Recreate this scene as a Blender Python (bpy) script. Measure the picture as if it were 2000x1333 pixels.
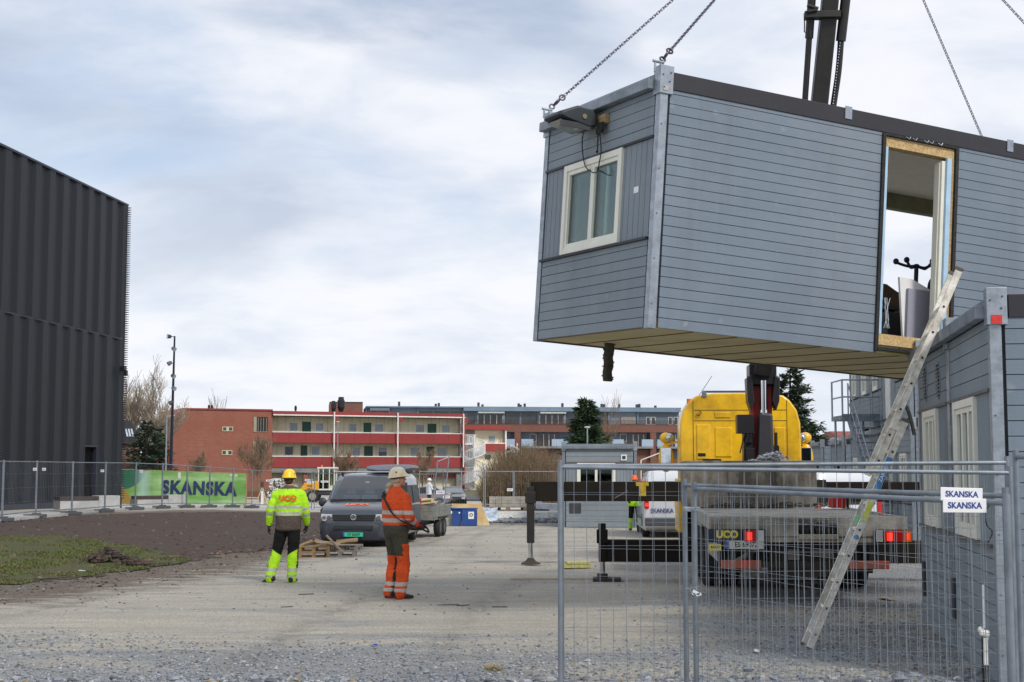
import bpy, bmesh, math, random
from mathutils import Vector, Matrix, noise
R = math.radians
for o in list(bpy.data.objects): bpy.data.objects.remove(o)
scene = bpy.context.scene
COL = scene.collection

# ---------------------------------------------------------------- camera
FPX, CX, CY, HC = 2800.0, 1000.0, 666.5, 1.8
PITCH = math.atan(250/2800)
cam = bpy.data.cameras.new('camera'); cam.sensor_width = 36; cam.lens = 36*FPX/2000
cam.clip_end = 6000; cam.clip_start = 0.1
camo = bpy.data.objects.new('camera', cam); COL.objects.link(camo)
camo.location = (0, 0, HC); camo.rotation_euler = (math.pi/2+PITCH, 0, 0)
scene.camera = camo
# ---------------------------------------------------------------- light and exposure
SUN_EL, SUN_AZ = R(42), R(142)      # azimuth clockwise from +Y: the sun stands behind the camera, to the right
sd = bpy.data.lights.new('sun', 'SUN'); sd.energy = 2.3; sd.angle = R(11); sd.color = (1, .95, .88)
so = bpy.data.objects.new('sun', sd); COL.objects.link(so)
dv = Vector((math.sin(SUN_AZ)*math.cos(SUN_EL), math.cos(SUN_AZ)*math.cos(SUN_EL), math.sin(SUN_EL)))
so.rotation_euler = dv.to_track_quat('Z', 'Y').to_euler(); so.location = dv*60
vs = scene.view_settings
vs.view_transform = 'Standard'; vs.look = 'None'; vs.gamma = 1; vs.exposure = 0.12; vs.use_curve_mapping = False

def S(r, g, b, a=1.0):
    f = lambda c: (c/12.92 if c <= .04045 else ((c+.055)/1.055)**2.4)
    return (f(r/255), f(g/255), f(b/255), a)

world = bpy.data.worlds.new("World"); scene.world = world; world.use_nodes = True
def build_world():
    nt = world.node_tree; N = nt.nodes; L = nt.links; N.clear()
    def n(t, **k):
        x = N.new(t)
        for a, b in k.items(): setattr(x, a, b)
        return x
    out = n('ShaderNodeOutputWorld'); bg = n('ShaderNodeBackground'); bg.inputs['Strength'].default_value = .1
    sky = n('ShaderNodeTexSky', sky_type='NISHITA', sun_disc=False, sun_elevation=SUN_EL, sun_rotation=SUN_AZ)
    tc = n('ShaderNodeTexCoord'); sx = n('ShaderNodeSeparateXYZ'); L.new(tc.outputs['Generated'], sx.inputs[0])
    mz = n('ShaderNodeMath', operation='ADD'); mz.inputs[1].default_value = .30; L.new(sx.outputs[2], mz.inputs[0])
    mx = n('ShaderNodeMath', operation='MAXIMUM'); mx.inputs[1].default_value = .06; L.new(mz.outputs[0], mx.inputs[0])
    dx = n('ShaderNodeMath', operation='DIVIDE'); dy = n('ShaderNodeMath', operation='DIVIDE')
    L.new(sx.outputs[0], dx.inputs[0]); L.new(mx.outputs[0], dx.inputs[1]); L.new(sx.outputs[1], dy.inputs[0]); L.new(mx.outputs[0], dy.inputs[1])
    cb = n('ShaderNodeCombineXYZ'); L.new(dx.outputs[0], cb.inputs[0]); L.new(dy.outputs[0], cb.inputs[1])
    def cloud(scale, loc, det, rough, dist, lo, hi, sc=(1, 1, 1)):
        mp = n('ShaderNodeMapping'); mp.inputs['Location'].default_value = loc; mp.inputs['Scale'].default_value = sc
        L.new(cb.outputs[0], mp.inputs[0])
        t = n('ShaderNodeTexNoise'); t.inputs['Scale'].default_value = scale; t.inputs['Detail'].default_value = det
        t.inputs['Roughness'].default_value = rough; t.inputs['Distortion'].default_value = dist; L.new(mp.outputs[0], t.inputs[0])
        r = n('ShaderNodeMapRange', interpolation_type='SMOOTHSTEP'); r.inputs['From Min'].default_value = lo; r.inputs['From Max'].default_value = hi
        L.new(t.outputs['Fac'], r.inputs['Value']); return r.outputs[0]
    def mix(f, a, b):
        m = n('ShaderNodeMix', data_type='RGBA')
        for s, v in ((m.inputs['Factor'], f), (m.inputs['A'], a), (m.inputs['B'], b)):
            if isinstance(v, (float, int)): s.default_value = v
            elif isinstance(v, tuple): s.default_value = v
            else: L.new(v, s)
        return m.outputs['Result']
    def k(r, g, b): c = S(r, g, b); return (c[0]*10, c[1]*10, c[2]*10, 1)
    cover = cloud(1.0, (3.1, 1.7, 0), 9, .58, .25, .26, .48)
    dark = cloud(.95, (7.6, 2.9, 0), 8, .55, .3, .49, .62, (1, 1.2, 1))
    fine = cloud(3.0, (1.3, 9.2, 0), 9, .58, .3, .40, .72, (1, 1.4, 1))
    blue = mix(.62, sky.outputs[0], k(194, 214, 242))
    white = mix(fine, k(238, 240, 246), k(210, 219, 234))
    c = mix(cover, blue, white)
    c = mix(dark, c, mix(fine, k(176, 190, 212), k(198, 209, 226)))
    # pale band towards the horizon
    hz = n('ShaderNodeMapRange', interpolation_type='SMOOTHSTEP'); hz.inputs['From Min'].default_value = .27; hz.inputs['From Max'].default_value = .0
    L.new(sx.outputs[2], hz.inputs['Value'])
    hm = n('ShaderNodeMath', operation='MULTIPLY'); hm.inputs[1].default_value = .72; L.new(hz.outputs[0], hm.inputs[0])
    c = mix(hm.outputs[0], c, mix(fine, k(243, 245, 249), k(222, 229, 240)))
    L.new(c, bg.inputs[0]); L.new(bg.outputs[0], out.inputs[0])
build_world()

# ---------------------------------------------------------------- measuring helpers
_c, _s = math.cos(PITCH), math.sin(PITCH)
def ray(px, py):
    x = (px-CX)/FPX; z = (CY-py)/FPX
    return Vector((x, _c-_s*z, _s+_c*z))
def W(px, py, D):
    r = ray(px, py); r = r*(D/r.y); return Vector((r.x, r.y, r.z+HC))
def sm(t): t = max(0, min(1, t)); return t*t*(3-2*t)
def gz(x, y):
    z = -.22*sm((y-24)/18)*sm((x+15)/6) - .6*sm((y-62)/32)
    z -= .22*sm((12.1-y)/1.2)
    z += .012*noise.noise(Vector((x*.35, y*.35, 0)))*sm((y-13)/3)
    return z
def G(px, py):
    r = ray(px, py); t = 15
    for i in range(60):
        z = gz(r.x*t, r.y*t); t = (z-HC)/r.z if r.z < -1e-4 else 400
        t = min(t, 400)
    return Vector((r.x*t, r.y*t, gz(r.x*t, r.y*t)))
class Face:
    """vertical plane through two image columns at known distances; measures (along, height) on it"""
    def __init__(s, pl, dl, pr, dr, z0=0):
        a = Vector(((pl-CX)/FPX*dl*_cf(), dl, 0)); b = Vector(((pr-CX)/FPX*dr*_cf(), dr, 0))
        s.o = a; s.u = (b-a).normalized(); s.len = (b-a).length; s.z0 = z0; s.n = Vector((s.u.y, -s.u.x, 0)) # towards camera
        s.rz = math.atan2(s.u.y, s.u.x)
    def loc(s, px, py, back=0.):
        r = ray(px, py); t = (s.o.dot(s.n)-back)/Vector((r.x, r.y, 0)).dot(s.n)
        p = r*t; return (Vector((p.x, p.y, 0))-s.o).dot(s.u), p.z+HC-s.z0
def _cf(): return 1.0

# ---------------------------------------------------------------- scene helpers
def tag(o, label=None, cat=None, group=None, kind=None):
    if label: o['label'] = label
    if cat: o['category'] = cat
    if group: o['group'] = group
    if kind or cat: o['kind'] = kind or 'thing'
    return o
def thing(name, label, cat, loc=(0, 0, 0), rz=0, group=None):
    o = bpy.data.objects.new(name, None); COL.objects.link(o); o.location = loc
    o.rotation_euler = (0, 0, rz); o.empty_display_size = .2
    return tag(o, label, cat, group)
def copy_tree(o, parent=None):
    c = o.copy(); COL.objects.link(c)
    if parent is not None: c.parent = parent
    for ch in [x for x in bpy.data.objects if x.parent is o]: copy_tree(ch, c)
    return c
class MB:
    def __init__(s): s.v = []; s.f = []; s.m = []
    def add(s, vs, fs, mi=0):
        b = len(s.v); s.v += [tuple(v) for v in vs]; s.f += [[b+i for i in f] for f in fs]; s.m += [mi]*len(fs); return s
    def bx(s, x0, x1, y0, y1, z0, z1, mi=0):
        return s.add([(x, y, z) for z in (z0, z1) for y in (y0, y1) for x in (x0, x1)],
                     [(0, 2, 3, 1), (4, 5, 7, 6), (0, 1, 5, 4), (2, 6, 7, 3), (0, 4, 6, 2), (1, 3, 7, 5)], mi)
    def ob(s, c, size, M=None, mi=0):
        c = Vector(c); M = M or Matrix.Identity(3); h = [q/2 for q in size]
        return s.add([c+M@Vector((a*h[0], b*h[1], d*h[2])) for d in (-1, 1) for b in (-1, 1) for a in (-1, 1)],
                     [(0, 2, 3, 1), (4, 5, 7, 6), (0, 1, 5, 4), (2, 6, 7, 3), (0, 4, 6, 2), (1, 3, 7, 5)], mi)
    def beam(s, p0, p1, w, h, mi=0, up=(0, 0, 1)):
        p0, p1 = Vector(p0), Vector(p1); d = p1-p0; y = d.normalized(); x = y.cross(Vector(up))
        x = x.normalized() if x.length > 1e-4 else Vector((1, 0, 0)); z = x.cross(y)
        return s.ob((p0+p1)/2, (w, d.length, h), Matrix((x, y, z)).transposed(), mi)
    def ring(s, c, ax, r, n, ry=None, ref=None):
        ax = Vector(ax).normalized(); a = Vector(ref) if ref else (Vector((0, 0, 1)) if abs(ax.z) < .9 else Vector((1, 0, 0)))
        u = ax.cross(a).normalized(); w = ax.cross(u).normalized(); ry = ry or r
        return [Vector(c)+u*math.cos(2*math.pi*i/n)*r+w*math.sin(2*math.pi*i/n)*ry for i in range(n)]
    def cyl(s, p0, p1, r0, r1=None, n=12, mi=0, caps=True):
        r1 = r0 if r1 is None else r1; p0, p1 = Vector(p0), Vector(p1); d = p1-p0
        return s.loft([s.ring(p0, d, r0, n), s.ring(p1, d, r1, n)], mi, caps)
    def loft(s, rings, mi=0, caps=True):
        n = len(rings[0]); vs = [v for r in rings for v in r]; fs = []
        for k in range(len(rings)-1):
            for i in range(n):
                j = (i+1) % n; fs.append((k*n+i, k*n+j, (k+1)*n+j, (k+1)*n+i))
        if caps: fs.append(tuple(range(n))[::-1]); fs.append(tuple((len(rings)-1)*n+i for i in range(n)))
        return s.add(vs, fs, mi)
    def path(s, pts, r, n=6, mi=0, r1=None):
        pts = [Vector(p) for p in pts]; rs = []
        for i, p in enumerate(pts):
            d = pts[min(i+1, len(pts)-1)]-pts[max(i-1, 0)]
            t = i/(len(pts)-1); rr = r if r1 is None else r+(r1-r)*t
            rs.append(s.ring(p, d, rr, n))
        return s.loft(rs, mi)
    def prism(s, pts, off, mi=0):
        off = Vector(off); a = [Vector(p) for p in pts]; n = len(a)
        fs = [tuple(range(n)), tuple(range(2*n-1, n-1, -1))]+[(i, (i+1) % n, n+(i+1) % n, n+i)[::-1] for i in range(n)]
        return s.add(a+[p+off for p in a], fs, mi)
    def xz(s, pts, y0, y1, mi=0): return s.prism([(x, y0, z) for x, z in pts], (0, y1-y0, 0), mi)
    def yz(s, pts, x0, x1, mi=0): return s.prism([(x0, y, z) for y, z in pts], (x1-x0, 0, 0), mi)
    def xy(s, pts, z0, z1, mi=0): return s.prism([(x, y, z0) for x, y in pts], (0, 0, z1-z0), mi)
    def ball(s, c, r, mi=0, nu=12, nv=8, M=None):
        r = (r, r, r) if isinstance(r, (int, float)) else r; c = Vector(c); M = M or Matrix.Identity(3); vs = []; fs = []
        for j in range(1, nv):
            for i in range(nu):
                a = 2*math.pi*i/nu; b = math.pi*j/nv
                vs.append(c+M@Vector((r[0]*math.sin(b)*math.cos(a), r[1]*math.sin(b)*math.sin(a), r[2]*math.cos(b))))
        t = len(vs); vs += [c+M@Vector((0, 0, r[2])), c+M@Vector((0, 0, -r[2]))]
        for j in range(nv-2):
            for i in range(nu):
                k = (i+1) % nu; fs.append((j*nu+i, (j+1)*nu+i, (j+1)*nu+k, j*nu+k))
        for i in range(nu):
            k = (i+1) % nu; fs.append((t, i, k)); fs.append((t+1, (nv-2)*nu+k, (nv-2)*nu+i))
        return s.add(vs, fs, mi)
    def disc(s, c, ax, r, n=20, mi=0): return s.add(s.ring(c, ax, r, n), [tuple(range(n))], mi)
    def torus(s, c, ax, r, t, n=16, k=6, mi=0, sx=1):
        ax = Vector(ax).normalized(); base = s.ring((0, 0, 0), ax, 1, n); vs = []; fs = []
        b2 = s.ring((0, 0, 0), ax, 1, n)
        for i in range(n):
            d = b2[i]
            for j in range(k):
                a = 2*math.pi*j/k; vs.append(Vector(c)+d*(r+t*math.cos(a))+ax*t*math.sin(a))
        for i in range(n):
            for j in range(k): fs.append((i*k+j, ((i+1) % n)*k+j, ((i+1) % n)*k+(j+1) % k, i*k+(j+1) % k))
        return s.add(vs, fs, mi)
    def build(s, name, mats, parent=None, smooth=None, bevel=0, fix=True):
        me = bpy.data.meshes.new(name); me.from_pydata(s.v, [], s.f)
        for m in (mats if isinstance(mats, (list, tuple)) else [mats]): me.materials.append(m)
        me.polygons.foreach_set('material_index', s.m)
        if fix and len(s.f) < 60000:
            b = bmesh.new(); b.from_mesh(me); bmesh.ops.recalc_face_normals(b, faces=b.faces); b.to_mesh(me); b.free()
        if smooth:
            me.polygons.foreach_set('use_smooth', [True]*len(me.polygons))
            try: me.set_sharp_from_angle(angle=R(smooth))
            except Exception: pass
        me.update()
        o = bpy.data.objects.new(name, me); COL.objects.link(o)
        if parent is not None: o.parent = parent
        if bevel:
            md = o.modifiers.new('bevel', 'BEVEL'); md.width = bevel; md.segments = 2; md.limit_method = 'ANGLE'; md.angle_limit = R(35)
        return o
def each(mb, name, mats, parent=None, bevel=0):
    """every box of the builder as a part of its own"""
    for k in range(len(mb.v)//8):
        q = MB(); q.v = mb.v[k*8:k*8+8]; q.f = [[i-k*8 for i in f] for f in mb.f[k*6:k*6+6]]; q.m = mb.m[k*6:k*6+6]; q.build(name, mats, parent, bevel=bevel)
def text(name, s, size, m, parent, loc, rot, bold=.0, depth=.002, align='CENTER', sx=1.0, shear=0, sp=1.0):
    cu = bpy.data.curves.new(name, 'FONT'); cu.body = s; cu.size = size; cu.align_x = align; cu.align_y = 'CENTER'
    cu.offset = bold*size; cu.extrude = depth; cu.shear = shear; cu.space_character = sp; cu.resolution_u = 4
    t = bpy.data.objects.new(name+'_tmp', cu); COL.objects.link(t)
    dg = bpy.context.evaluated_depsgraph_get(); dg.update()
    me = bpy.data.meshes.new_from_object(t.evaluated_get(dg)); bpy.data.objects.remove(t)
    me.name = name; me.materials.clear(); me.materials.append(m)
    for p in me.polygons: p.material_index = 0
    o = bpy.data.objects.new(name, me); COL.objects.link(o)
    if parent is not None: o.parent = parent
    o.location = loc; o.rotation_euler = rot; o.scale = (sx, 1, 1)
    return o

# ---------------------------------------------------------------- materials
_mats = {}
class NT:
    def __init__(s, m):
        s.m = m; m.use_nodes = True; s.nt = m.node_tree; s.N = s.nt.nodes; s.L = s.nt.links
        s.b = s.N['Principled BSDF']; s.tc = s.N.new('ShaderNodeTexCoord')
    def n(s, t, **k):
        x = s.N.new(t)
        for a, b in k.items(): setattr(x, a, b)
        return x
    def setv(s, sock, v):
        if isinstance(v, (float, int, tuple)): sock.default_value = v
        else: s.L.new(v, sock)
    def map(s, sc, loc=(0, 0, 0), rot=(0, 0, 0), src='Object'):
        mp = s.n('ShaderNodeMapping'); mp.inputs['Scale'].default_value = sc; mp.inputs['Location'].default_value = loc
        mp.inputs['Rotation'].default_value = rot; s.L.new(s.tc.outputs[src], mp.inputs[0]); return mp.outputs[0]
    def noise(s, scale, det=4, rough=.6, sc=(1, 1, 1), lo=.3, hi=.7, dist=0, src='Object', loc=(0, 0, 0)):
        t = s.n('ShaderNodeTexNoise'); t.inputs['Scale'].default_value = scale; t.inputs['Detail'].default_value = det
        t.inputs['Roughness'].default_value = rough; t.inputs['Distortion'].default_value = dist
        s.L.new(s.map(sc, loc, src=src), t.inputs[0]); return s.rng(t.outputs['Fac'], lo, hi)
    def voro(s, scale, feat='F1', out='Distance', sc=(1, 1, 1)):
        t = s.n('ShaderNodeTexVoronoi', feature=feat); t.inputs['Scale'].default_value = scale; s.L.new(s.map(sc), t.inputs[0]); return t.outputs[out]
    def rng(s, v, lo, hi, a=0., b=1.):
        r = s.n('ShaderNodeMapRange'); s.L.new(v, r.inputs['Value'])
        r.inputs['From Min'].default_value = lo; r.inputs['From Max'].default_value = hi; r.inputs['To Min'].default_value = a; r.inputs['To Max'].default_value = b
        return r.outputs[0]
    def mix(s, f, a, b, bt='MIX'):
        m = s.n('ShaderNodeMix', data_type='RGBA', blend_type=bt); s.setv(m.inputs['Factor'], f); s.setv(m.inputs['A'], a); s.setv(m.inputs['B'], b); return m.outputs['Result']
    def math(s, op, a, b=0.):
        m = s.n('ShaderNodeMath', operation=op); s.setv(m.inputs[0], a); s.setv(m.inputs[1], b); return m.outputs[0]
    def bump(s, h, st=.3, d=.02):
        b = s.n('ShaderNodeBump'); b.inputs['Strength'].default_value = st; b.inputs['Distance'].default_value = d; s.L.new(h, b.inputs['Height'])
        s.L.new(b.outputs[0], s.b.inputs['Normal']); return b
    def attr(s, name): a = s.n('ShaderNodeAttribute', attribute_name=name); return a.outputs['Fac']
def scale_c(c, k): return (min(1, c[0]*k), min(1, c[1]*k), min(1, c[2]*k), 1)
def M(name, c, rough=.6, metal=0., var=.18, scale=6, sc=(1, 1, 1), bump=0., bs=60, c2=None, lo=.35, hi=.65, spec=None, coat=0, emit=0):
    if name in _mats: return _mats[name]
    m = bpy.data.materials.new(name); t = NT(m); c = tuple(c[:3])+(1,); c2 = tuple(c2[:3])+(1,) if c2 else None
    t.b.inputs['Roughness'].default_value = rough; t.b.inputs['Metallic'].default_value = metal
    if spec is not None: t.b.inputs['Specular IOR Level'].default_value = spec
    if coat: t.b.inputs['Coat Weight'].default_value = coat; t.b.inputs['Coat Roughness'].default_value = .08
    nz = t.noise(scale, 6, .65, sc, lo, hi)
    t.L.new(t.mix(nz, scale_c(c, 1+var*.6), c2 if c2 else scale_c(c, 1-var)), t.b.inputs['Base Color'])
    t.L.new(t.math('ADD', t.math('MULTIPLY', nz, .12), rough-.06), t.b.inputs['Roughness'])
    if bump: t.bump(t.noise(bs, 4, .6, sc), bump, .01)
    if emit: t.b.inputs['Emission Color'].default_value = c; t.b.inputs['Emission Strength'].default_value = emit
    _mats[name] = m; return m
def glass(name, tint, a=.25, rough=.03):
    if name in _mats: return _mats[name]
    m = bpy.data.materials.new(name); t = NT(m)
    t.N.remove(t.b); out = t.N['Material Output']
    gl = t.n('ShaderNodeBsdfGlossy'); gl.inputs['Roughness'].default_value = rough; gl.inputs['Color'].default_value = (.9, .95, 1, 1)
    tr = t.n('ShaderNodeBsdfTransparent'); tr.inputs['Color'].default_value = tint
    fr = t.n('ShaderNodeFresnel'); fr.inputs['IOR'].default_value = 1.5
    mx = t.n('ShaderNodeMixShader'); f = t.math('ADD', t.math('MULTIPLY', fr.outputs[0], .8), a)
    t.L.new(f, mx.inputs[0]); t.L.new(tr.outputs[0], mx.inputs[1]); t.L.new(gl.outputs[0], mx.inputs[2]); t.L.new(mx.outputs[0], out.inputs[0])
    _mats[name] = m; return m
galv = M('galvanised_steel', S(158, 166, 174), .42, .7, .25, 9, bump=.1, bs=30)
galv_d = M('weathered_galvanised_steel', S(132, 140, 148), .5, .55, .25, 4, bump=.08)
alu = M('aluminium', S(190, 192, 192), .4, .75, .2, 12)
black = M('black_paint', (.012, .012, .014), .45, 0, .3, 5)
blackr = M('black_rubber', (.018, .018, .018), .8, 0, .3, 12, bump=.3)
dgrey = M('dark_grey_metal', (.05, .053, .06), .5, .2, .3, 4)
whitep = M('white_paint', (.72, .71, .66), .5, 0, .08, 3)
white = M('white_plastic', (.8, .8, .8), .4, 0, .05, 3)
concrete = M('concrete', (.36, .36, .35), .9, 0, .25, 3, bump=.3)
chrome = M('chromed_rod', (.75, .76, .78), .12, 1, .1, 3)
woodc = M('raw_wood', S(176, 148, 108), .75, 0, .3, 4, sc=(1, 1, 8), bump=.2)
woodold = M('weathered_wood', S(135, 120, 100), .85, 0, .35, 5, bump=.25)
ply = M('plywood', S(205, 180, 130), .7, 0, .15, 2, sc=(1, 1, 4))
glassd = glass('window_glass', (.52, .62, .57, 1), .0)
glassv = glass('vehicle_glass', (.35, .4, .42, 1), .1)
blued = M('dark_blue_lettering', S(38, 52, 110), .5, 0, .1)
redp = M('red_paint', S(190, 40, 30), .5, 0, .15)
dark_in = M('dark_interior', (.02, .02, .022), .8, 0, .3)
# ================================================================ GROUND
def gravel_mat():
    m = bpy.data.materials.new('gravel_ground'); t = NT(m)
    dust = t.attr('dust'); near = t.attr('near')
    vc = t.voro(38, 'F1', 'Color'); vd = t.voro(38, 'F1', 'Distance'); vc2 = t.voro(105, 'F1', 'Color')
    sep = t.n('ShaderNodeSeparateColor'); t.L.new(vc, sep.inputs[0]); sep2 = t.n('ShaderNodeSeparateColor'); t.L.new(vc2, sep2.inputs[0])
    g1 = t.mix(sep.outputs[0], S(142, 146, 152), S(196, 197, 197)); g1 = t.mix(t.rng(sep.outputs[1], .86, 1), g1, S(205, 205, 203))
    g2 = t.mix(sep2.outputs[0], S(150, 152, 154), S(202, 201, 197))
    gr = t.mix(.5, g1, g2)
    gr = t.mix(t.rng(vd, .25, .75, 0, .32), gr, S(100, 102, 105))
    big = t.noise(.42, 8, .72, (.55, 1.5, 1), .38, .60, .6)
    st = t.noise(1.0, 8, .7, (.35, 3.2, 1), .36, .64, .6)
    tan = t.mix(st, S(236, 227, 208), S(202, 196, 184)); tan = t.mix(t.noise(30, 4, .7, lo=.35, hi=.65), tan, S(176, 168, 154)); tan = t.mix(t.rng(sep2.outputs[1], .80, .95, 0, .7), tan, S(116, 116, 116)); tan = t.mix(t.rng(sep2.outputs[2], .85, .97, 0, .8), tan, S(218, 214, 204))
    f = t.math('ADD', t.math('MULTIPLY', dust, 1.25), t.math('MULTIPLY', t.math('SUBTRACT', big, .5), 1.25))
    f = t.rng(f, .35, .95)
    f = t.math('MULTIPLY', f, t.rng(st, 0, 1, 1.0, .82)); f = t.math('MULTIPLY', f, t.noise(7, 6, .75, (.6, 1.6, 1), .20, .38))
    col = t.mix(f, gr, tan)
    brown = t.noise(.8, 6, .7, (1, 1.5, 1), .60, .74, .4, loc=(5, 3, 0))
    col = t.mix(t.math('MULTIPLY', brown, .45), col, S(142, 126, 104))
    mud = t.rng(t.math('ADD', t.attr('mud'), t.math('MULTIPLY', t.math('SUBTRACT', t.noise(1.6, 8, .75, (.5, 2, 1)), .5), .9)), .35, .75); col = t.mix(mud, col, t.mix(t.noise(9, 6, .7), S(98, 86, 76), S(142, 131, 117)))
    col = t.mix(t.noise(.25, 5, .6, (.7, 1.5, 1), .5, .8, .4, loc=(9, 1, 0)), col, t.mix(.4, col, S(105, 108, 112)))
    rut = t.attr('rut'); col = t.mix(t.math('MULTIPLY', rut, t.noise(2.5, 5, .7, (2, .7, 1), .35, .6)), col, scale_c(S(150, 146, 138), .72))
    t.L.new(col, t.b.inputs['Base Color']); t.b.inputs['Roughness'].default_value = .92; t.b.inputs['Specular IOR Level'].default_value = .25
    h = t.math('ADD', t.math('MULTIPLY', t.math('SUBTRACT', 1., vd), t.math('SUBTRACT', 1.15, f)), t.math('MULTIPLY', st, .8))
    h = t.math('ADD', h, t.math('MULTIPLY', t.noise(12, 5, .7), 1.1))
    t.bump(h, 1.0, .04)
    return m
def soil_mat():
    m = bpy.data.materials.new('bare_soil'); t = NT(m)
    a = t.noise(3, 8, .7, (.6, 2, 1), .35, .65, .3); b = t.noise(22, 6, .75)
    c = t.mix(a, S(92, 70, 61), S(60, 46, 40)); c = t.mix(t.math('MULTIPLY', b, .45), c, S(112, 96, 88))
    c = t.mix(t.noise(.5, 4, .6, lo=.45, hi=.7), c, S(84, 76, 66))
    t.L.new(c, t.b.inputs['Base Color']); t.b.inputs['Roughness'].default_value = .95
    t.bump(t.math('ADD', b, a), .9, .05); return m
def grass_mat(name, c1, c2):
    m = bpy.data.materials.new(name); t = NT(m)
    a = t.noise(1.3, 7, .7, lo=.4, hi=.62); b = t.noise(40, 4, .7)
    c = t.mix(a, c1, c2); c = t.mix(t.math('MULTIPLY', b, .5), c, scale_c(c1, .5)); c = t.mix(t.noise(.7, 6, .75, lo=.5, hi=.72, loc=(4, 4, 0)), c, S(96, 80, 60))
    t.L.new(c, t.b.inputs['Base Color']); t.b.inputs['Roughness'].default_value = .9; t.bump(b, .8, .04); return m

def fan(name, rows, cols, test, lift, mats, kind='structure', attrs=None, a0=-34, a1=34):
    vs = []; fs = []; idx = {}
    pos = [[None]*(cols+1) for _ in rows]
    for i, d in enumerate(rows):
        for j in range(cols+1):
            a = R(a0+(a1-a0)*j/cols); x = d*math.tan(a); pos[i][j] = (x, d)
    keep = lambda x, y: test is None or test(x, y)
    for i in range(len(rows)-1):
        for j in range(cols):
            q = [pos[i][j], pos[i][j+1], pos[i+1][j+1], pos[i+1][j]]
            cx = sum(p[0] for p in q)/4; cy = sum(p[1] for p in q)/4
            if not keep(cx, cy): continue
            f = []
            for (ii, jj) in ((i, j), (i, j+1), (i+1, j+1), (i+1, j)):
                if (ii, jj) not in idx:
                    x, y = pos[ii][jj]; idx[(ii, jj)] = len(vs); vs.append((x, y, gz(x, y)+lift(x, y)))
                f.append(idx[(ii, jj)])
            fs.append(f)
    me = bpy.data.meshes.new(name); me.from_pydata(vs, [], fs)
    for m in mats: me.materials.append(m)
    me.polygons.foreach_set('use_smooth', [True]*len(me.polygons))
    for an, fn in (attrs or {}).items():
        at = me.attributes.new(an, 'FLOAT', 'POINT'); at.data.foreach_set('value', [fn(v[0], v[1]) for v in vs])
    o = bpy.data.objects.new(name, me); COL.objects.link(o); o['kind'] = kind; return o
def geo(a, b, n): return [a*(b/a)**(i/n) for i in range(n+1)]
def inpoly(x, y, P):
    c = False; n = len(P)
    for i in range(n):
        x1, y1 = P[i]; x2, y2 = P[(i+1) % n]
        if (y1 > y) != (y2 > y) and x < (x2-x1)*(y-y1)/(y2-y1)+x1: c = not c
    return c
def wp(*pp): return [tuple(G(a, b)[:2]) for a, b in pp]
GRASS = wp((0, 1048), (100, 1052), (200, 1062), (320, 1080), (365, 1094), (300, 1108), (200, 1120), (100, 1134), (0, 1146)) + [(-16, 20), (-24, 26), (-26, 40)]
SOIL = wp((330, 1100), (460, 1082), (560, 1076), (640, 1060), (700, 1028), (720, 1010), (640, 1002), (470, 1001), (380, 1001), (240, 1004), (100, 1011), (0, 1020)) + [(-24, 44), (-26, 36), (-22, 22), (-14.5, 20.5), (-7.6, 23.2)]
def nz(x, y, s=1.): return noise.noise(Vector((x*s, y*s, 3.3)))
def dustf(x, y):
    # packed pale track: crosses the middle ground, fades to grey stone near the camera and round the truck
    u = sm((y-13.6-2.6*nz(x*.7, y, .35)-.8*nz(x, y, 1.1))/3.4)
    u *= 1-.85*sm((x-0.6-.06*(y-18)+1.2*nz(x, y, .25))/2.2)*(1-sm((y-30)/14))
    return max(0, min(1, .26+u*.66+.10*nz(x, y, 1.1)))
def segd(x, y, P):
    b = 99
    for i in range(len(P)):
        (x1, y1), (x2, y2) = P[i], P[(i+1) % len(P)]; dx, dy = x2-x1, y2-y1; t = max(0, min(1, ((x-x1)*dx+(y-y1)*dy)/(dx*dx+dy*dy+1e-9)))
        b = min(b, math.hypot((x-x1-dx*t), (y-y1-dy*t)*.6))
    return b
def mudf(x, y):
    if y > 75 or x > 4: return 0
    return max(0, 1.15-segd(x, y, SOIL)/3.2, 1.15-segd(x, y, GRASS)/3.4)
def rutf(x, y):
    # wheel tracks of lorries that curve from the lower left to the yard's middle
    if y > 60 or y < 13: return 0
    b = 0
    for (x0, k, ph) in ((-6.5, .16, 0), (-8.4, .16, 0), (-2.2, .05, 1), (-.4, .05, 1), (-10.5, .30, 2), (-12.3, .30, 2)):
        c = x0+k*(y-14)+.35*math.sin(y*.23+ph); b = max(b, math.exp(-((x-c)/.2)**2)*(.35+.65*sm(.5+nz(x, y, .45))))
    return b*.6
rows = geo(6, 11, 14)[:-1]+geo(11, 40, 330)[:-1]+geo(40, 130, 110)[:-1]+geo(130, 3000, 30)
def glift(x, y):
    r = .0
    if y < 60:
        r += .012*noise.noise(Vector((x*1.4, y*2.6, 1)))-.022*rutf(x, y)+.006*noise.noise(Vector((x*5, y*9, 2)))
    return r
ground = fan('ground', rows, 300, None, glift, [gravel_mat()], attrs={'dust': dustf, 'near': lambda x, y: 0, 'mud': mudf, 'rut': rutf})
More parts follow.
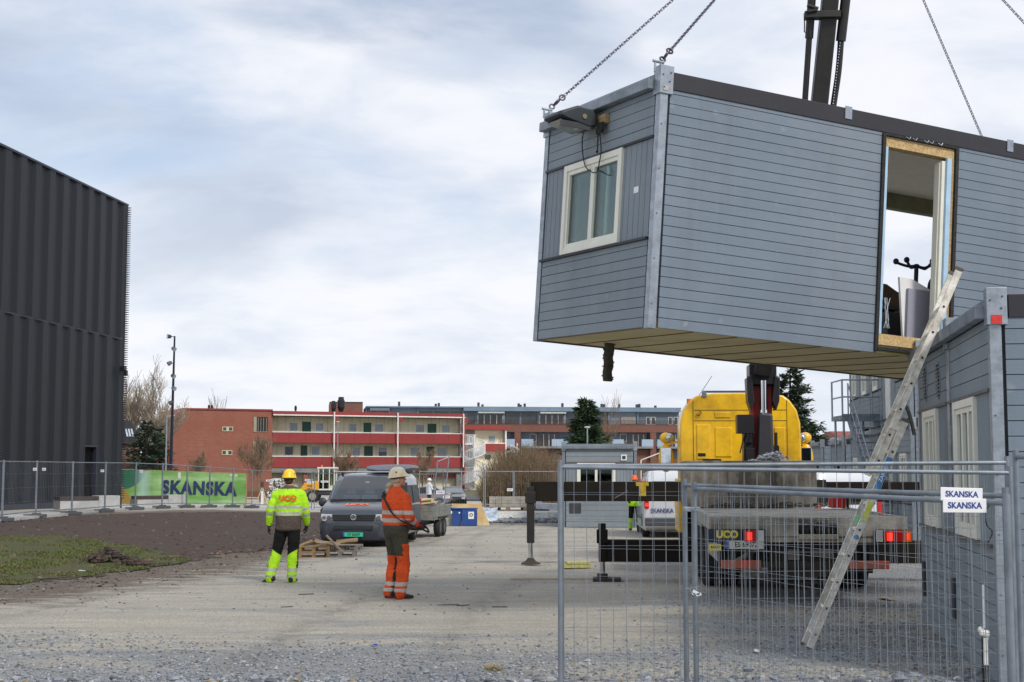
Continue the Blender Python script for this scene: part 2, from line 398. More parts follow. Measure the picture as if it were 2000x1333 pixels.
# the ground also runs on to the sides of and behind the viewpoint
mb = MB(); gm = ground.data.materials[0]
for x0, x1, y0, y1 in ((-60, 60, -60, 5.99), ): mb.add([(x0, y0, -.23), (x1, y0, -.23), (x1, y1, -.23), (x0, y1, -.23)], [(0, 1, 2, 3)])
tag(mb.build('ground_near', gm), kind='structure')
srows = geo(18, 90, 300)
gl2 = lambda x, y: glift(x, y)+.006+min(1, segd(x, y, SOIL)*.6)*.5*(.03+.03*abs(noise.noise(Vector((x*1.1, y*2.2, 5))))+.02*noise.noise(Vector((x*4, y*6, 7))))
fan('soil', srows, 420, lambda x, y: inpoly(x+.5*nz(x, y, .8)+.3*nz(x, y, 3), y+1.3*nz(x, y, .5)+.5*nz(x+9, y, 2.2), SOIL), gl2, [soil_mat()], a0=-34, a1=0)
muddy = soil_mat(); muddy.name = 'mud_edge'
gm1 = grass_mat('short_grass', S(80, 92, 44), S(98, 90, 54))
fan('lawn', srows, 420, lambda x, y: inpoly(x+.4*nz(x, y, .8), y+1.2*nz(x, y, .6)+.7*nz(x, y, 2.5), GRASS), lambda x, y: gl2(x, y)+.004+.03*min(1, segd(x, y, GRASS)), [gm1], a0=-34, a1=0)
def scatter(name, n, fn, mats, build, kind='stuff', seed=1):
    random.seed(seed); mb = MB()
    for _ in range(n):
        p = fn()
        if p: build(mb, *p)
    o = mb.build(name, mats, fix=False); o['kind'] = kind; return o
# grass blades
def gfn():
    y = 20*(52/20)**random.random(); x = -y*random.uniform(.2, .40)
    if inpoly(x+.4*nz(x, y, .8), y+1.2*nz(x, y, .6)+.7*nz(x, y, 2.5), GRASS) and nz(x, y, 1.1)+.5*nz(x,y,4.) > -.05: return x, y
def gblade(mb, x, y):
    z = gz(x, y)+gl2(x, y)+.004+.03*min(1, segd(x, y, GRASS)); h = random.uniform(.02, .05)
    for _ in range(4):
        a = random.uniform(0, 6.28); dx, dy = math.cos(a)*.012, math.sin(a)*.012; ox, oy = random.uniform(-.08, .08), random.uniform(-.08, .08)
        mb.add([(x+ox-dx, y+oy-dy, z), (x+ox+dx, y+oy+dy, z), (x+ox+random.uniform(-.03, .03), y+oy+random.uniform(-.03, .03), z+h)], [(0, 1, 2)], random.choice((0, 0, 1, 2)))
scatter('grass', 16000, gfn, [M('grass_blade', S(88, 100, 44), .8), M('grass_blade_dry', S(118, 106, 66), .8), M('grass_blade_dark', S(62, 74, 34), .8)], gblade)
# stones
stm = [M('stone_grey', S(150, 154, 160), .85, 0, .3, 20, bump=.3), M('stone_blue', S(132, 138, 146), .85, 0, .3, 20, bump=.3),
       M('stone_pale', S(172, 173, 174), .85, 0, .2, 20), M('stone_brown', S(150, 132, 104), .85, 0, .3, 20), M('stone_dark', S(102, 106, 112), .85, 0, .3, 20)]
def stone(mb, x, y, r, zz=None, flat=None):
    z = gz(x, y)+glift(x, y) if zz is None else zz; f = flat or random.uniform(.4, .8); rz = random.uniform(0, 6.28)
    Mx = Matrix.Rotation(rz, 3, 'Z')@Matrix.Rotation(random.uniform(-.4, .4), 3, 'X')
    n = 6; vs = []
    for k, (h, rr) in enumerate(((-.3, .8), (.25, 1.), (.8, .6))):
        for i in range(n):
            a = 6.283*i/n+k*.4; q = random.uniform(.72, 1.15)
            vs.append(Vector((x, y, z+r*f*.3))+Mx@Vector((r*rr*q*math.cos(a), r*rr*q*.75*math.sin(a), r*f*h*random.uniform(.8, 1.15))))
    fs = []
    for k in range(2):
        for i in range(n): j = (i+1) % n; fs.append((k*n+i, k*n+j, (k+1)*n+j, (k+1)*n+i))
    fs.append(tuple(2*n+i for i in range(n)))
    mb.add(vs, fs, random.choices(range(5), (5, 5, 2, .6, 2.5))[0])
def sfn():
    y = 11.2*(20/11.2)**(random.random()**1.5); x = random.uniform(-.38, .38)*y
    d = dustf(x, y)
    if random.random() < d*1.3: return None
    return x, y, random.uniform(.008, .022)
scatter('gravel', 26000, sfn, stm, stone, seed=3)
def sfn2():
    y = 10.9+abs(random.gauss(0, .95)); x = random.uniform(-.4, .4)*y
    y2 = y+.35*nz(x, 0, .8)
    if y2 > 12.5 and random.random() < .75: return None
    return x, y, min(.07, random.lognormvariate(-3.95, .5))
scatter('crushed_stone', 9000, sfn2, stm, stone, seed=5)
def sfn3():
    y = 18*(60/18)**random.random(); x = random.uniform(-.36, .3)*y; return x, y, random.uniform(.01, .028)
scatter('loose_pebbles', 900, sfn3, stm, stone, seed=8)
# clods on the soil, mound
def sfn4():
    y = 22*(75/22)**random.random(); x = random.uniform(-.4, 0)*y
    if inpoly(x, y, SOIL): return x, y, random.uniform(.02, .07)
def sfn5():
    y = 19*(34/19)**random.random(); x = random.uniform(-.42, -.08)*y
    if inpoly(x, y, GRASS) or inpoly(x, y, SOIL) or random.random() > mudf(x, y)**3: return None
    return x, y, min(.04, random.lognormvariate(-4.4, .45))
cm = M('soil_clod', S(80, 67, 60), .95, 0, .3, 8, bump=.4)
scatter('soil_clods', 5000, sfn4, [cm, cm, M('clod_pale', S(120, 108, 98), .95), cm, M('clod_dark', S(56, 47, 42), .95)], stone, seed=9)
scatter('mud_clods', 9000, sfn5, [cm, M('clod_grey', S(120, 114, 106), .95), M('clod_pale', S(120, 108, 98), .95), cm, M('clod_dark', S(56, 47, 42), .95)], stone, seed=10)
def mound(name, px, py, w, h, label, seed):
    random.seed(seed); c = G(px, py); mb = MB()
    for i in range(70):
        a = random.uniform(0, 6.28); r = abs(random.gauss(0, .45))*w; q = max(0, 1-r/w)
        stone(mb, c.x+math.cos(a)*r*1.3, c.y+math.sin(a)*r*.6, random.uniform(.05, .11), c.z+q*h, .9)
    return tag(mb.build(name, [cm, cm, cm, cm, M('clod_dark', S(56, 47, 42))]), label, 'mound')
mound('soil_mound', 212, 1104, .42, .26, 'small dark heap of dug soil lying on the grass', 2)
mound('soil_mound', 262, 1108, .3, .06, 'low spread of crumbled dark soil right of the grass heap', 4)
# litter
for i, (px, py, w, c, lb) in enumerate([(165, 1118, .19, 'p', 'white flat scrap lying at the lower edge of the grass'), (127, 1073, .14, 'p', 'white scrap of paper on the upper grass left of the heap'),
                          (205, 1075, .1, 'p', 'small white scrap at the upper right of the grass'), (434, 1084, .1, 'r', 'tiny reddish scrap on the soil edge'),
                          (733, 1263, .06, 'b', 'small blue scrap on the grey gravel in front'), (1478, 1275, .12, 'p', 'small pale scrap on gravel left of the ladder foot'),
                          (1733, 1172, .32, 'w', 'flat piece of pale board on gravel right of the ladder')]):
    p = G(px, py); mb = MB(); mb.ob((0, 0, .02), (w, w*.4, .012), Matrix.Rotation(.12, 3, 'Y')@Matrix.Rotation(.3*i, 3, 'Z')); 
    o = mb.build('litter_scrap', {'p': white, 'r': M('scrap_red', S(190, 90, 80)), 'b': M('scrap_blue', S(60, 90, 190)), 'w': woodc}[c]); o.location = p; tag(o, lb, 'scrap')
random.seed(31)
for i, (px, py, l, a) in enumerate([(875, 1183, .28, .1), (905, 1184, .18, .3), (975, 1187, .2, -.3), (598, 1162, .22, .1), (560, 1187, .15, .2)]):
    p = G(px, py); mb = MB(); mb.beam((-l/2, 0, .006), (l/2, .03, .010), .022, .012)
    o = mb.build('wood_splinter', M('dark_splinter', S(96, 86, 74), .9)); o.location = p; o.rotation_euler = (0, 0, a)
    tag(o, 'short dark splinter of wood lying on the pale packed track', 'splinter', 'dark splinters on the track')
o = MB().ob((0, 0, .05), (.5, .3, .07)).ob((.02, -.02, .11), (.42, .28, .05)).build('insulation_slab', M('mineral_wool', S(190, 188, 120), .95, 0, .3, 20, bump=.6), bevel=.01)
o.location = G(1126, 1111); o.rotation_euler = (0, 0, .1); tag(o, 'yellowish slab of mineral wool lying on the gravel between the outrigger feet', 'insulation')
o = MB().beam((-.7, 0, .015), (1.1, .06, .015), .05, .025).build('timber_batten', M('dusty_batten', S(186, 172, 148), .9)); o.location = G(1080, 1133); tag(o, 'long thin pale batten lying flat on the gravel left of the rear outrigger foot', 'batten')
# tufts by the fence foot
def tuft(px, py, lb):
    random.seed(int(px)); c = G(px, py); mb = MB()
    for _ in range(160):
        a = random.uniform(0, 6.28); r = random.uniform(0, .07); t = random.uniform(.02, .07)
        b = Vector((math.cos(a)*r, math.sin(a)*r, 0)); e = b*1.8+Vector((0, 0, t)); mb.add([b+Vector((-.004, 0, 0)), b+Vector((.004, 0, 0)), e], [(0, 1, 2)])
    o = mb.build('dry_tuft', M('dry_grass', S(150, 135, 90), .9), fix=False); o.location = c; tag(o, lb, 'grass tuft')
tuft(965, 1310, 'dry yellow grass tuft among the front stones left of the fence post')

# pavement by the dark building and the pale strip in the far middle
def sheet(name, pts, th, m, lab=None, cat=None, kind='structure', z=0):
    mb = MB(); n = len(pts); top = [Vector((x, y, gz(x, y)+th+z)) for x, y in pts]; bot = [Vector((x, y, gz(x, y)-.1)) for x, y in pts]
    mb.add(top+bot, [tuple(range(n))]+[(i, (i+1) % n, n+(i+1) % n, n+i) for i in range(n)]); o = mb.build(name, m); o['kind'] = kind
    return o
pav = M('pale_paving', (.42, .42, .41), .85, 0, .15, 1.2, bump=.15)
sheet('pavement', [(-17.6, 40), (-17.2, 58), (-16.0, 71), (-15.2, 78.5), (-12, 79.5), (-20, 92), (-24, 92), (-24, 40)], .10, pav)
sheet('pavement', [(-14.8, 80.5), (-4, 84), (-4, 100), (-17, 96)], .05, pav)
sheet('road', [(-60, 118), (60, 118), (60, 132), (-60, 132)], .03, M('asphalt', (.08, .08, .085), .9, 0, .2, 1))
fan('grass_verge', geo(132, 176, 20), 60, None, lambda x, y: .06, [grass_mat('verge', S(105, 108, 72), S(120, 110, 84))])
# bank with a painted shadow gap under its front edge
mb = MB()
pts = [(-1.6, 57.2), (1.6, 57.4), (5.2, 57.6), (5.2, 66), (-6, 66), (-5, 58.5)]
random.seed(4)
n = len(pts); zz = gz(0, 58)
mb.add([Vector((x, y, zz+.30)) for x, y in pts]+[Vector((x, y-(.25 if y < 60 else 0), zz+.09)) for x, y in pts], [tuple(range(n))]+[(i, (i+1) % n, n+(i+1) % n, n+i) for i in range(n)])
tag(mb.build('gravel_bank', M('pale_gravel', S(190, 190, 184), .95, 0, .3, 8, bump=.6, bs=20)), kind='structure')
o = MB().bx(-2.0, 5.2, 57.5, 60, zz-.1, zz+.095).build('bank_shadow_gap', M('shadow_gap_dark', (.03, .03, .03), .9)); o['kind'] = 'structure'  # near-black block stands in for the shade below the bank's edge
mb = MB(); random.seed(7)
for i in range(1500): x = random.uniform(-3.2, 3.4); stone(mb, x, 55.3+random.gauss(0, .55), random.uniform(.05, .16), gz(x, 55)+.04*random.random())
o = mb.build('rubble', stm); o['kind'] = 'stuff'
# ================================================================ SITE MODULES
def clad_mat(name, c):
    m = bpy.data.materials.new(name); t = NT(m)
    g = t.noise(5, 8, .7, (1, 1, 14)); a = t.noise(.9, 5, .6, lo=.3, hi=.7); b = t.noise(60, 4, .7, (1, 1, 3))
    c_ = t.mix(a, scale_c(c, 1.07), scale_c(c, .9)); c_ = t.mix(t.math('MULTIPLY', g, .35), c_, scale_c(c, .78)); 
    at = t.attr('board'); c_ = t.mix(t.math('MULTIPLY', at, .22), c_, scale_c(c, .72))
    st_ = t.noise(2.2, 6, .7, (1.6, 1.6, .10), .5, .75); c_ = t.mix(t.math('MULTIPLY', st_, .22), c_, S(92, 94, 92)); fd = t.noise(.6, 5, .7, lo=.45, hi=.7, loc=(3, 3, 3)); c_ = t.mix(t.math('MULTIPLY', fd, .16), c_, S(168, 172, 172))
    sp = t.noise(3.5, 3, .5, (1, 1, 1), .70, .78); c_ = t.mix(t.math('MULTIPLY', sp, .3), c_, S(175, 178, 178))
    t.L.new(c_, t.b.inputs['Base Color']); t.b.inputs['Roughness'].default_value = .72; t.b.inputs['Specular IOR Level'].default_value = .3
    t.bump(t.math('ADD', g, b), .25, .006); return m
clad = clad_mat('grey_blue_stained_boards', S(122, 134, 147))
clad_e = clad_mat('grey_stained_boards', S(133, 143, 150))
gap = M('board_gap', (.03, .033, .038), .9)
strip = M('dark_roof_flashing', S(44, 43, 48), .5, .1, .15, 1.5)
winp = M('cream_window_paint', S(226, 224, 210), .45, 0, .06, 3)
under = M('olive_underside_sheet', S(196, 184, 138), .7, 0, .18, .8)
rust = M('rusty_joint', S(100, 68, 42), .8)
osb = M('strand_board', S(196, 170, 122), .8, 0, .2, 40, c2=S(166, 136, 90), bump=.2)
foil = M('pale_blue_membrane', S(170, 200, 222), .4, 0, .12, 4)
fabric_grey = M('grey_acoustic_fabric', S(150, 152, 165), .95, 0, .08, 60)

def boards(mb, along, a0, a1, z0, z1, pitch, pos, t, vertical=False, rnd=random):
    """boards on a wall: along 'x' lies on y=pos facing -y; along 'y' lies on x=pos facing -x"""
    if vertical:
        a = a0
        while a < a1-.02:
            b = min(a+pitch-.008, a1)
            if along == 'x': mb.bx(a, b, pos-t, pos, z0, z1)
            else: mb.bx(pos-t, pos, a, b, z0, z1)
            a += pitch
    else:
        z = z0
        while z < z1-.02:
            b = min(z+pitch-.0075, z1); tt = t+rnd.uniform(-.0015, .0015)
            if along == 'x': mb.bx(a0, a1, pos-tt, pos, z, b)
            else: mb.bx(pos-tt, pos, a0, a1, z, b)
            z += pitch
def board_attr(o):
    me = o.data; at = me.attributes.new('board', 'FLOAT', 'POINT'); rnd = random.Random(len(me.vertices)); v = []
    for i in range(len(me.vertices)//8): v += [rnd.random()]*8
    v += [0]*(len(me.vertices)-len(v)); at.data.foreach_set('value', v)
def window(root, y0, y1, z0, z1, x=0, curtain=True, blind=True, mull=1, depth=.06):
    """window in the end wall (plane x = const, seen from -x)"""
    f = MB(); w = .075
    f.bx(x-.055, x+.05, y0, y0+w, z0, z1); f.bx(x-.055, x+.05, y1-w, y1, z0, z1)
    f.bx(x-.052, x+.05, y0+w, y1-w, z1-w, z1); f.bx(x-.052, x+.05, y0+w, y1-w, z0, z0+w)
    o = f.build('window', winp, root, bevel=.004)
    g = MB(); n = mull+1; W_ = (y1-y0-2*w)/n
    sa = MB()
    for k in range(n):
        a = y0+w+k*W_; b = a+W_
        for q in ((a, a+.045), (b-.045, b)): sa.bx(x-.035, x+.03, q[0]+.001, q[1]-.001, z0+w+.001, z1-w-.001)
        sa.bx(x-.033, x+.03, a+.045, b-.045, z0+w+.001, z0+w+.05); sa.bx(x-.033, x+.03, a+.045, b-.045, z1-w-.05, z1-w-.001)
    sa.build('sash', winp, o, bevel=.003)
    MB().bx(x-.004, x+.004, y0+w+.03, y1-w-.03, z0+w+.03, z1-w-.03).build('pane', glassd, o)
    if curtain:
        c = MB(); 
        for (a, b) in curtain:
            pts = []; k = 14
            for i in range(k+1): pts.append((x+.16+.022*math.sin(i*2.2), a+(b-a)*i/k))
            for i in range(k): c.add([(pts[i][0], pts[i][1], z0+.03), (pts[i+1][0], pts[i+1][1], z0+.03), (pts[i+1][0], pts[i+1][1], z1-.03), (pts[i][0], pts[i][1], z1-.03)], [(0, 1, 2, 3)])
        c.build('curtain', M('green_curtain', S(66, 82, 46), .9, 0, .2, 3), o, smooth=60)
    return o
def module(name, label, loc, rot, L, W_, H, pitch, group=None, windows=(), opening=None, faropen=None, vert=True, wz=(1.0, 2.14), lite=False, headp=.14, drip=True, open_int=False):
    root = thing(name, label, 'site cabin', loc, 0, group); root.rotation_euler = rot
    rnd = random.Random(int(L*1000+loc[0]*10)); zt = H-.2
    # long side
    mb = MB()
    segs = [(.1, L-.1)] if not opening else [(.1, opening[0]), (opening[1], L-.1)]
    for a, b in segs: boards(mb, 'x', a, b, .0, zt, pitch, -.0, .022, rnd=rnd)
    o = mb.build('side_cladding', clad, root); board_attr(o)
    # end face
    mb = MB(); w0, w1 = wz
    ybr = [(.1, W_-.1)]
    if windows:
        boards(mb, 'y', .1, W_-.1, 0, w0-.03, pitch, 0, .022, rnd=rnd); boards(mb, 'y', .1, W_-.1, w1+.03, zt+.02, pitch, 0, .022, rnd=rnd)
        e = .1
        for (a, b) in sorted(windows):
            if a > e: boards(mb, 'y', e, a-.002, w0, w1, .115, 0, .018, True)
            e = b+.002
        boards(mb, 'y', e, W_-.1, w0, w1, .115, 0, .018, True)
    else: boards(mb, 'y', .1, W_-.1, 0, zt+.02, pitch, 0, .022, rnd=rnd)
    o = mb.build('end_cladding', clad_e, root); board_attr(o)
    # backing walls
    bk = MB(); T = .12
    if opening:
        bk.bx(.03, opening[0], .001, T, .12, zt+.1); bk.bx(opening[1], L-.03, .001, T, .12, zt+.1)
    else: bk.bx(.03, L-.03, .001, T, .01, zt+.1)
    if windows:
        e = T+.001
        for (a, b) in sorted(windows): bk.bx(.001, T, e, a+.03, .12, zt+.1); bk.bx(.001, T, a+.03, b-.03, .12, w0+.03); bk.bx(.001, T, a+.03, b-.03, w1-.03, zt+.1); e = b-.03
        bk.bx(.001, T, e, W_-.03, .12, zt+.1)
    else: bk.bx(.001, T, T+.001, W_-.03, .01, zt+.1)
    bk.bx(L-T, L, T+.001, W_-.03, .01, zt+.1)
    if faropen:
        bk.bx(T+.001, faropen[0], W_-T, W_, .12, zt+.1); bk.bx(faropen[1], L-T-.001, W_-T, W_, .12, zt+.1); bk.bx(faropen[0], faropen[1], W_-T, W_-.001, H-.42, zt+.1)
    else: bk.bx(T+.001, L-T-.001, W_-T, W_, .01, zt+.1)
    bk.build('wall_core', [gap], root)
    if opening:
        # lined, light-coloured inside
        inn = MB(); iw = M('cream_interior', S(238, 235, 222), .8, 0, .05)
        inn.bx(T+.003, L-T-.003, T+.003, W_-T-.003, zt-.02, zt+.09)            # ceiling
        inn.bx(T+.003, opening[0]-.005, T+.002, T+.012, .2, zt-.02); inn.bx(opening[1]+.005, L-T-.01, T+.002, T+.012, .2, zt-.02)
        inn.bx(T+.003, faropen[0]-.005, W_-T-.012, W_-T-.002, .2, zt-.02); inn.bx(faropen[1]+.005, L-T-.01, W_-T-.012, W_-T-.002, .2, zt-.02)
        inn.bx(T+.002, T+.012, T+.02, W_-T-.02, .2, w0); inn.bx(T+.002, T+.012, T+.02, W_-T-.02, w1, zt-.02)
        inn.bx(L-T-.012, L-T-.002, T+.02, W_-T-.02, .2, zt-.02)
        inn.build('interior_lining', iw, root)
        MB().bx(faropen[0], faropen[1], W_-T-.02, W_+.004, H-.44, zt-.021).build('lintel', M('olive_beam', S(132, 130, 104), .8), root)
    # steel frame
    fr = MB(); p = .1
    for (x, y) in ((-.03, -.03), (-.03, W_-p+.03), (L-p+.03, -.03), (L-p+.03, W_-p+.03)):
        MB().bx(x, x+p, y, y+p, -.02, H-.04).build('corner_post', galv_d if lite else galv, root, bevel=0 if lite else .006)
    hp = MB(); 
    for (x, y) in ((-.05, -.045), (-.05, W_-.1), (L-.12, -.045), (L-.12, W_-.1)): MB().bx(x, x+.17, y-.004, y+.15, H-.26, H+.06).build('corner_bracket', galv, root, bevel=.006)
    if not lite:
        b = MB()
        for (dx, dz) in ((.03, -.05), (.12, -.12), (.05, -.19), (.13, -.02)): b.cyl((-.05+dx, -.058, H+dz), (-.05+dx, -.047, H+dz), .009, n=8)
        for i in range(5): b.cyl((-.0, -.036, .25+i*.5), (-.0, -.028, .25+i*.5), .008, n=8)
        b.build('bolt', M('bolt_dark', S(92, 96, 102), .5, .6), root)
    fl = MB().bx(.13, L-.13, -.035, .06, H-.2, H).bx(.13, L-.13, W_-.06, W_+.035, H-.2, H).bx(.0, L, .07, W_-.07, H-.1, H-.02)
    fl.build('roof_flashing', strip, root, bevel=.006)
    if not lite:
        sb = MB()
        for x in (L*.33, L*.66):
            sb.bx(x-.05, x+.05, -.045, -.036, H-.13, H+.02)
        each(sb, 'splice_plate', galv, root)
    gt = MB().bx(-.13, -.02, .08, W_+.02, H-.20, H-.08).bx(-.06, .02, .08, W_-.05, H-.2, H-.03)
    gt.build('gutter', galv_d, root, bevel=.01)
    if drip and windows:
        each(MB().bx(-.045, 0, .07, W_-.07, w1, w1+.028).bx(-.06, 0, .09, W_-.07, w0-.028, w0), 'drip_rail', strip if opening else M('brownish_rail', S(98, 96, 94), .6), root)
    return root
# ---- the hanging cabin
HL, HW, HH = 7.75, 2.72, 2.85
HLOC = Vector((1.4932, 15.5486, 3.3463)); HROT = (.0280467, .0551415, .4551302)
hang = module('site_cabin', 'grey timber-clad cabin hanging from crane chains, open doorway in its long side', HLOC, HROT, HL, HW, HH, .1135,
              group='grey timber-clad site cabins', windows=[(.72, 2.12)], opening=(3.12, 4.24), faropen=(.45, 7.35), wz=(1.0, 2.11))
HM = Matrix.Translation(HLOC) @ Matrix.Rotation(HROT[2], 4, 'Z') @ Matrix.Rotation(HROT[1], 4, 'Y') @ Matrix.Rotation(HROT[0], 4, 'X')
HI = HM.inverted()
def hloc(px, py, yl=None, xl=None):
    """point of the cabin's own frame seen at a pixel, on its plane y=yl or x=xl"""
    o = HI @ Vector((0, 0, HC)); d = (HI.to_3x3() @ ray(px, py))
    t = (yl-o.y)/d.y if yl is not None else (xl-o.x)/d.x
    return o+d*t
window(hang, .72, 2.12, 1.005, 2.11, curtain=[(1.80, 2.06), (1.44, 1.76), (1.20, 1.36)])
# underside
mb = MB(); jb = MB(); x = .02; pw = .585
while x < HL-.05: mb.bx(x, min(x+pw-.022, HL-.02), .02, HW-.02, .0, .11); x += pw
mb.build('underside_panel', under, hang)
MB().bx(.03, HL-.03, .03, HW-.03, .012, .118).build('floor_frame', rust, hang)
x = .02+.585-.017
while x < HL-.1: jb.bx(x-.011, x+.011, .03, HW-.03, -.007, .0); x += .585
jb.build('joint_strip', rust, hang)
MB().bx(.13, HL-.13, .13, HW-.13, .112, .2).build('floor', M('grey_vinyl_floor', S(120, 122, 125), .5), hang)
each(MB().bx(.0, HL, HW-.02, HW+.0, -.02, .12).bx(-.02, .015, 0.06, HW-.02, -.012, .0), 'edge_rail', M('brown_edge', S(90, 74, 66), .6), hang)
# doorway lining
d0, d1 = 3.12, 4.24
each(MB().bx(d0-.035, d0+.012, -.05, -.001, .02, HH-.21).bx(d1-.012, d1+.035, -.05, -.001, .02, HH-.21).bx(d0+.012, d1-.012, -.05, -.02, HH-.235, HH-.205), 'rubber_seal', blackr, hang)
each(MB().bx(d0+.014, d1-.014, -.016, .13, HH-.36, HH-.24).bx(d0+.014, d1-.014, -.016, .13, .1, .23), 'board_lining', osb, hang)
each(MB().bx(d0+.013, d0+.075, -.018, .12, .232, HH-.362).bx(d1-.13, d1-.06, -.03, .01, .232, HH-.362), 'membrane_strip', foil, hang)
each(MB().bx(d1-.058, d1-.014, -.02, .12, .232, HH-.362).bx(d0+.077, d0+.09, -.0, .12, .232, HH-.362), 'stud', woodc, hang)
each(MB().bx(d1-.185, d1-.132, .0, .10, .232, HH-.40).bx(d1-.20, d1-.186, .03, .12, .232, HH-.42), 'door_lining', winp, hang, bevel=.006)
MB().bx(d0-.0, d1, -.06, .0, .03, .07).build('doorway_hose', blackr, hang)
MB().bx(d0-.0, d1+.1, -.03, .0, -.0, .029).build('sill_board', M('yellow_timber', S(176, 160, 96), .8), hang)
# sagging membrane threads
random.seed(12); mb = MB()
for k in range(5):
    x = d0+.1+.01*k; pts = [(x+.05*math.sin(i*.8+k), -.03-.01*k, .3+.12*i) for i in range(4)]; mb.path(pts, .004, 4)
for k in range(6): 
    x = random.uniform(d0+.3, d1-.05); mb.path([(x, -.055, HH-.21), (x+.04, -.07, HH-.235), (x+.07, -.055, HH-.2)], .004, 4)
mb.build('loose_sealant', M('pale_sealant', S(190, 200, 205), .6), hang)
# small paper label on the vertical boards, number label at the head
MB().ob((-.022, .40, 1.57), (.004, .10, .07)).build('paper_label', white, hang)
MB().ob((.02, -.052, HH-.2), (.06, .006, .05)).build('faded_sticker', M('pale_sticker', S(190, 180, 170)), hang)
# hanging insulated pipe under the floor
pp = hloc(1186, 745, yl=2.2); mb = MB(); pts = [(pp.x, 2.2, 0.05-.085*i) for i in range(9)]
zb = pp.z; pts = [(pp.x+.006*math.sin(i*1.7), 2.2+.006*math.cos(i*2.1), .0+(zb)*i/8) for i in range(9)]
rs = [mb.ring(p, (0, 0, 1), .058+.008*random.random(), 12) for p in pts]; mb.loft(rs)
for i in range(22): a = random.uniform(0, 6.28); z = random.uniform(zb, 0); mb.ob((pp.x+math.cos(a)*.062, 2.2+math.sin(a)*.062, z), (.03, .02, .015), Matrix.Rotation(a, 3, 'Z'))
mb.build('drain_pipe', M('frayed_pipe_wrap', S(74, 72, 58), .95, 0, .4, 20, bump=.8), hang, smooth=50)
# lifting shackles
def shackle(x, y):
    mb = MB(); mb.cyl((x, y, HH-.02), (x, y, HH+.10), .013, n=8); mb.cyl((x+.07, y, HH-.02), (x+.07, y, HH+.10), .013, n=8); mb.cyl((x-.03, y, HH+.10), (x+.11, y, HH+.10), .018, n=8); return mb.build('lifting_eye', galv, hang, smooth=40)
for x, y in ((-.09, .02), (-.09, HW-.02), (HL-.0, .02), (HL-.0, HW-.02)): shackle(x, y)
# ---- flood light on the end wall, on a wood block
def local_thing(name, label, cat, p, group=None):
    o = thing(name, label, cat, HM@Vector(p), 0, group); o.rotation_euler = HROT; return o
fc = hloc(1150, 238, xl=-.06)
blk = local_thing('wood_block', 'short raw wood block screwed to the cabin end behind the flood light', 'wood block', (0, 0, 0))
a, b = hloc(1194, 232, xl=-.0), hloc(1141, 252, xl=-.0)
MB().bx(-.085, -.024, a.y, b.y, b.z-.06, b.z+.05).build('timber', woodc, blk, bevel=.004)
fl = local_thing('flood_light', 'dark flood light fixed to the end wall under the gutter', 'flood light', (0, 0, 0))
q0 = hloc(1163, 236, xl=-.14); yc = q0.y; zc = q0.z
prof = [(-.10, -.07), (-.10, .07), (-.16, .13), (-.38, .15), (-.62, .045), (-.64, .0), (-.56, -.03), (-.2, -.10)]
yy0, yy1 = yc-.02, yc+.42
mb = MB(); r0 = [Vector((x, yy0, zc+z)) for x, z in prof]
cx_ = sum(p[0] for p in prof)/8
rings = []
for t, k in ((0, .82), (.08, .97), (.5, 1.0), (.92, .97), (1, .82)):
    rings.append([Vector((cx_+(x-cx_)*k, yy0+(yy1-yy0)*t, zc+z*k)) for x, z in prof])
mb.loft(rings); mb.build('housing', M('grey_green_cast_metal', S(50, 57, 62), .5, .3, .2), fl, smooth=40, bevel=.006)
MB().add([(-.59, yy0+.04, zc-.045), (-.24, yy0+.04, zc-.115), (-.24, yy1-.04, zc-.115), (-.59, yy1-.04, zc-.045)], [(0, 1, 2, 3)]).build('lens', M('lamp_glass', (.25, .27, .25), .1, 0, .1), fl)
MB().bx(-.6, -.2, yy0+.01, yy0+.03, zc-.13, zc-.06).build('lens_frame', dgrey, fl)
MB().cyl((-.3, yy0-.012, zc+.02), (-.3, yy0+.02, zc+.02), .03, n=12).bx(-.12, -.02, yc+.0, yc+.1, zc-.09, zc-.03).build('bracket', M('brass_bolt', S(150, 140, 110), .4, .6), fl)
MB().bx(-.115, -.088, yc-.12, yc+.02, zc-.16, zc-.03).path([(-.1, yc-.1, zc-.1), (-.14, yc-.13, zc-.13), (-.1, yc-.17, zc-.1)], .012, 6).build('junction_box', blackr, fl)
w0 = hloc(1141, 250, xl=-.1); w1 = hloc(1150, 333, xl=-.1); w2 = hloc(1165, 337, xl=-.1); w3 = hloc(1174, 290, xl=-.1); w4 = hloc(1169, 242, xl=-.1)
def spline(P, n=10):
    P = [Vector(p) for p in P]; out = []
    for i in range(len(P)-1):
        p0 = P[max(i-1, 0)]; p1 = P[i]; p2 = P[i+1]; p3 = P[min(i+2, len(P)-1)]
        for k in range(n):
            t = k/n; out.append(.5*((2*p1)+(p2-p0)*t+(2*p0-5*p1+4*p2-p3)*t*t+(3*p1-p0-3*p2+p3)*t**3))
    return out+[P[-1]]
cb = MB().path(spline([w0, hloc(1137, 280, xl=-.08), hloc(1141, 318, xl=-.07), w1, w2, hloc(1171, 315, xl=-.07), w3, w4]), .007, 6)
cb.path(spline([w4, hloc(1168, 265, xl=-.08), hloc(1167, 296, xl=-.08)]), .008, 6).ball(hloc(1166, 297, xl=-.08), .016)
cb.build('cable', blackr, fl, smooth=60)
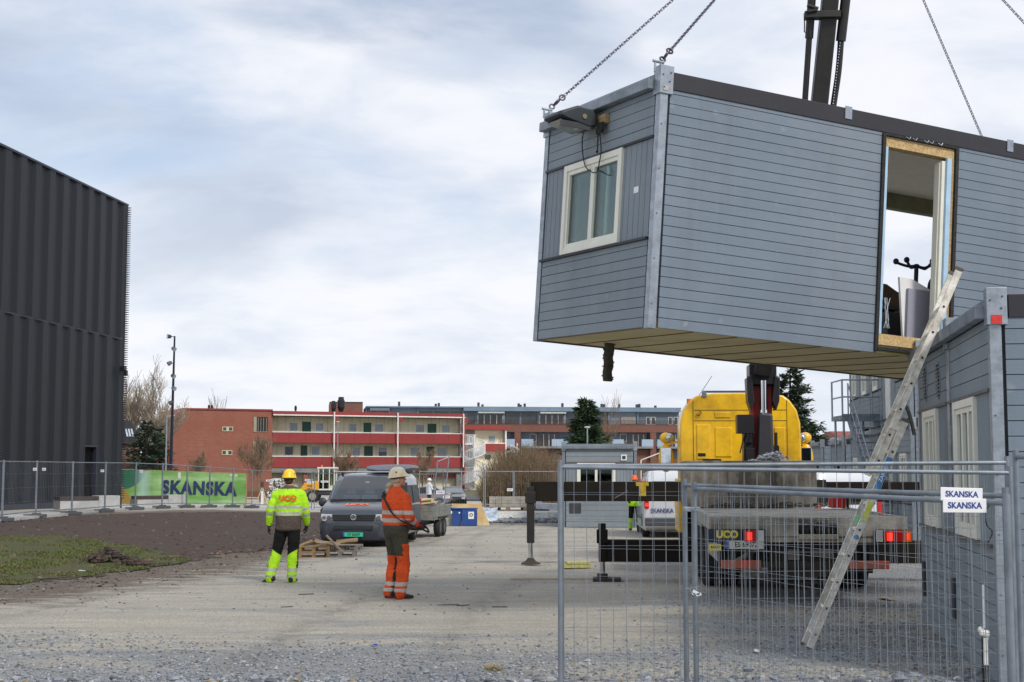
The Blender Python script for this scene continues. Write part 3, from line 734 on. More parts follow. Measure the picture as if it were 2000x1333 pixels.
# ---- things inside the cabin
def hl_box(root, name, x0, x1, y0, y1, z0, z1, m, bev=.004): return MB().bx(x0, x1, y0, y1, z0, z1).build(name, m, root, bevel=bev)
yl = .38
a = hloc(1762, 548, yl=yl); b = hloc(1850, 690, yl=yl)
pan = local_thing('partition_panel', 'white curved-top partition board leaning inside the open doorway', 'partition board', (0, 0, 0))
c1 = hloc(1757, 541, yl=yl); c2 = hloc(1790, 545, yl=yl); c3 = hloc(1823, 556, yl=yl); 
pts = [(c1.x, c1.z), (c1.x+.2, c1.z-.005), (c1.x+.45, c1.z-.09), (c1.x+.62, c1.z-.16), (c1.x+.95, c1.z-.18), (c1.x+.95, .21), (c1.x+.10, .21)]
MB().xz(pts, yl, yl+.035).build('board', white, pan, bevel=.004)
c4 = hloc(1774, 563, yl=yl-.04); pn2 = local_thing('screen_panel', 'grey fabric screen leaning on the white board in the doorway', 'screen', (0, 0, 0))
MB().bx(c4.x, c4.x+.75, yl-.045, yl-.003, .26, c4.z).build('fabric_board', fabric_grey, pn2, bevel=.008)
MB().cyl((c4.x+.02, yl-.05, c4.z-.75), (c4.x+.02, yl-.04, c4.z-.75), .015).build('peg', black, pn2)
dk = local_thing('desk', 'dark brown curved desk tipped up at the left of the cabin doorway', 'desk', (0, 0, 0))
e1 = hloc(1718, 552, yl=1.3); dxe = hloc(1766, 600, yl=.75).x
pts = [(e1.x-.25, e1.z), (e1.x+.12, e1.z-.01), (e1.x+.30, e1.z-.09), (e1.x+.42, e1.z-.12), (e1.x+.45, e1.z-.13), (e1.x+.45, .3), (e1.x-.25, .3)]
MB().xz(pts, 1.3, 1.34).build('desk_top', M('dark_brown_laminate', S(74, 52, 40), .35), dk)
MB().bx(e1.x-.35, dxe, .7, 1.28, .22, .62).bx(e1.x-.35, dxe-.02, .75, 1.1, .66, .70).build('desk_frame', M('near_black_laminate', (.012, .012, .013), .5), dk)
wr = MB(); random.seed(3); g0 = hloc(1745, 618, yl=.8)
for k in range(6):
    wr.path(spline([(g0.x-.15+.02*k, .8, g0.z-.04), (g0.x-.03, .79, g0.z+.02*random.random()), (g0.x+.05, .8, g0.z-.03+.02*k), (g0.x+.22, .8, g0.z+.02)], 5), .005, 5)
wr.path(spline([(g0.x+.12, .79, g0.z), (g0.x+.16, .78, g0.z-.1), (g0.x+.10, .79, g0.z-.16), (g0.x+.14, .79, g0.z-.05)], 6), .005, 5)
cbl = wr.build('cable_bundle', M('pale_cable', S(175, 178, 178), .5)); cbl.matrix_world = HM; tag(cbl, 'bundle of pale tangled cables lying on the dark desk in the doorway', 'cables')
ct = local_thing('coat_stand', 'dark blue coat stand with curled hooks showing above the white board', 'coat stand', (0, 0, 0))
k0 = hloc(1790, 520, yl=1.6); dm = M('dark_blue_stand', S(34, 36, 62), .4, .2)
mb = MB().cyl((k0.x, 1.6, .2), (k0.x, 1.6, k0.z), .03, n=10).ball((k0.x, 1.6, k0.z), (.045, .045, .03)); mb.build('pole', dm, ct, smooth=50)
for (dx, dy, px, py) in ((-1, 0, 1750, 511), (1, 0, 1821, 511), (-.4, .9, 1771, 508), (.3, -.9, 1822, 515)):
    e = hloc(px, py, yl=1.6+.12*dy); c0 = Vector((k0.x, 1.6, k0.z)); mid = c0.lerp(e, .6); mid.z = k0.z-.015
    h = MB().path(spline([c0, c0.lerp(mid, .6)+Vector((0, 0, -.01)), mid, e.lerp(mid, .2)+Vector((0, 0, -.01)), e]), .02, 8).ball(e, (.04, .04, .042)); h.build('hook', dm, ct, smooth=50)
MB().xy([(k0.x+.3*math.cos(i*.7), 1.6+.3*math.sin(i*.7)) for i in range(9)], .2, .22).build('foot', dm, ct)
ch = local_thing('chair', 'dark chair mostly hidden behind the white board in the doorway', 'chair', (0, 0, 0))
h0 = hloc(1822, 556, yl=1.3)
MB().ball((h0.x+.03, 1.3, h0.z-.05), (.12, .05, .16)).cyl((h0.x+.03, 1.33, .6), (h0.x+.03, 1.33, h0.z-.1), .02).build('backrest', M('navy_fabric', S(30, 32, 60), .9), ch, smooth=60)
MB().bx(h0.x-.2, h0.x+.25, 1.0, 1.4, .55, .62).cyl((h0.x+.03, 1.2, .22), (h0.x+.03, 1.2, .55), .03).bx(h0.x-.2, h0.x+.25, 1.18, 1.22, .2, .24).build('seat', M('navy_fabric', S(30, 32, 60), .9), ch)
MB().bx(d0+.16, d0+.42, 1.2, 1.25, zt_ := HH-.27, zt_+.04).build('ceiling_lamp', white, hang)

# ---- chains and hook
HOOK = Vector((4.78, 19.3, 10.55))
steel = M('blued_chain_steel', S(82, 78, 92), .42, .75, .35, 30)
def chain(p0, p1, lb):
    p0, p1 = Vector(p0), Vector(p1); d = (p1-p0); Ln = d.length; d.normalize(); mb = MB(); pitch = .042; n = int(Ln/pitch)
    a = d.cross(Vector((0, 1, 0))).normalized(); b = d.cross(a).normalized()
    for i in range(n):
        c = p0+d*(i+.5)*pitch; u = a if i % 2 else b; u = (u*math.cos(.5)+(b if i % 2 else -a)*math.sin(.5))
        hl, r, t = .018, .0135, .0052; pts = []
        for k in range(10):
            an = 2*math.pi*k/10; e = d*(math.cos(an)*r+(hl if math.cos(an) > 0 else -hl))+u*math.sin(an)*r*1.25; pts.append(c+e)
        N_ = d.cross(u); vs = []; fs = []
        for k, p in enumerate(pts):
            rad = (p-c).normalized()
            vs += [p+rad*t, p+N_*t, p-rad*t, p-N_*t]
        for k in range(10):
            k2 = (k+1) % 10
            for j in range(4): fs.append((k*4+j, k*4+(j+1) % 4, k2*4+(j+1) % 4, k2*4+j))
        mb.add(vs, fs)
    root = thing('lifting_chain', lb, 'chain', p0, 0, 'chains holding the hanging cabin')
    o = mb.build('links', steel, root, fix=False); o.location = -p0
    h = MB(); q = p0
    h.torus(q-d*.0, d.cross(a), .035, .012, 14, 6)
    h.torus(q-d*.10, d.cross(b), .045, .015, 14, 6).cyl(q-d*.06, q-d*.17, .014, n=8); h.torus(q-d*.19, d.cross(a), .032, .011, 12, 6)
    h = h.build('hook', steel, root, smooth=60); h.location = -p0
def corner(x, y): return HM@Vector((x, y, HH+.11))
for (x, y, lb) in ((-.02, .02, 'lifting chain rising from the nearest front corner of the hanging cabin'),
                   (-.02, HW-.02, 'lifting chain rising from the left corner by the flood light'),
                   (HL+.03, HW-.02, 'lifting chain ending behind the roof edge right of the doorway'),
                   (HL+.03, .02, 'lifting chain running out at the top right corner of the photo')):
    c = corner(x, y); dd = (HOOK-c).normalized(); chain(c+dd*.24, HOOK, lb)
hk = thing('crane_hook_block', 'steel hook ring gathering the four lifting chains under the crane jib', 'crane hook', HOOK)
MB().torus((0, 0, .05), (0, 1, 0), .09, .022, 18, 8).build('ring', steel, hk, smooth=60)
MB().bx(-.09, .09, -.06, .06, .12, .42).build('block', dgrey, hk, bevel=.02)

# ---- cabins standing on the right
GH, GW, GL = 3.28, 2.55, 7.6
ga = -math.atan2(.158, .987); g1 = Vector((4.09, 12.15, 0)); u_ = Vector((.158, .987, 0))
GF = Face(1795, 17.25, 1943, 12.15)
def gy(px, py, k=0): a, z = GF.loc(px, py); return GF.len-a-k*2.565, z
near_m = module('site_cabin', 'nearest grey cabin at the right edge with red sticker on its corner plate', g1, (0, 0, ga), GL, GW, GH, .13, 'grey timber-clad site cabins', windows=[(gy(1915, 900)[0], gy(1873, 900)[0])], wz=(1.16, 2.46))
y0, y1 = gy(1915, 900)[0], gy(1873, 900)[0]
window(near_m, y0, y1, 1.165, 2.455, curtain=[(y1-.3, y1-.1)], mull=2)
g2 = g1+u_*2.565
ww = (gy(1838, 900, 1)[0], gy(1811, 900, 1)[0])
far_m = module('site_cabin', 'grey cabin standing behind the nearest one with oval vents above its window', g2, (0, 0, ga), GL, GW, GH, .13, 'grey timber-clad site cabins', windows=[ww], wz=(1.16, 2.46))
window(far_m, ww[0], ww[1], 1.165, 2.455, curtain=[(ww[1]-.3, ww[1]-.1)], mull=2)
MB().ob((.03, -.056, GH-.215), (.085, .008, .075)).build('red_sticker', M('red_sticker', S(205, 52, 44), .6, 0, .2, 30), near_m)
for (px, py) in ((1811, 750), (1837, 744)):
    y, z = gy(px, py, 1); mb = MB(); rr = []
    mb.xz([(0, 0)], 0, 0) if False else None
    pts = [(-.034, y+.13*math.cos(i*.3927), z+.19*math.sin(i*.3927)) for i in range(16)]
    fr_ = MB(); fr_.prism([(p[0], y+(p[1]-y)*1.12, z+(p[2]-z)*1.06) for p in pts], (.012, 0, 0)); v = fr_.build('oval_vent', clad_e, far_m)
    sl = MB()
    for k in range(9):
        zz_ = z-.16+.04*k; h = .12*math.sqrt(max(.02, 1-((zz_-z)/.19)**2)); sl.ob((-.04, y, zz_), (.012, 2*h, .022))
    sl.build('louvre', black, v)
for (px, py, k, rt) in ((1810, 1130, 1, far_m), (1870, 1168, 0, near_m)):
    y, z = gy(px, py, k); MB().bx(-.05, -.024, y-.07, y+.07, z-.2, z+.2).build('service_hatch', dgrey, rt, bevel=.004)
# crossing cable on the post, stand pipe with rag
mb = MB(); P = [W(1935, 985, 12.05), W(1925, 1000, 12.0), W(1927, 1025, 12.0), W(1938, 1040, 12.02), W(1930, 1060, 12.02)]
o = mb.path(spline(P), .006, 6).build('cable_loop', blackr); tag(o, 'thin black cable loop hanging on the corner post below the signs', 'cable')
p = W(1924, 1300, 12.0); sp = thing('stand_pipe', 'black pipe standing at the cabin corner with white rag tied on top', 'pipe', (p.x, p.y, gz(p.x, p.y)))
MB().cyl((0, 0, 0), (0, 0, .46), .024, n=10).cyl((.0, 0, .15), (0, 0, .19), .03, n=10).build('pipe', blackr, sp, smooth=40)
random.seed(2); mb = MB()
for k in range(9): mb.ball((random.uniform(-.03, .03), random.uniform(-.03, .03), .44+random.uniform(-.02, .05)), (random.uniform(.018, .035), .02, random.uniform(.015, .035)), nu=7, nv=5)
mb.bx(-.018, .018, -.028, -.022, .2, .42).build('rag', M('dirty_white_rag', S(205, 203, 198), .9), sp, smooth=60)
MB().bx(-.008, .008, -.006, .006, .5, .85).build('tape', M('faint_tape', S(170, 176, 180), .7), sp)
# ---- cabin in the middle distance
cf = G(1170, 1026); px0, px1 = W(1100, 1000, 50).x, W(1243, 1000, 50).x; zb = gz(2.5, 50)+.02
mid = module('site_cabin', 'single grey cabin end-on in the middle distance with small white wall vent', (px1, 50, zb), (0, 0, R(90)+R(-4.0)), 8.0, px1-px0, 2.9, .19, 'grey timber-clad site cabins',
             windows=[(.85, 2.0)], wz=(1.02, 2.22), lite=True)
window(mid, .72, 2.05, 1.03, 2.21, curtain=[(1.55, 1.9), (.9, 1.05)])
y_ = (1219-1243)/56*-1
MB().bx(-.06, -.02, .32, .52, 2.3, 2.5).build('wall_vent', white, mid); MB().bx(-.065, -.055, .36, .48, 2.34, 2.46).build('vent_slots', dgrey, mid)
MB().bx(-.05, -.02, px1-px0-.62, px1-px0-.22, .48, .82).build('fuse_box', dgrey, mid)
for i, (yy, c) in enumerate(((px1-px0-.72, white),)):
    pass
# ================================================================ FENCES
def fence_panel(name, lb, A, B, h, wire=.0016, group=None, post=.021, dx=.1, nh=9, parent_signs=(), lean=(0, 0), hz=None, seed=0, mat_=None, step=1):
    """A, B = foot points (x,y,z) of the two uprights"""
    A, B = Vector(A), Vector(B); root = thing(name, lb, 'fence', A, 0, group); u = (B-A); L = Vector((u.x, u.y, 0)).length; uh = Vector((u.x, u.y, 0)).normalized()
    lv = Vector((lean[0], lean[1], 0)); m = mat_ or galv_d; rnd = random.Random(seed)
    def P(a, z): q = u*(a/L); return Vector((q.x, q.y, q.z+z))+lv*z
    for a in (0, L): MB().cyl(P(a, 0), P(a, h+.03), post, n=10).build('post', m, root, smooth=50)
    MB().cyl(P(0, h-.02), P(L, h-.02), post*.8, n=10).build('rail', m, root, smooth=50)
    MB().cyl(P(0, .12), P(L, .12), post*.9, n=8).build('rail', m, root, smooth=50)
    w = MB(); n = int(L/dx)
    for i in range(1, n):
        a = L*i/n+rnd.uniform(-.004, .004); pts = [P(a+rnd.uniform(-.004, .004), .1+(h-.12)*k/5) for k in range(6)]
        w.path(pts, wire, 3)
        if rnd.random() < .0: pass
    zs = hz or [.12+(h-.14)*k/nh for k in range(nh+1)]
    for z in zs:
        pts = [P(L*k/8, z+rnd.uniform(-.003, .003)) for k in range(9)]; w.path(pts, wire, 3)
        pass
    w.build('wire_mesh', m, root, fix=False)
    return root
grp = 'mesh fence panels in the foreground'
def wz_(px, py, D): return W(px, py, D)
def fp(lb, pl, yl_, dl, pr, yr, dr, seed, h=2.0):
    a = W(pl, yl_, dl); b = W(pr, yr, dr); return fence_panel('mesh_fence', lb, (a.x, a.y, a.z-h+.02), (b.x, b.y, b.z-h+.02), h, group=grp, seed=seed)
fp('front fence panel with the highest top rail, reaching the right cabin', 1096, 911, 11.25, 1967, 904, 11.2, 1)
fp('front fence panel whose rail runs just under the highest rail', 1094, 913, 11.1, 1973, 924, 10.95, 2)
fp('front fence panel from the middle uprights, the upper of the two slanting rails', 1337, 948, 11.5, 1964, 969, 8.6, 3)
fp('lowest front fence panel, its rail slanting down behind the name signs', 1356, 955, 11.2, 1966, 983, 7.9, 4)
fp('fence panel at the extreme right edge beyond the nearest uprights', 1984, 893, 10.2, 2110, 895, 8.9, 5)
# clamp and tape on the middle uprights
a = W(1344, 995, 11.15); cl = thing('fence_clamp', 'galvanised clamp joining the middle pair of fence uprights', 'clamp', a)
MB().bx(-.035, .085, -.05, -.025, -.018, .018).cyl((.03, -.06, 0), (.03, .02, 0), .011, n=8).bx(-.035, .085, .03, .045, -.018, .018).build('strap', galv, cl, bevel=.004)
a = W(1350, 1155, 11.1); cl = thing('wire_tie', 'white plastic tape and wire twisted round the middle fence uprights', 'tie', a)
mb = MB(); random.seed(6)
for k in range(5): mb.path(spline([(-.03+random.uniform(-.02, .02), -.04, random.uniform(-.03, .04)), (random.uniform(-.02, .04), -.06, random.uniform(-.05, .05)), (.07+random.uniform(-.03, .04), -.03, random.uniform(-.05, .06))], 5), .003, 4)
mb.build('wire', galv, cl); MB().ob((.03, -.06, -.005), (.055, .004, .022), Matrix.Rotation(.5, 3, 'Y')).ob((.05, -.06, -.02), (.04, .004, .02), Matrix.Rotation(-.3, 3, 'Y')).build('tape', white, cl)
# name signs on the fence
def sign(px, py, w, h, D, lb, s='SKANSKA', tilt=0, yaw=0, grp='small white name signs wired to fences'):
    c = W(px, py, D); r = thing('name_sign', lb, 'sign', c, yaw, grp)
    MB().bx(-w/2, w/2, -.003, .003, -h/2, h/2).build('plate', M('sign_plate', (.82, .82, .83), .4, 0, .04), r, bevel=.002 if D < 20 else 0)
    r.rotation_euler = (0, tilt, yaw)
    if s: text('lettering', s, h*.62, M('sign_blue', S(40, 66, 140), .5), r, (0, -.0045, -.0), (math.pi/2, 0, 0), bold=.022, depth=.0008, sx=w*.88/(h*.62*4.9))
    return r
sign(1878, 966, .318*.735, .10*.735, 8.04, 'upper of the two white name signs on the front fence, blue capitals', tilt=.03)
sign(1884, 988, .33*.73, .106*.73, 8.0, 'lower of the two white name signs on the front fence, blue capitals', tilt=.01)
# ---- long fence on the left, running away from the camera
concf = M('fence_foot_concrete', S(95, 98, 104), .9, 0, .25, 4, bump=.3)
LP = [(-40, 46.2), (10, 49.3), (75, 53.0), (145, 56.2), (209, 59.7), (268, 63.2), (320, 66.6), (368, 70.0), (412, 73.2), (457, 76.2), (495, 78.6)]
names = ['outside the left edge', 'at the left edge of the photo', 'first whole panel from the left, by the dark wall', 'left of the dark doorway', 'right of the dark doorway, before the corner', 'before the green banner left end, dark swirl behind', 'before the first letters of the banner', 'before the middle letters of the banner', 'before the last letters of the banner', 'at the right end of the green banner']
feet = []
for i in range(len(LP)-1):
    (pa, da), (pb, db) = LP[i], LP[i+1]
    xa, xb = (pa-CX)/FPX*da, (pb-CX)/FPX*db; xa += .03; 
    fence_panel('mesh_fence', 'mesh fence panel '+names[i], (xa, da, gz(xa, da)+.13), (xb, db, gz(xb, db)+.13), 1.95, wire=.0022, group='mesh fence panels along the dark building', dx=.14, hz=[.5, 1.0, 1.5], seed=i, post=.024)
    feet.append((xb, db))
names2 = ['at the left edge of the photo', 'under the second upright from the left', 'under the upright left of the dark doorway', 'under the upright right of the dark doorway', 'below the left end of the green banner', 'below the first letter of the banner', 'below the third letter of the banner', 'below the fifth letter of the banner', 'below the last letter of the banner', 'beyond the right end of the banner']
for i, (x, y) in enumerate(feet):
    o = MB().ob((0, 0, .065), (.8, .26, .13)).ob((0.05, 0, .15), (.3, .2, .04)).build('concrete_ballast', concf, bevel=.02); o.location = (x, y, gz(x, y)+.02); o.rotation_euler = (0, 0, .08*math.sin(i*2))
    tag(o, 'concrete fence foot '+names2[i], 'fence foot', 'concrete feet of the left fence')
for (px, py, D, lb) in ((68, 917, 52.7, 'tiny white sign left of the second fence upright by the dark wall'), (86, 917, 53.4, 'tiny white sign right of the second fence upright by the dark wall'),
                        (200, 920, 59.4, 'tiny white sign on the fence beside the dark doorway'), (276, 921, 63.4, 'tiny white sign above the left end of the green banner'),
                        (451, 928, 75.8, 'tiny white sign left of the upright at the last banner letter'), (461, 929, 76.2, 'tiny white sign right of the upright at the last banner letter')):
    sign(px, py, .14, .10, D, lb)
# fence line across the middle, behind the worker
mp = [(495, 79.2), (553, 79.2), (611, 79.0), (616, 79.3), (735, 79.3), (848, 79.6)]
tops = []
nm = ['behind the yellow helmet worker left side', 'between the yellow helmet worker and the loader', None, 'behind the grey van windscreen', 'behind the trailer planks']
for i in range(len(mp)-1):
    if nm[i] is None: continue
    (pa, da), (pb, db) = mp[i], mp[i+1]; xa, xb = (pa-CX)/FPX*da, (pb-CX)/FPX*db
    fence_panel('mesh_fence', 'mesh fence panel '+nm[i], (xa, da, gz(xa, da)+.1), (xb, db, gz(xb, db)+.1), 2.0, wire=.0022, group='mesh fence panels across the middle of the site', dx=.14, hz=[.6, 1.3], seed=40+i, post=.024)
mp = [(845, 60.5), (868, 62.5), None, (820, 86), (866, 86), (945, 86.3), None, (948, 86), (1002, 86), (1004, 86), (1085, 86), (1180, 86)]
nm = {0: 'leaning askew beside the blue box, half edge-on', 3: 'behind the person in white', 4: 'behind the parked dark car', 7: 'in front of the brown thicket, left', 9: 'in front of the brown thicket, right, by the outrigger', 10: 'behind the outrigger beam in the distance'}
for i, lb in nm.items():
    (pa, da), (pb, db) = mp[i], mp[i+1]; xa, xb = (pa-CX)/FPX*da, (pb-CX)/FPX*db
    fence_panel('mesh_fence', 'mesh fence panel '+lb, (xa, da, gz(xa, da)+(.3 if i else .25)), (xb, db, gz(xb, db)+(.3 if i else .45)), 2.1, wire=.0022, group='mesh fence panels across the middle of the site', dx=.14, hz=[.6, 1.35], seed=60+i, post=.028, mat_=galv, lean=(.1, 0) if i == 0 else (0, 0))
for (px, py, w, h, D, lb) in ((527, 939, .42, .10, 79.1, 'white sign strip on the fence right of the yellow helmet'), (523, 0, 0, 0, 0, None), (634, 941, .42, .1, 79.1, 'white sign strip on the fence before the loader cab'),
                   (603, 938, .42, .1, 79.1, 'upper left white sign strip beside the loader'), (606, 942.5, .36, .1, 79.0, 'lower white sign strip beside the loader engine hood'),
                   (860, 962, .5, .2, 85.8, 'white name sign on the fence right of the person in white'), (872, 971, .42, .16, 85.9, 'small lower white sign beside the leaning fence panel'), (996, 957, .35, .16, 85.9, 'white sign on the fence before the brown thicket')):
    if lb: sign(px, py, w, h, D, lb)

# ---- green banner hoarding
bn = Face(232, 80.5, 483, 80.0, 0); 
m = bpy.data.materials.new('green_banner_print'); t = NT(m)
sx = t.n('ShaderNodeSeparateXYZ'); t.L.new(t.tc.outputs['Object'], sx.inputs[0])
a = t.noise(1.1, 5, .6, (.7, 1, 2)); c = t.mix(a, S(102, 158, 70), S(130, 182, 90)); c = t.mix(t.noise(.6, 3, .6, (.4, 1, 3), .45, .7), c, S(172, 208, 150))
# darker teal swirl and sandy corner printed at the left end
dsw = t.math('ADD', t.math('POWER', t.math('MULTIPLY', t.math('SUBTRACT', sx.outputs[0], -.0), .72), 2.), t.math('POWER', t.math('MULTIPLY', t.math('SUBTRACT', sx.outputs[2], 1.75), 1.25), 2.))
dsw = t.math('ADD', dsw, t.math('MULTIPLY', t.noise(2, 3, .5), .15))
c = t.mix(t.rng(dsw, 1.42, 1.30), c, S(48, 112, 84)); 
pale = t.rng(t.math('ABSOLUTE', t.math('SUBTRACT', sx.outputs[0], 1.55)), .45, .1); c = t.mix(t.math('MULTIPLY', pale, .65), c, S(178, 208, 206))
br = t.math('SUBTRACT', t.math('ADD', t.math('MULTIPLY', sx.outputs[0], 1.2), sx.outputs[2]), 1.45); c = t.mix(t.rng(br, .05, -.1), c, S(170, 138, 66))
t.L.new(c, t.b.inputs['Base Color']); t.b.inputs['Roughness'].default_value = .5
zb = W(300, 987, 80.2).z; zt = W(300, 917, 80.2).z; br_ = thing('banner_hoarding', 'long green printed banner on a timber frame behind the left fence, dark blue name', 'banner', (bn.o.x, bn.o.y, zb), bn.rz)
H_ = zt-zb; L_ = bn.len
sl = .24
mb = MB(); N_ = 28
for i in range(N_):
    x0, x1 = L_*i/N_, L_*(i+1)/N_; y0, y1 = -.03+.02*math.sin(i*1.3), -.03+.02*math.sin((i+1)*1.3); t0, t1 = H_-sl*i/N_, H_-sl*(i+1)/N_
    for k in range(4): mb.add([(x0, y0, .05+(t0-.05)*k/4), (x1, y1, .05+(t1-.05)*k/4), (x1, y1, .05+(t1-.05)*(k+1)/4), (x0, y0, .05+(t0-.05)*(k+1)/4)], [(0, 1, 2, 3)])
mb.build('banner', m, br_, smooth=60)
fr = MB().beam((0, .0, H_+.0), (L_, .0, H_-sl), .06, .05)
for i in range(8): fr.bx(L_*i/7-.04, L_*i/7+.04, .01, .06, 0, H_-sl*i/7-.02)
fr.build('timber_frame', woodc, br_)
tx = bn.loc(389, 955)
text('lettering', 'SKANSKA', .98, M('banner_navy', S(34, 46, 96), .5, 0, .1), br_, (tx[0], -.056, tx[1]-zb), (math.pi/2, math.radians(1.8), 0), bold=.048, depth=.002, sx=.9, sp=1.14)
MB().bx(bn.loc(351, 930)[0]-.08, bn.loc(351, 930)[0]+.08, -.062, -.056, bn.loc(351, 935)[1]-zb, bn.loc(351, 923)[1]-zb).build('notice', whitep, br_)

# ---- ladder
lad = thing('extension_ladder', 'long aluminium extension ladder leaning on the right cabin roof edge', 'ladder', (2.98, 14.6, 0))
base = Vector((0, 0, 0)); top = Vector((4.645-2.98, -.12, 3.80)); d = (top-base).normalized(); rd = Vector((.085, 1, 0)).normalized()
rd = (rd-d*rd.dot(d)).normalized(); pn = d.cross(rd).normalized(); 
if pn.z < 0: pn = -pn
Lt = (top-base).length; Wd = .40
ladm = M('worn_ladder_aluminium', S(226, 222, 212), .55, .05, .3, 7, c2=S(176, 168, 152), bump=.1, bs=40)
def section(s0, s1, off, wd, nm_):
    Mx = Matrix((rd, pn, d)).transposed()
    for e in (-1, 1):
        c = base+d*(s0+s1)/2+pn*off+rd*(wd/2*e+.2)
        MB().ob(c, (.026, .072, s1-s0), Mx).ob(c+pn*.03, (.034, .010, s1-s0), Mx).ob(c-pn*.03, (.034, .010, s1-s0), Mx).build('stile', ladm, lad, bevel=.002)
    mb = MB(); hb = MB(); n = int((s1-s0-.1)/.285)
    for i in range(n):
        s = s0+.16+i*.285; a = base+d*s+pn*off+rd*(.2-wd/2-.014); b = base+d*s+pn*off+rd*(.2+wd/2+.014)
        mb.ob((a+b)/2, (wd+.02, .03, .03), Mx); hb.ob(a, (.006, .021, .021), Mx); hb.ob(b, (.006, .021, .021), Mx)
    mb.build('rung', ladm, lad); hb.build('rung_end', black, lad)
    cap = MB()
    for e in (-1, 1):
        for s in ((s1,) if off else (s0, s1)):
            cap.ob(base+d*s+pn*off+rd*(wd/2*e+.2), (.04, .082, .035), Mx)
    cap.build('end_cap', M('grey_cap', S(98, 90, 84), .7), lad, bevel=.005)
section(.0, 2.50, .0, .40, 'lower'); section(1.86, Lt, .085, .33, 'upper')
Mx = Matrix((rd, pn, d)).transposed()
s_ = 2.0; c = base+d*1.92+rd*(-.0185-.0)+pn*-.0
lb_ = MB().ob(c, (.003, .062, .34), Mx).build('brand_label', M('label_blue', S(60, 130, 190), .4), lad)
tt = text('lettering', 'ZARGES', .052, white, lad, c-rd*.003, (0, 0, 0), bold=.02, depth=.0006)
X = d; Z = -rd; Y = Z.cross(X); tt.matrix_basis = Matrix.Translation(c-rd*.003) @ Matrix((X, Y, Z)).transposed().to_4x4()
MB().ob(base+d*1.5-rd*.0185, (.003, .05, .20), Mx).build('yellow_label', M('label_yellow', S(205, 215, 80), .4), lad)
MB().ob(base+d*1.4+rd*.38, (.003, .05, .10), Mx).build('green_label', M('label_green', S(150, 220, 160), .4), lad)
MB().cyl(base+d*1.22-rd*.014, base+d*1.22-rd*.021, .024, n=14).build('blue_dot', M('label_blue', S(60, 130, 190), .4), lad)
MB().ob(base+d*2.42+pn*.04+rd*0, (.05, .15, .10), Mx).ob(base+d*2.42+pn*.04+rd*.4, (.05, .15, .10), Mx).build('guide_bracket', ladm, lad, bevel=.004)
# ---- wood block pair etc: concrete benches
def bench(lb, pl, pr, pm, D, ytop, hh):
    a = W(pl, 1000, D); b = W(pr, 1000, D+1.5); mdl = W(pm, 1000, D+.6); z = gz(a.x, D)+.1; r = thing('concrete_bench', lb, 'bench', (a.x, D, z), math.atan2(1.5, b.x-a.x), 'concrete benches by the dark building')
    L = math.hypot(b.x-a.x, 1.5); Lm = L*(pm-pl)/(pr-pl)
    MB().bx(0, Lm, 0, .9, 0, hh-.02).bx(Lm+.003, L, .0, .9, 0, hh+.16).build('concrete_block', M('pale_concrete', (.46, .46, .45), .85, 0, .15, 2, bump=.2), r, bevel=.015)
    MB().bx(-.03, Lm-.01, -.04, .7, hh-.018, hh+.13).build('seat', M('dark_brown_slats', S(66, 48, 44), .7, 0, .2), r, bevel=.01)
bench('nearer pale concrete bench with dark seat in front of the dark building', 117, 234, 192, 60.5, 985, .40)
bench('farther pale concrete bench with dark seat in front of the green banner', 268, 361, 328, 69, 985, .36)
# ================================================================ PEOPLE
skin = M('skin', S(196, 146, 120), .55, 0, .12, 8); hairm = M('grey_blond_hair', S(178, 166, 140), .8, 0, .3, 30, sc=(3, 3, .4), bump=.6, bs=60)
hairb = M('dark_hair', S(52, 42, 34), .8, 0, .3, 30, bump=.5)
def cloth(name, c, var=.22, dirt=None):
    if name in _mats: return _mats[name]
    m = bpy.data.materials.new(name); t = NT(m); a = t.noise(7, 5, .6, (1, 1, .55), .3, .7, .5); d = t.noise(3, 6, .7, lo=.5, hi=.8, loc=(7, 1, 2))
    cc = t.mix(a, scale_c(c, 1.05), scale_c(c, 1-var)); cc = t.mix(t.math('MULTIPLY', d, .45 if dirt else .12), cc, dirt or S(80, 74, 66))
    t.L.new(cc, t.b.inputs['Base Color']); t.b.inputs['Roughness'].default_value = .85; t.b.inputs['Specular IOR Level'].default_value = .2
    t.bump(t.math('ADD', t.noise(9, 4, .55, (1, 1, .6), dist=.8), t.math('MULTIPLY', t.noise(120, 2, .5), .15)), .55, .02); _mats[name] = m; return m
hv = cloth('hi_vis_yellow', S(176, 232, 44), .14); org = cloth('hi_vis_orange', S(218, 84, 40), .2, S(110, 64, 44)); olive = cloth('dark_olive_cloth', S(74, 72, 60), .3)
blk = cloth('black_work_cloth', S(30, 29, 30), .3); brn = cloth('brown_grey_cloth', S(92, 82, 76), .2); refl = cloth('reflective_tape', S(178, 178, 172), .12); bootm = M('boot_leather', S(34, 32, 32), .6, 0, .3, 8, bump=.2)
navy = cloth('navy_cloth', S(40, 44, 62), .2); whitec = cloth('white_coat_cloth', S(220, 222, 226), .1); glovem = cloth('dark_glove', S(44, 44, 46)); redglove = cloth('red_glove', S(178, 42, 58))
eyem = M('eye_dark', S(40, 34, 32), .3)
from mathutils import kdtree
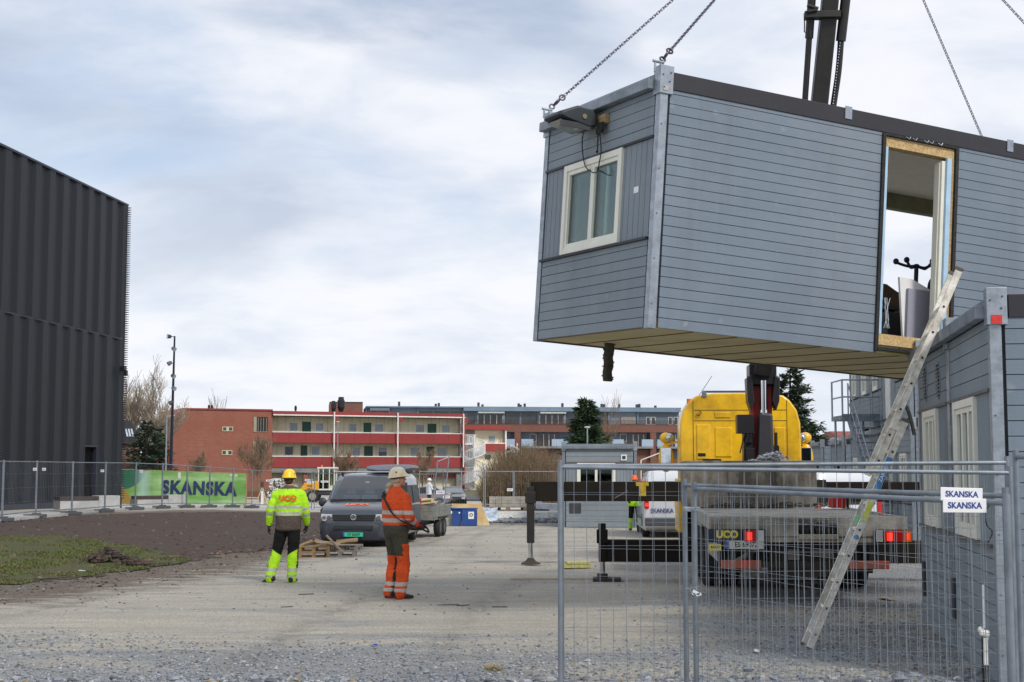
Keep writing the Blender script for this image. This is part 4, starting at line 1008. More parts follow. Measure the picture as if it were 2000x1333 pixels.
def remeshed(name, mb, vox, its, mats, matfn, parent, disp=0., dsc=6., hide=None):
    o = mb.build(name+'_tmp', mats[0]); 
    md = o.modifiers.new('r', 'REMESH'); md.mode = 'VOXEL'; md.voxel_size = vox
    if its: s_ = o.modifiers.new('s', 'SMOOTH'); s_.factor = .5; s_.iterations = its
    dg = bpy.context.evaluated_depsgraph_get(); dg.update(); me = bpy.data.meshes.new_from_object(o.evaluated_get(dg)); bpy.data.objects.remove(o)
    me.name = name; me.materials.clear()
    for m in mats: me.materials.append(m)
    if disp:
        ns = [v.normal.copy() for v in me.vertices]
        for v, n_ in zip(me.vertices, ns):
            c = v.co; q = noise.noise(Vector((c.x*dsc, c.y*dsc, c.z*dsc*.8)))+.6*noise.noise(Vector((c.x*dsc*2.5, c.y*dsc*2.5, c.z*dsc*3.5+4)))
            v.co = c+n_*disp*q
    for p in me.polygons:
        p.use_smooth = True; p.material_index = matfn(p.center, p.normal) if matfn else 0
    o = bpy.data.objects.new(name, me); COL.objects.link(o); o.parent = parent; return o
def limb(mb, P, Rr, n=12, flat=None):
    P = [Vector(p) for p in P]
    rs = []
    for i, p in enumerate(P):
        d = (P[min(i+1, len(P)-1)]-P[max(i-1, 0)]); rs.append(mb.ring(p, d, Rr[i], n))
    mb.loft(rs); mb.ball(P[0], Rr[0]*.98, nu=12, nv=8); mb.ball(P[-1], Rr[-1]*.98, nu=12, nv=8)
    for i in range(1, len(P)-1): mb.ball(P[i], Rr[i]*.99, nu=12, nv=8)
def limbs(mb, a, b, c, ra, rb, rc):
    a, b, c = Vector(a), Vector(b), Vector(c)
    limb(mb, [a, a.lerp(b, .35), a.lerp(b, .8), b], [ra, (ra*.62+rb*.38)*1.05, rb*1.02, rb]); limb(mb, [b, b.lerp(c, .3), b.lerp(c, .7), c], [rb, (rb*.75+rc*.25)*1.06, (rb*.3+rc*.7), rc])
def torso(mb, rings, n=20):
    rs = []
    for (z, cx, cy, rx, ry) in rings:
        rs.append([Vector((cx+rx*math.copysign(abs(math.cos(a))**.85, math.cos(a)), cy+ry*math.copysign(abs(math.sin(a))**.85, math.sin(a)), z)) for a in [2*math.pi*i/n for i in range(n)]])
    mb.loft(rs)
def hand(mb, w, d, nrm, side, k=1., curl=.5, grow=0.):
    """palm, four bent fingers and a thumb; w wrist, d towards the fingertips, nrm palm normal"""
    w = Vector(w); d = Vector(d).normalized(); nrm = Vector(nrm); nrm = (nrm-d*nrm.dot(d)).normalized(); s = d.cross(nrm)*side
    pts = []
    for i, q in enumerate((-.032, -.011, .011, .031)):
        base = w+(d*.085+s*q)*k; L = (.066, .076, .072, .056)[i]*k; r = (.0092, .0095, .0092, .008)[i]*k+grow
        limb(mb, [w+(d*.02+s*q*.7)*k, base], [.013*k+grow, .0115*k+grow], 8)
        a = curl*.5; p1 = base+(d*math.cos(a)+nrm*math.sin(a))*L*.45; a += curl; p2 = p1+(d*math.cos(a)+nrm*math.sin(a))*L*.32; a += curl; p3 = p2+(d*math.cos(a)+nrm*math.sin(a))*L*.25
        limb(mb, [base, p1, p2, p3], [r, r*.95, r*.9, r*.8], 8)
    t0 = w+(d*.025-s*.03)*k; t1 = t0+(d*.6-s*.7+nrm*.3).normalized()*.035*k; t2 = t1+(d*.9-s*.25+nrm*.45).normalized()*.032*k; limb(mb, [w+d*.01*k, t0, t1, t2], [.016*k+grow, .014*k+grow, .0115*k+grow, .009*k+grow], 8)
def head(mb, c, yaw, pitch=0., hair=False):
    Mx = Matrix.Rotation(yaw, 3, 'Z')@Matrix.Rotation(pitch, 3, 'X'); c = Vector(c)
    f = lambda x, y, z: c+Mx@Vector((x, y, z))
    mb.ball(f(0, -.008, .03), (.076, .095, .088), nu=18, nv=12, M=Mx); mb.ball(f(0, .022, -.035), (.058, .07, .07), nu=16, nv=10, M=Mx)
    mb.ball(f(0, .062, -.088), (.03, .025, .022), M=Mx); mb.loft([[f(x*k, y, z) for x, z in ((-.006, .02), (.006, .02), (.013, -.025), (-.013, -.025))] for y, k in ((.08, 1), (.095, .9))])
    mb.ball(f(0, .103, -.024), (.012, .014, .012), M=Mx); mb.ball(f(0, .088, -.058), (.024, .012, .006), nu=10, nv=6, M=Mx); mb.ball(f(0, .087, -.07), (.02, .012, .007), nu=10, nv=6, M=Mx)
    for s in (-1, 1):
        mb.ball(f(.078*s, -.01, -.015), (.010, .022, .034), nu=10, nv=8, M=Mx); mb.ball(f(.032*s, .078, .022), (.024, .012, .008), nu=10, nv=6, M=Mx); mb.ball(f(.045*s, .05, -.03), (.02, .03, .025), nu=10, nv=6, M=Mx)
    return f, Mx
def helmet(root, c, yaw, pitch, m, dz=.035):
    Mx = Matrix.Rotation(yaw, 3, 'Z')@Matrix.Rotation(pitch, 3, 'X'); c = Vector(c)+Mx@Vector((0, 0, dz)); mb = MB(); n = 28; rs = []
    for (z, k, br) in ((-.012, 1.03, 1), (-.004, 1.06, 1), (.012, 1.0, .35), (.045, .97, 0), (.08, .87, 0), (.108, .68, 0), (.126, .42, 0), (.133, .12, 0)):
        r = []
        for i in range(n):
            a = 2*math.pi*i/n; ca, sa = math.cos(a), math.sin(a); fr = max(0, sa)**2.5*.045*br+.012*br; q = 1+.018*(1 if abs(ca) < .2 else 0)*(1-br)
            r.append(c+Mx@Vector((ca*.102*k*q+ca*fr*.5, sa*.125*k*q+sa*fr-.004, z-(.012*max(0, sa)*br))))
        rs.append(r)
    mb.loft(rs); mb.cyl(c+Mx@Vector((-.103, -.01, .02)), c+Mx@Vector((-.113, -.01, .02)), .018, n=10)
    o = mb.build('helmet', m, root, smooth=50)
    MB().loft([[c+Mx@Vector((math.cos(a)*.098, math.sin(a)*.118, z)) for a in [6.2832*i/20 for i in range(20)]] for z in (-.03, -.006)], caps=False).build('headband', blackr, o, smooth=60)
    vt = MB()
    for sx_ in (-1, 1):
        vt.add([c+Mx@Vector((sx_*.101, -.045, .05)), c+Mx@Vector((sx_*.1005, -.015, .05)), c+Mx@Vector((sx_*.0955, -.028, .078))], [(0, 1, 2)])
    vt.build('vent', black, o)
def boot(mb, ank, yaw, k=1., tilt=0):
    Mx = Matrix.Rotation(yaw, 3, 'Z')@Matrix.Rotation(tilt, 3, 'X'); a = Vector(ank); f = lambda x, y, z: a+Mx@(Vector((x, y, z))*k)
    limb(mb, [f(0, -.01, .06), f(0, -.01, -.02)], [.052*k, .05*k])
    rs = []
    for (y, w_, z0, z1) in ((-.085, .03, -.085, -.01), (-.07, .04, -.09, .0), (0, .045, -.09, .0), (.07, .048, -.09, -.02), (.13, .05, -.09, -.035), (.175, .04, -.088, -.045), (.19, .022, -.08, -.055)):
        rs.append([f(w_*math.cos(q), y, (z0+z1)/2+(z1-z0)/2*math.copysign(abs(math.sin(q))**.6, math.sin(q))) for q in [6.2832*i/14 for i in range(14)]])
    mb.loft(rs)
def person(label, group, loc, rz, J, mats, head_yaw=0., head_pitch=0., helmetm=None, hairst=None, jacket=None, trousers=None, gloves=None, foot=(0, 0), legr=(.098, .075, .068), armr=(.072, .058, .05), trings=None, vox=.011, hcurl=.6, scale=1., baggy=.011, tilts=(0, 0)):
    root = thing('person', label, 'person', loc, rz, group); root.scale = (scale,)*3
    b = MB()
    torso(b, [(z, cx, cy, rx*.86, ry*.86) for (z, cx, cy, rx, ry) in trings[1:-1]])
    limb(b, [(0, J['neck'][1]-.01, 1.44), Vector(J['neck'])+Vector((0, .01, .08))], [.062, .056]); f, HMx = head(b, J['head'], head_yaw, head_pitch)
    for s, S_ in ((-1, 'L'), (1, 'R')):
        limbs(b, J['sh'+S_], J['el'+S_], J['wr'+S_], .048, .038, .028); limbs(b, J['hip'+S_], J['kn'+S_], J['an'+S_], .08, .055, .04); 
        d = Vector(J['wr'+S_])-Vector(J['el'+S_]); hd = J.get('hd'+S_, d); hn = J.get('hn'+S_, (-s, .2, 0)); hand(b, J['wr'+S_], hd, hn, s, 1., hcurl)
        limb(b, [J['an'+S_], Vector(J['an'+S_])+Matrix.Rotation(foot[0 if s < 0 else 1], 3, 'Z')@Vector((0, .06, -.04))], [.033, .026])
    hc = Vector(J['head']); eyes = [f(.031*s, .083, .008) for s in (-1, 1)]
    body = remeshed('body', b, .0085, 2, [skin, eyem], lambda c, n: 1 if min((c-e).length for e in eyes) < .011 else 0, root)
    # trousers
    t = MB(); hz = J['hipL'][2]
    torso(t, [(hz-.10, 0, 0, .12, .09), (hz-.02, 0, 0, .175, .125), (hz+.08, 0, 0, .17, .12), (hz+.14, 0, 0, .155, .11)])
    for S_ in 'LR':
        h, k, a = Vector(J['hip'+S_]), Vector(J['kn'+S_]), Vector(J['an'+S_]); limb(t, [h, h.lerp(k, .4), h.lerp(k, .85), k], [legr[0], legr[0]*.95, legr[1]*1.02, legr[1]]); limb(t, [k, k.lerp(a, .3), k.lerp(a, .75), a+Vector((0, -.01, .0)), a+Vector((0, -.005, -.035))], [legr[1], legr[1]*1.02, legr[2]*1.02, legr[2]*1.05, legr[2]])
    remeshed('trousers', t, vox, 3, mats, trousers, root, baggy, 9)
    bt = MB()
    boot(bt, J['anL'], foot[0], tilt=tilts[0]); remeshed('boot', bt, .009, 2, [bootm], None, root); bt = MB(); boot(bt, J['anR'], foot[1], tilt=tilts[1]); remeshed('boot', bt, .009, 2, [bootm], None, root)
    j = MB(); torso(j, trings)
    for s, S_ in ((-1, 'L'), (1, 'R')):
        a, e, w = Vector(J['sh'+S_]), Vector(J['el'+S_]), Vector(J['wr'+S_]); limb(j, [a.lerp(Vector((0, a.y, a.z+.16)), .5), a, a.lerp(e, .4), e], [.07, armr[0]*1.05, armr[0], armr[1]*1.05]); limb(j, [e, e.lerp(w, .3), e.lerp(w, .8), w.lerp(e, .06)], [armr[1]*1.05, armr[1], armr[2], armr[2]*.9])
    remeshed('jacket', j, vox, 4, mats, jacket, root, baggy, 8)
    if gloves:
        for s, S_ in ((-1, 'L'), (1, 'R')):
            g = MB(); d = Vector(J['wr'+S_])-Vector(J['el'+S_]); hd = J.get('hd'+S_, d); hn = J.get('hn'+S_, (-s, .2, 0)); hand(g, J['wr'+S_], hd, hn, s, 1.04, hcurl, .003)
            limb(g, [Vector(J['wr'+S_])-d.normalized()*.04, Vector(J['wr'+S_])+d.normalized()*.01], [.036, .034]); remeshed('glove', g, .006, 1, [gloves], None, root)
    if helmetm: helmet(root, J['head'], head_yaw, head_pitch, helmetm)
    if hairst: hairst(root, f, J)
    return root
# --- worker in yellow jacket, seen from behind
gp = G(541, 1138); lj = 'workers standing on the site'
Jg = dict(neck=(0, 0, 1.47), head=(0.0, .025, 1.635), shL=(-.205, 0, 1.365), shR=(.205, 0, 1.375), elL=(-.285, -.04, 1.15), elR=(.27, .03, 1.13), wrL=(-.325, .06, .91), wrR=(.26, .16, .91),
          hipL=(-.095, 0, .90), hipR=(.095, 0, .91), knL=(-.185, .05, .49), knR=(.075, .03, .49), anL=(-.275, -.03, .10), anR=(.07, .0, .095))
def jk_g(c, n):
    for s, (a, e, w) in ((-1, ('shL', 'elL', 'wrL')), (1, ('shR', 'elR', 'wrR'))):
        E_, W_ = Vector(Jg[e]), Vector(Jg[w]); A_ = Vector(Jg[a])
        if c.x*s > .225 or (c.z < 1.12 and c.x*s > .21):
            d = W_-E_; t = (c-E_).dot(d)/d.length_squared
            if c.z > E_.z: 
                d2 = E_-A_; t2 = (c-A_).dot(d2)/d2.length_squared; return 1 if .78 < t2 < .95 else 0
            return 1 if .08 < t < .25 else (2 if t > .97 else 0)
    if c.z < 1.065: return 2
    if 1.17 < c.z < 1.215 or 1.075 < c.z < 1.118: return 1
    if c.z > 1.485: return 2
    return 0
def tr_g(c, n):
    S_ = 'L' if c.x < -.02 else 'R'; kx = Vector(Jg['kn'+S_]).lerp(Vector(Jg['an'+S_]), (.49-c.z)/.39).x
    edge = .50-.6*(c.x-kx) * (1 if S_ == 'L' else -1)
    if c.z > min(edge, .60)-.02: return 0+3
    if .175 < c.z < .225 or .09 < c.z < .125: return 1
    if n.x*(1 if S_ == 'L' else -1) < -.85 and c.z > .2: return 3
    return 0
worker = person('worker seen from behind in yellow-green jacket with orange letters, yellow helmet and black trousers', lj, (gp.x+.17, gp.y, gp.z), R(-2), Jg, [hv, refl, brn, blk], head_yaw=R(-8), helmetm=M('helmet_yellow', S(246, 198, 30), .35, 0, .08, 3),
                jacket=jk_g, trousers=tr_g, gloves=glovem, legr=(.108, .088, .08), armr=(.082, .066, .056), foot=(R(55), R(-8)), tilts=(R(-12), 0), hcurl=.45,
                trings=[(.82, 0, 0, .17, .12), (.84, 0, 0, .205, .145), (.95, 0, 0, .205, .145), (1.10, 0, 0, .215, .145), (1.25, 0, -.005, .235, .15), (1.35, 0, -.01, .225, .14), (1.42, 0, -.01, .185, .12), (1.475, 0, -.005, .11, .09), (1.53, 0, 0, .075, .075), (1.54, 0, 0, .05, .05)])
om = M('orange_print', S(222, 96, 30), .6, 0, .1)
def back_text(root, s, x, z, size, m, sx=1.0, yoff=-.165):
    o = text('lettering', s, size, m, root, (x, yoff, z), (math.pi/2, 0, 0), bold=.06, depth=.001, sx=sx)
    return o
back_text(worker, 'UCO', .015, 1.335, .115, om, 1.1, -.172)
def hair_short(root, f, J):
    mb = MB(); mb.ball(f(0, -.02, .01), (.08, .085, .075), nu=16, nv=10); mb.ball(f(0, -.05, -.035), (.062, .045, .05), nu=14, nv=8); mb.build('hair', hairb, root, smooth=60)
hair_short(worker, lambda x, y, z: Vector((x, y+.025, z+1.635)), Jg)
# --- worker in orange, back and side
op = G(768, 1170); yo = R(-50)
Jo = dict(neck=(0, .0, 1.50), head=(.0, .035, 1.665), shL=(-.205, 0, 1.385), shR=(.205, 0, 1.385), elL=(-.26, .09, 1.17), elR=(.27, .02, 1.15), wrL=(-.08, .30, 1.06), wrR=(.16, .23, 1.02),
          hdL=(.8, .5, .1), hdR=(-.45, .85, -.1), hnL=(0, 0, -1), hnR=(0, 0, -1),
          hipL=(-.09, 0, .92), hipR=(.09, 0, .92), knL=(-.10, .05, .50), knR=(.095, .07, .50), anL=(-.10, -.02, .10), anR=(.10, .015, .10))
def jk_o(c, n):
    E_, W_ = Vector(Jo['elR']), Vector(Jo['wrR']); d = W_-E_; t = (c-E_).dot(d)/d.length_squared; dist = (c-E_-d*max(0, min(1, t))).length
    if dist < .075 and t > .0 and (c.x > .2 or c.y > .1): return 1 if .3 < t < .62 else 0
    E_, W_ = Vector(Jo['elL']), Vector(Jo['wrL']); d = W_-E_; t = (c-E_).dot(d)/d.length_squared; dist = (c-E_-d*max(0, min(1, t))).length
    if dist < .07 and t > 0 and (c.x < -.2 or c.y > .14): return 1 if .3 < t < .6 else 0
    if 1.17 < c.z < 1.222 or 1.065 < c.z < 1.115: return 1
    if abs(c.x) < .018 and False: return 2
    return 0
def tr_o(c, n):
    if c.z > .86: return 2
    S_ = -1 if c.x < 0 else 1
    if c.z > .60: return 0 if (n.x*S_ > .25 and n.y > -.5 and c.z < .76) else 2
    if .185 < c.z < .235 or .10 < c.z < .15: return 1
    return 2 if (c.y > .08 and n.y > .55 and c.z > .3) or (n.x*S_ < -.8) else 0
def hair_pony(root, f, J):
    mb = MB(); mb.ball(f(0, -.03, -.02), (.079, .078, .07), nu=16, nv=10); mb.ball(f(0, -.075, -.05), (.05, .035, .045), nu=12, nv=8)
    P = [f(0, -.09, -.04), f(-.01, -.145, -.08), f(-.02, -.165, -.15), f(-.03, -.175, -.22), f(-.03, -.185, -.29)]; limb(mb, P, [.034, .042, .042, .034, .014], 10)
    remeshed('hair', mb, .008, 2, [hairm], None, root, .005, 30)
orange = person('worker in dirty orange jacket and olive overalls with white helmet and grey ponytail', lj, (op.x+.03, op.y, op.z), yo, Jo, [org, refl, olive], head_yaw=R(-28), head_pitch=R(8), helmetm=M('helmet_cream', S(226, 212, 178), .4, 0, .2, 9),
                jacket=jk_o, trousers=tr_o, gloves=redglove, foot=(R(5), R(-22)), hcurl=.75, legr=(.115, .092, .085), armr=(.08, .068, .056), baggy=.013, hairst=hair_pony,
                trings=[(1.0, 0, 0, .15, .11), (1.02, 0, 0, .20, .155), (1.10, 0, 0, .215, .16), (1.22, 0, -.005, .225, .155), (1.34, 0, -.012, .235, .155), (1.42, 0, -.012, .20, .13), (1.485, 0, -.005, .12, .095), (1.545, 0, 0, .08, .08), (1.555, 0, 0, .05, .05)])
hp_ = MB(); torso(hp_, [(.84, 0, 0, .17, .12), (.90, 0, 0, .195, .145), (1.0, 0, 0, .20, .152), (1.04, 0, 0, .19, .145), (1.045, 0, 0, .1, .1)]); remeshed('waist_band', hp_, .011, 3, [olive], None, orange, .007, 9)
st = MB(); P = [(-.165, -.06, 1.50), (-.10, -.145, 1.44), (.02, -.178, 1.33), (.13, -.165, 1.20), (.215, -.09, 1.10), (.235, .05, 1.04), (.2, .2, .99)]
pr = spline(P, 6)
for i in range(len(pr)-1):
    st.beam(pr[i], pr[i+1], .03, .012, up=Vector((pr[i].x, pr[i].y*1.5, 0)).normalized() if False else (0, 0, 1))
st.ob((-.09, -.15, 1.43), (.06, .02, .09), Matrix.Rotation(.5, 3, 'Y')).build('strap', blackr, orange)
# remote control box carried at the waist
rc = thing('remote_control', 'black radio remote control box held at the waist of the orange worker', 'remote control', orange.matrix_basis @ Vector((0, 0, 0)) if False else (op.x+.03, op.y, op.z), yo)
MB().bx(-.13, .13, .24, .40, .94, 1.03).bx(-.14, -.12, .22, .42, .96, 1.06).bx(.12, .14, .22, .42, .96, 1.06).build('housing', M('black_plastic', (.015, .015, .016), .45), rc, bevel=.012)
MB().path(spline([(.14, .22, 1.0), (.21, .26, .98), (.22, .40, .92), (.16, .44, .95), (.12, .42, 1.0)], 5), .014, 7).build('hoop', blackr, rc, smooth=60)
MB().cyl((.04, .32, 1.03), (.04, .32, 1.07), .008, n=8).cyl((-.04, .32, 1.03), (-.04, .32, 1.07), .008, n=8).ball((.04, .32, 1.07), .012).ball((-.04, .32, 1.07), .012).build('joystick', redp, rc)
# --- helper beyond the outrigger beam, facing the camera
fpn = Vector((238*47/2800, 47, gz(4, 47)+.02)); 
Jf = dict(neck=(0, 0, 1.47), head=(0, .02, 1.635), shL=(-.2, 0, 1.37), shR=(.2, 0, 1.37), elL=(-.25, .0, 1.16), elR=(.25, 0, 1.16), wrL=(-.2, .18, 1.0), wrR=(.2, .18, 1.0), hipL=(-.09, 0, .9), hipR=(.09, 0, .9), knL=(-.12, .03, .5), knR=(.12, .03, .5), anL=(-.15, 0, .095), anR=(.14, 0, .095))
def jk_f(c, n):
    if c.z > 1.38: return 3
    return 1 if 1.1 < c.z < 1.14 else 0
def tr_f(c, n):
    if c.z > .40: return 3
    return 1 if .22 < c.z < .26 else 0
person('worker in orange helmet facing this way behind the black outrigger beam, yellow leg cuffs', lj, fpn, R(172), Jf, [hv, refl, brn, blk], helmetm=M('helmet_orange', S(240, 92, 40), .4), jacket=jk_f, trousers=tr_f, gloves=glovem, vox=.016,
       trings=[(.78, 0, 0, .17, .12), (.80, 0, 0, .22, .15), (1.1, 0, 0, .22, .15), (1.25, 0, 0, .225, .145), (1.36, 0, 0, .22, .135), (1.44, 0, 0, .18, .115), (1.485, 0, 0, .10, .085), (1.53, 0, 0, .075, .075), (1.54, 0, 0, .05, .05)])
# --- tiny person in white far off
q = W(838, 953, 88); 
Jw = dict(Jf); Jw.update(wrL=(-.2, .3, 1.15), wrR=(.15, .32, 1.12), elL=(-.24, .08, 1.14), elR=(.24, .08, 1.14))
person('small distant person in white coat and white helmet standing behind the trailer planks', lj, (q.x, 88, W(838, 934, 88).z-1.80), R(-60), Jw, [whitec, refl, blk, blk], helmetm=M('helmet_white', S(230, 230, 228), .4), jacket=lambda c, n: 0, trousers=lambda c, n: 2, vox=.02,
       trings=[(.78, 0, 0, .17, .12), (.80, 0, 0, .22, .15), (1.1, 0, 0, .22, .15), (1.25, 0, 0, .225, .145), (1.36, 0, 0, .22, .135), (1.44, 0, 0, .18, .115), (1.485, 0, 0, .10, .085), (1.53, 0, 0, .075, .075), (1.54, 0, 0, .05, .05)])
# ================================================================ VEHICLES
def wheel(root, c, r, w, rimm=None, dish=.03, name='wheel', n=28, twin=False):
    """wheel turning about local x; c = hub centre"""
    c = Vector(c); rimm = rimm or M('steel_rim', S(120, 122, 124), .45, .6, .2, 8)
    o = thing_part(name, root, c)
    for k in ((0,) if not twin else (-.5, .5)):
        off = k*(w+.03)*1.0; rs = []
        for (x, rr) in ((-.5, .62), (-.5, .80), (-.42, .95), (-.30, 1.0), (0, 1.01), (.30, 1.0), (.42, .95), (.5, .80), (.5, .62)):
            rs.append([Vector((off+x*w, math.cos(a)*rr*r, math.sin(a)*rr*r)) for a in [6.28319*i/n for i in range(n)]])
        MB().loft(rs, caps=False).build('tyre', blackr, o, smooth=40)
        rm = MB(); rs = []
        for (x, rr) in ((-.44, .64), (-.36, .56), (-.1, .50), (-.08, .2), (-.25, .12), (.25, .12), (.08, .2), (.1, .5), (.36, .56), (.44, .64)):
            rs.append([Vector((off+x*w, math.cos(a)*rr*r, math.sin(a)*rr*r)) for a in [6.28319*i/n for i in range(n)]])
        rm.loft(rs)
        for i in range(5): a = 6.283*i/5; rm.cyl((off-.28*w, math.cos(a)*.3*r, math.sin(a)*.3*r), (off+.28*w, math.cos(a)*.3*r, math.sin(a)*.3*r), .03*r/.3, n=6)
        rm.build('rim', rimm, o, smooth=40)
    return o
def thing_part(name, root, loc=(0, 0, 0)):
    o = bpy.data.objects.new(name, None); COL.objects.link(o); o.parent = root; o.location = loc; return o
def carpaint(name, c, dirt=.25):
    if name in _mats: return _mats[name]
    m = M(name, c, .20, .25, .04, 2, coat=.6, c2=None); return m
redlens = M('red_lens', (.45, .01, .01), .2, 0, .1); amber = M('amber_lens', S(210, 110, 20), .2); clearl = M('clear_lens', (.75, .77, .8), .08, .5)
lit = M('lit_tail_lamp', (1, .04, .02), .3, 0, 0, emit=.75)
bplast = M('dark_grey_plastic', S(62, 66, 72), .6, 0, .1, 10); bplast2 = M('black_grille_plastic', (.012, .013, .014), .45)
def van(name, label, cat, loc, rz, paint, front=True, bump=None, open_door=False, group=None):
    """forward = +y; nose at y = 0, tail at y = -4.89"""
    root = thing(name, label, cat, loc, rz, group); bump = bump or bplast
    ST = [ # y, half width, z low, z belt, z top, corner fraction
        (0.0, .70, .36, .62, .80), (-.04, .80, .26, .70, .93), (-.12, .87, .22, .78, 1.00), (-.30, .92, .20, .85, 1.075), (-.60, .945, .20, .95, 1.15), (-.86, .95, .20, 1.02, 1.22),
        (-1.15, .952, .20, 1.05, 1.46), (-1.50, .952, .20, 1.06, 1.74), (-1.70, .952, .20, 1.06, 1.86), (-1.95, .952, .20, 1.06, 1.93), (-2.6, .952, .20, 1.06, 1.96), (-3.6, .952, .20, 1.06, 1.965), (-4.5, .95, .20, 1.06, 1.94), (-4.78, .94, .30, 1.06, 1.88), (-4.86, .92, .34, 1.05, 1.70), (-4.89, .88, .42, 1.0, 1.2)]
    rs = []
    def sec(y, w, zl, zb, zt):
        tum = max(0, (zt-1.06))*.145; tw = w-tum; cr = .13 if zt > 1.3 else .07
        right = [(w-.06, zl), (w, zl+.06), (w, zb-.12), (w-.003, zb), (tw+.02, zt-cr*1.25), (tw-.02, zt-cr*.6), (tw-cr*.7, zt-cr*.16), (tw-cr*1.6, zt), (tw*.45, zt+.012)]
        return [Vector((x, y, z)) for x, z in right]+[Vector((-x, y, z)) for x, z in reversed(right)]
    rs = [sec(*s_) for s_ in ST]; n = len(rs[0])
    b = MB(); b.v = [tuple(v) for r in rs for v in r]
    for k in range(len(rs)-1):
        for i in range(n):
            j = (i+1) % n; mi = 0
            if 5 <= k <= 7 and i in (7, 8, 9): continue      # opening for the windscreen
            b.f.append([k*n+i, k*n+j, (k+1)*n+j, (k+1)*n+i]); b.m.append(mi)
    b.f.append(list(range(n))); b.m.append(0); b.f.append([(len(rs)-1)*n+i for i in range(n)]); b.m.append(0)
    body = b.build('body', [paint, dark_in], root, smooth=32)
    # windscreen
    ws = MB(); g = [(-.86, .80, 1.235), (-1.15, .80, 1.475), (-1.50, .765, 1.76), (-1.66, .74, 1.85)]
    L = []
    for (y, w, z) in g: L.append([Vector((w*u, y+(-.0)+.05*(1-u*u), z+.018+.01*(1-u*u))) for u in [-1+2*i/12 for i in range(13)]])
    vs = [v for r in L for v in r]; fs = [(k*13+i, k*13+i+1, (k+1)*13+i+1, (k+1)*13+i) for k in range(3) for i in range(12)]
    ws.add(vs, fs).build('windscreen', glass('windscreen_glass', (.62, .70, .72, 1), .10, .04), root, smooth=60)
    MB().path([L[0][0]+Vector((-.02, 0, 0)), L[1][0]+Vector((-.02, 0, 0)), L[3][0]+Vector((-.02, 0, 0))], .018, 6).path([L[0][12]+Vector((.02, 0, 0)), L[1][12]+Vector((.02, 0, 0)), L[3][12]+Vector((.02, 0, 0))], .018, 6).build('pillar', paint, root, smooth=50)
    ins = MB(); ins.bx(-.86, .86, -1.25, -.75, .9, 1.16).bx(-.86, .86, -2.62, -2.58, .4, 1.85)
    for x in (-.52, .0, .5): ins.bx(x-.21, x+.21, -2.15, -2.0, .7, 1.35).bx(x-.12, x+.12, -2.13, -2.03, 1.38, 1.58)
    ins.build('interior', M('grey_interior', S(96, 98, 102), .9, 0, .2), root, bevel=.02); MB().torus((.5, -1.4, 1.12), (0, .7, .5), .18, .016).build('steering_wheel', black, root, smooth=50)
    # wipers, cowl
    MB().bx(-.78, .78, -.85, -.76, 1.185, 1.232).build('cowl', bplast2, root, bevel=.01)
    for x0 in (-.1, .66): MB().beam((x0, -.80, 1.25), (x0-.55, -.84, 1.262), .018, .018).build('wiper', black, root)
    # side glass
    def tx(z): return .952-max(0, z-1.06)*.145+.012
    for s in (-1, 1):
        for (y0, y1, nm) in ((-1.35, -2.25, 0), (-2.35, -3.45, 1), (-3.55, -4.6, 1)):
            pts = [(y0, 1.1), (y1, 1.1), (y1, 1.62), (y0-(.45 if nm == 0 else 0), 1.62)]
            if nm == 0: pts = [(-1.12, 1.1), (-2.2, 1.1), (-2.2, 1.64), (-1.66, 1.64)]
            MB().add([(s*tx(z)*1.0, y, z) for y, z in pts], [(0, 1, 2, 3)]).build('side_window', M('tinted_window', (.03, .035, .04), .35, 0, .05, spec=.2), root)
        # wheel arches and mirror
        for y in (-.92, -3.9):
            MB().add([(s*.955, y+.40*math.cos(a), .32+.40*math.sin(a)) for a in [math.pi*i/14 for i in range(15)]], [tuple(range(15))]).build('wheel_arch', bplast2, root)
            wheel(root, (s*.84, y, .325), .325, .22)
        mr = MB().ball((s*1.09, -1.22, 1.17), (.11, .06, .13), nu=14, nv=10).cyl((s*.93, -1.25, 1.08), (s*1.05, -1.24, 1.10), .03, n=8); mr.build('mirror', bump, root, smooth=50)
        MB().bx(min(s*.950, s*.965), max(s*.950, s*.965), -3.45, -1.35, .52, .60).build('side_moulding', bump, root)
    # front: headlights, grille, bumper
    bm = MB(); pr = []
    for (z, y, w) in ((.17, -.10, .80), (.20, .02, .88), (.36, .07, .92), (.60, .07, .935), (.66, .03, .935)):
        pr.append([Vector((w*math.sin(a)*1.0, y-.26*(1-math.cos(a)), z)) for a in [R(-78)+R(156)*i/18 for i in range(19)]])
    vs = [v for r in pr for v in r]; bm.add(vs, [(k*19+i, k*19+i+1, (k+1)*19+i+1, (k+1)*19+i) for k in range(4) for i in range(18)])
    bm.build('bumper', bump, root, smooth=50)
    if front:
        MB().bx(-.50, .50, .045, .082, .47, .58).build('lower_grille', bplast2, root, bevel=.01)
        g_ = MB()
        for z in (.49, .525, .56): g_.bx(-.48, .48, .078, .088, z-.006, z+.006)
        g_.build('grille_slat', bplast, root)
        gr = MB(); pts = [(-.52, .70), (.52, .70), (.55, .87), (-.55, .87)]
        gr.xz(pts, -.10, .022); gr.build('grille', bplast2, root, bevel=.008)
        sl = MB()
        for z in (.745, .79, .835): sl.bx(-.52, .52, .018, .030, z-.007, z+.007)
        sl.build('grille_slat', M('dark_chrome', S(90, 92, 96), .3, .8), root)
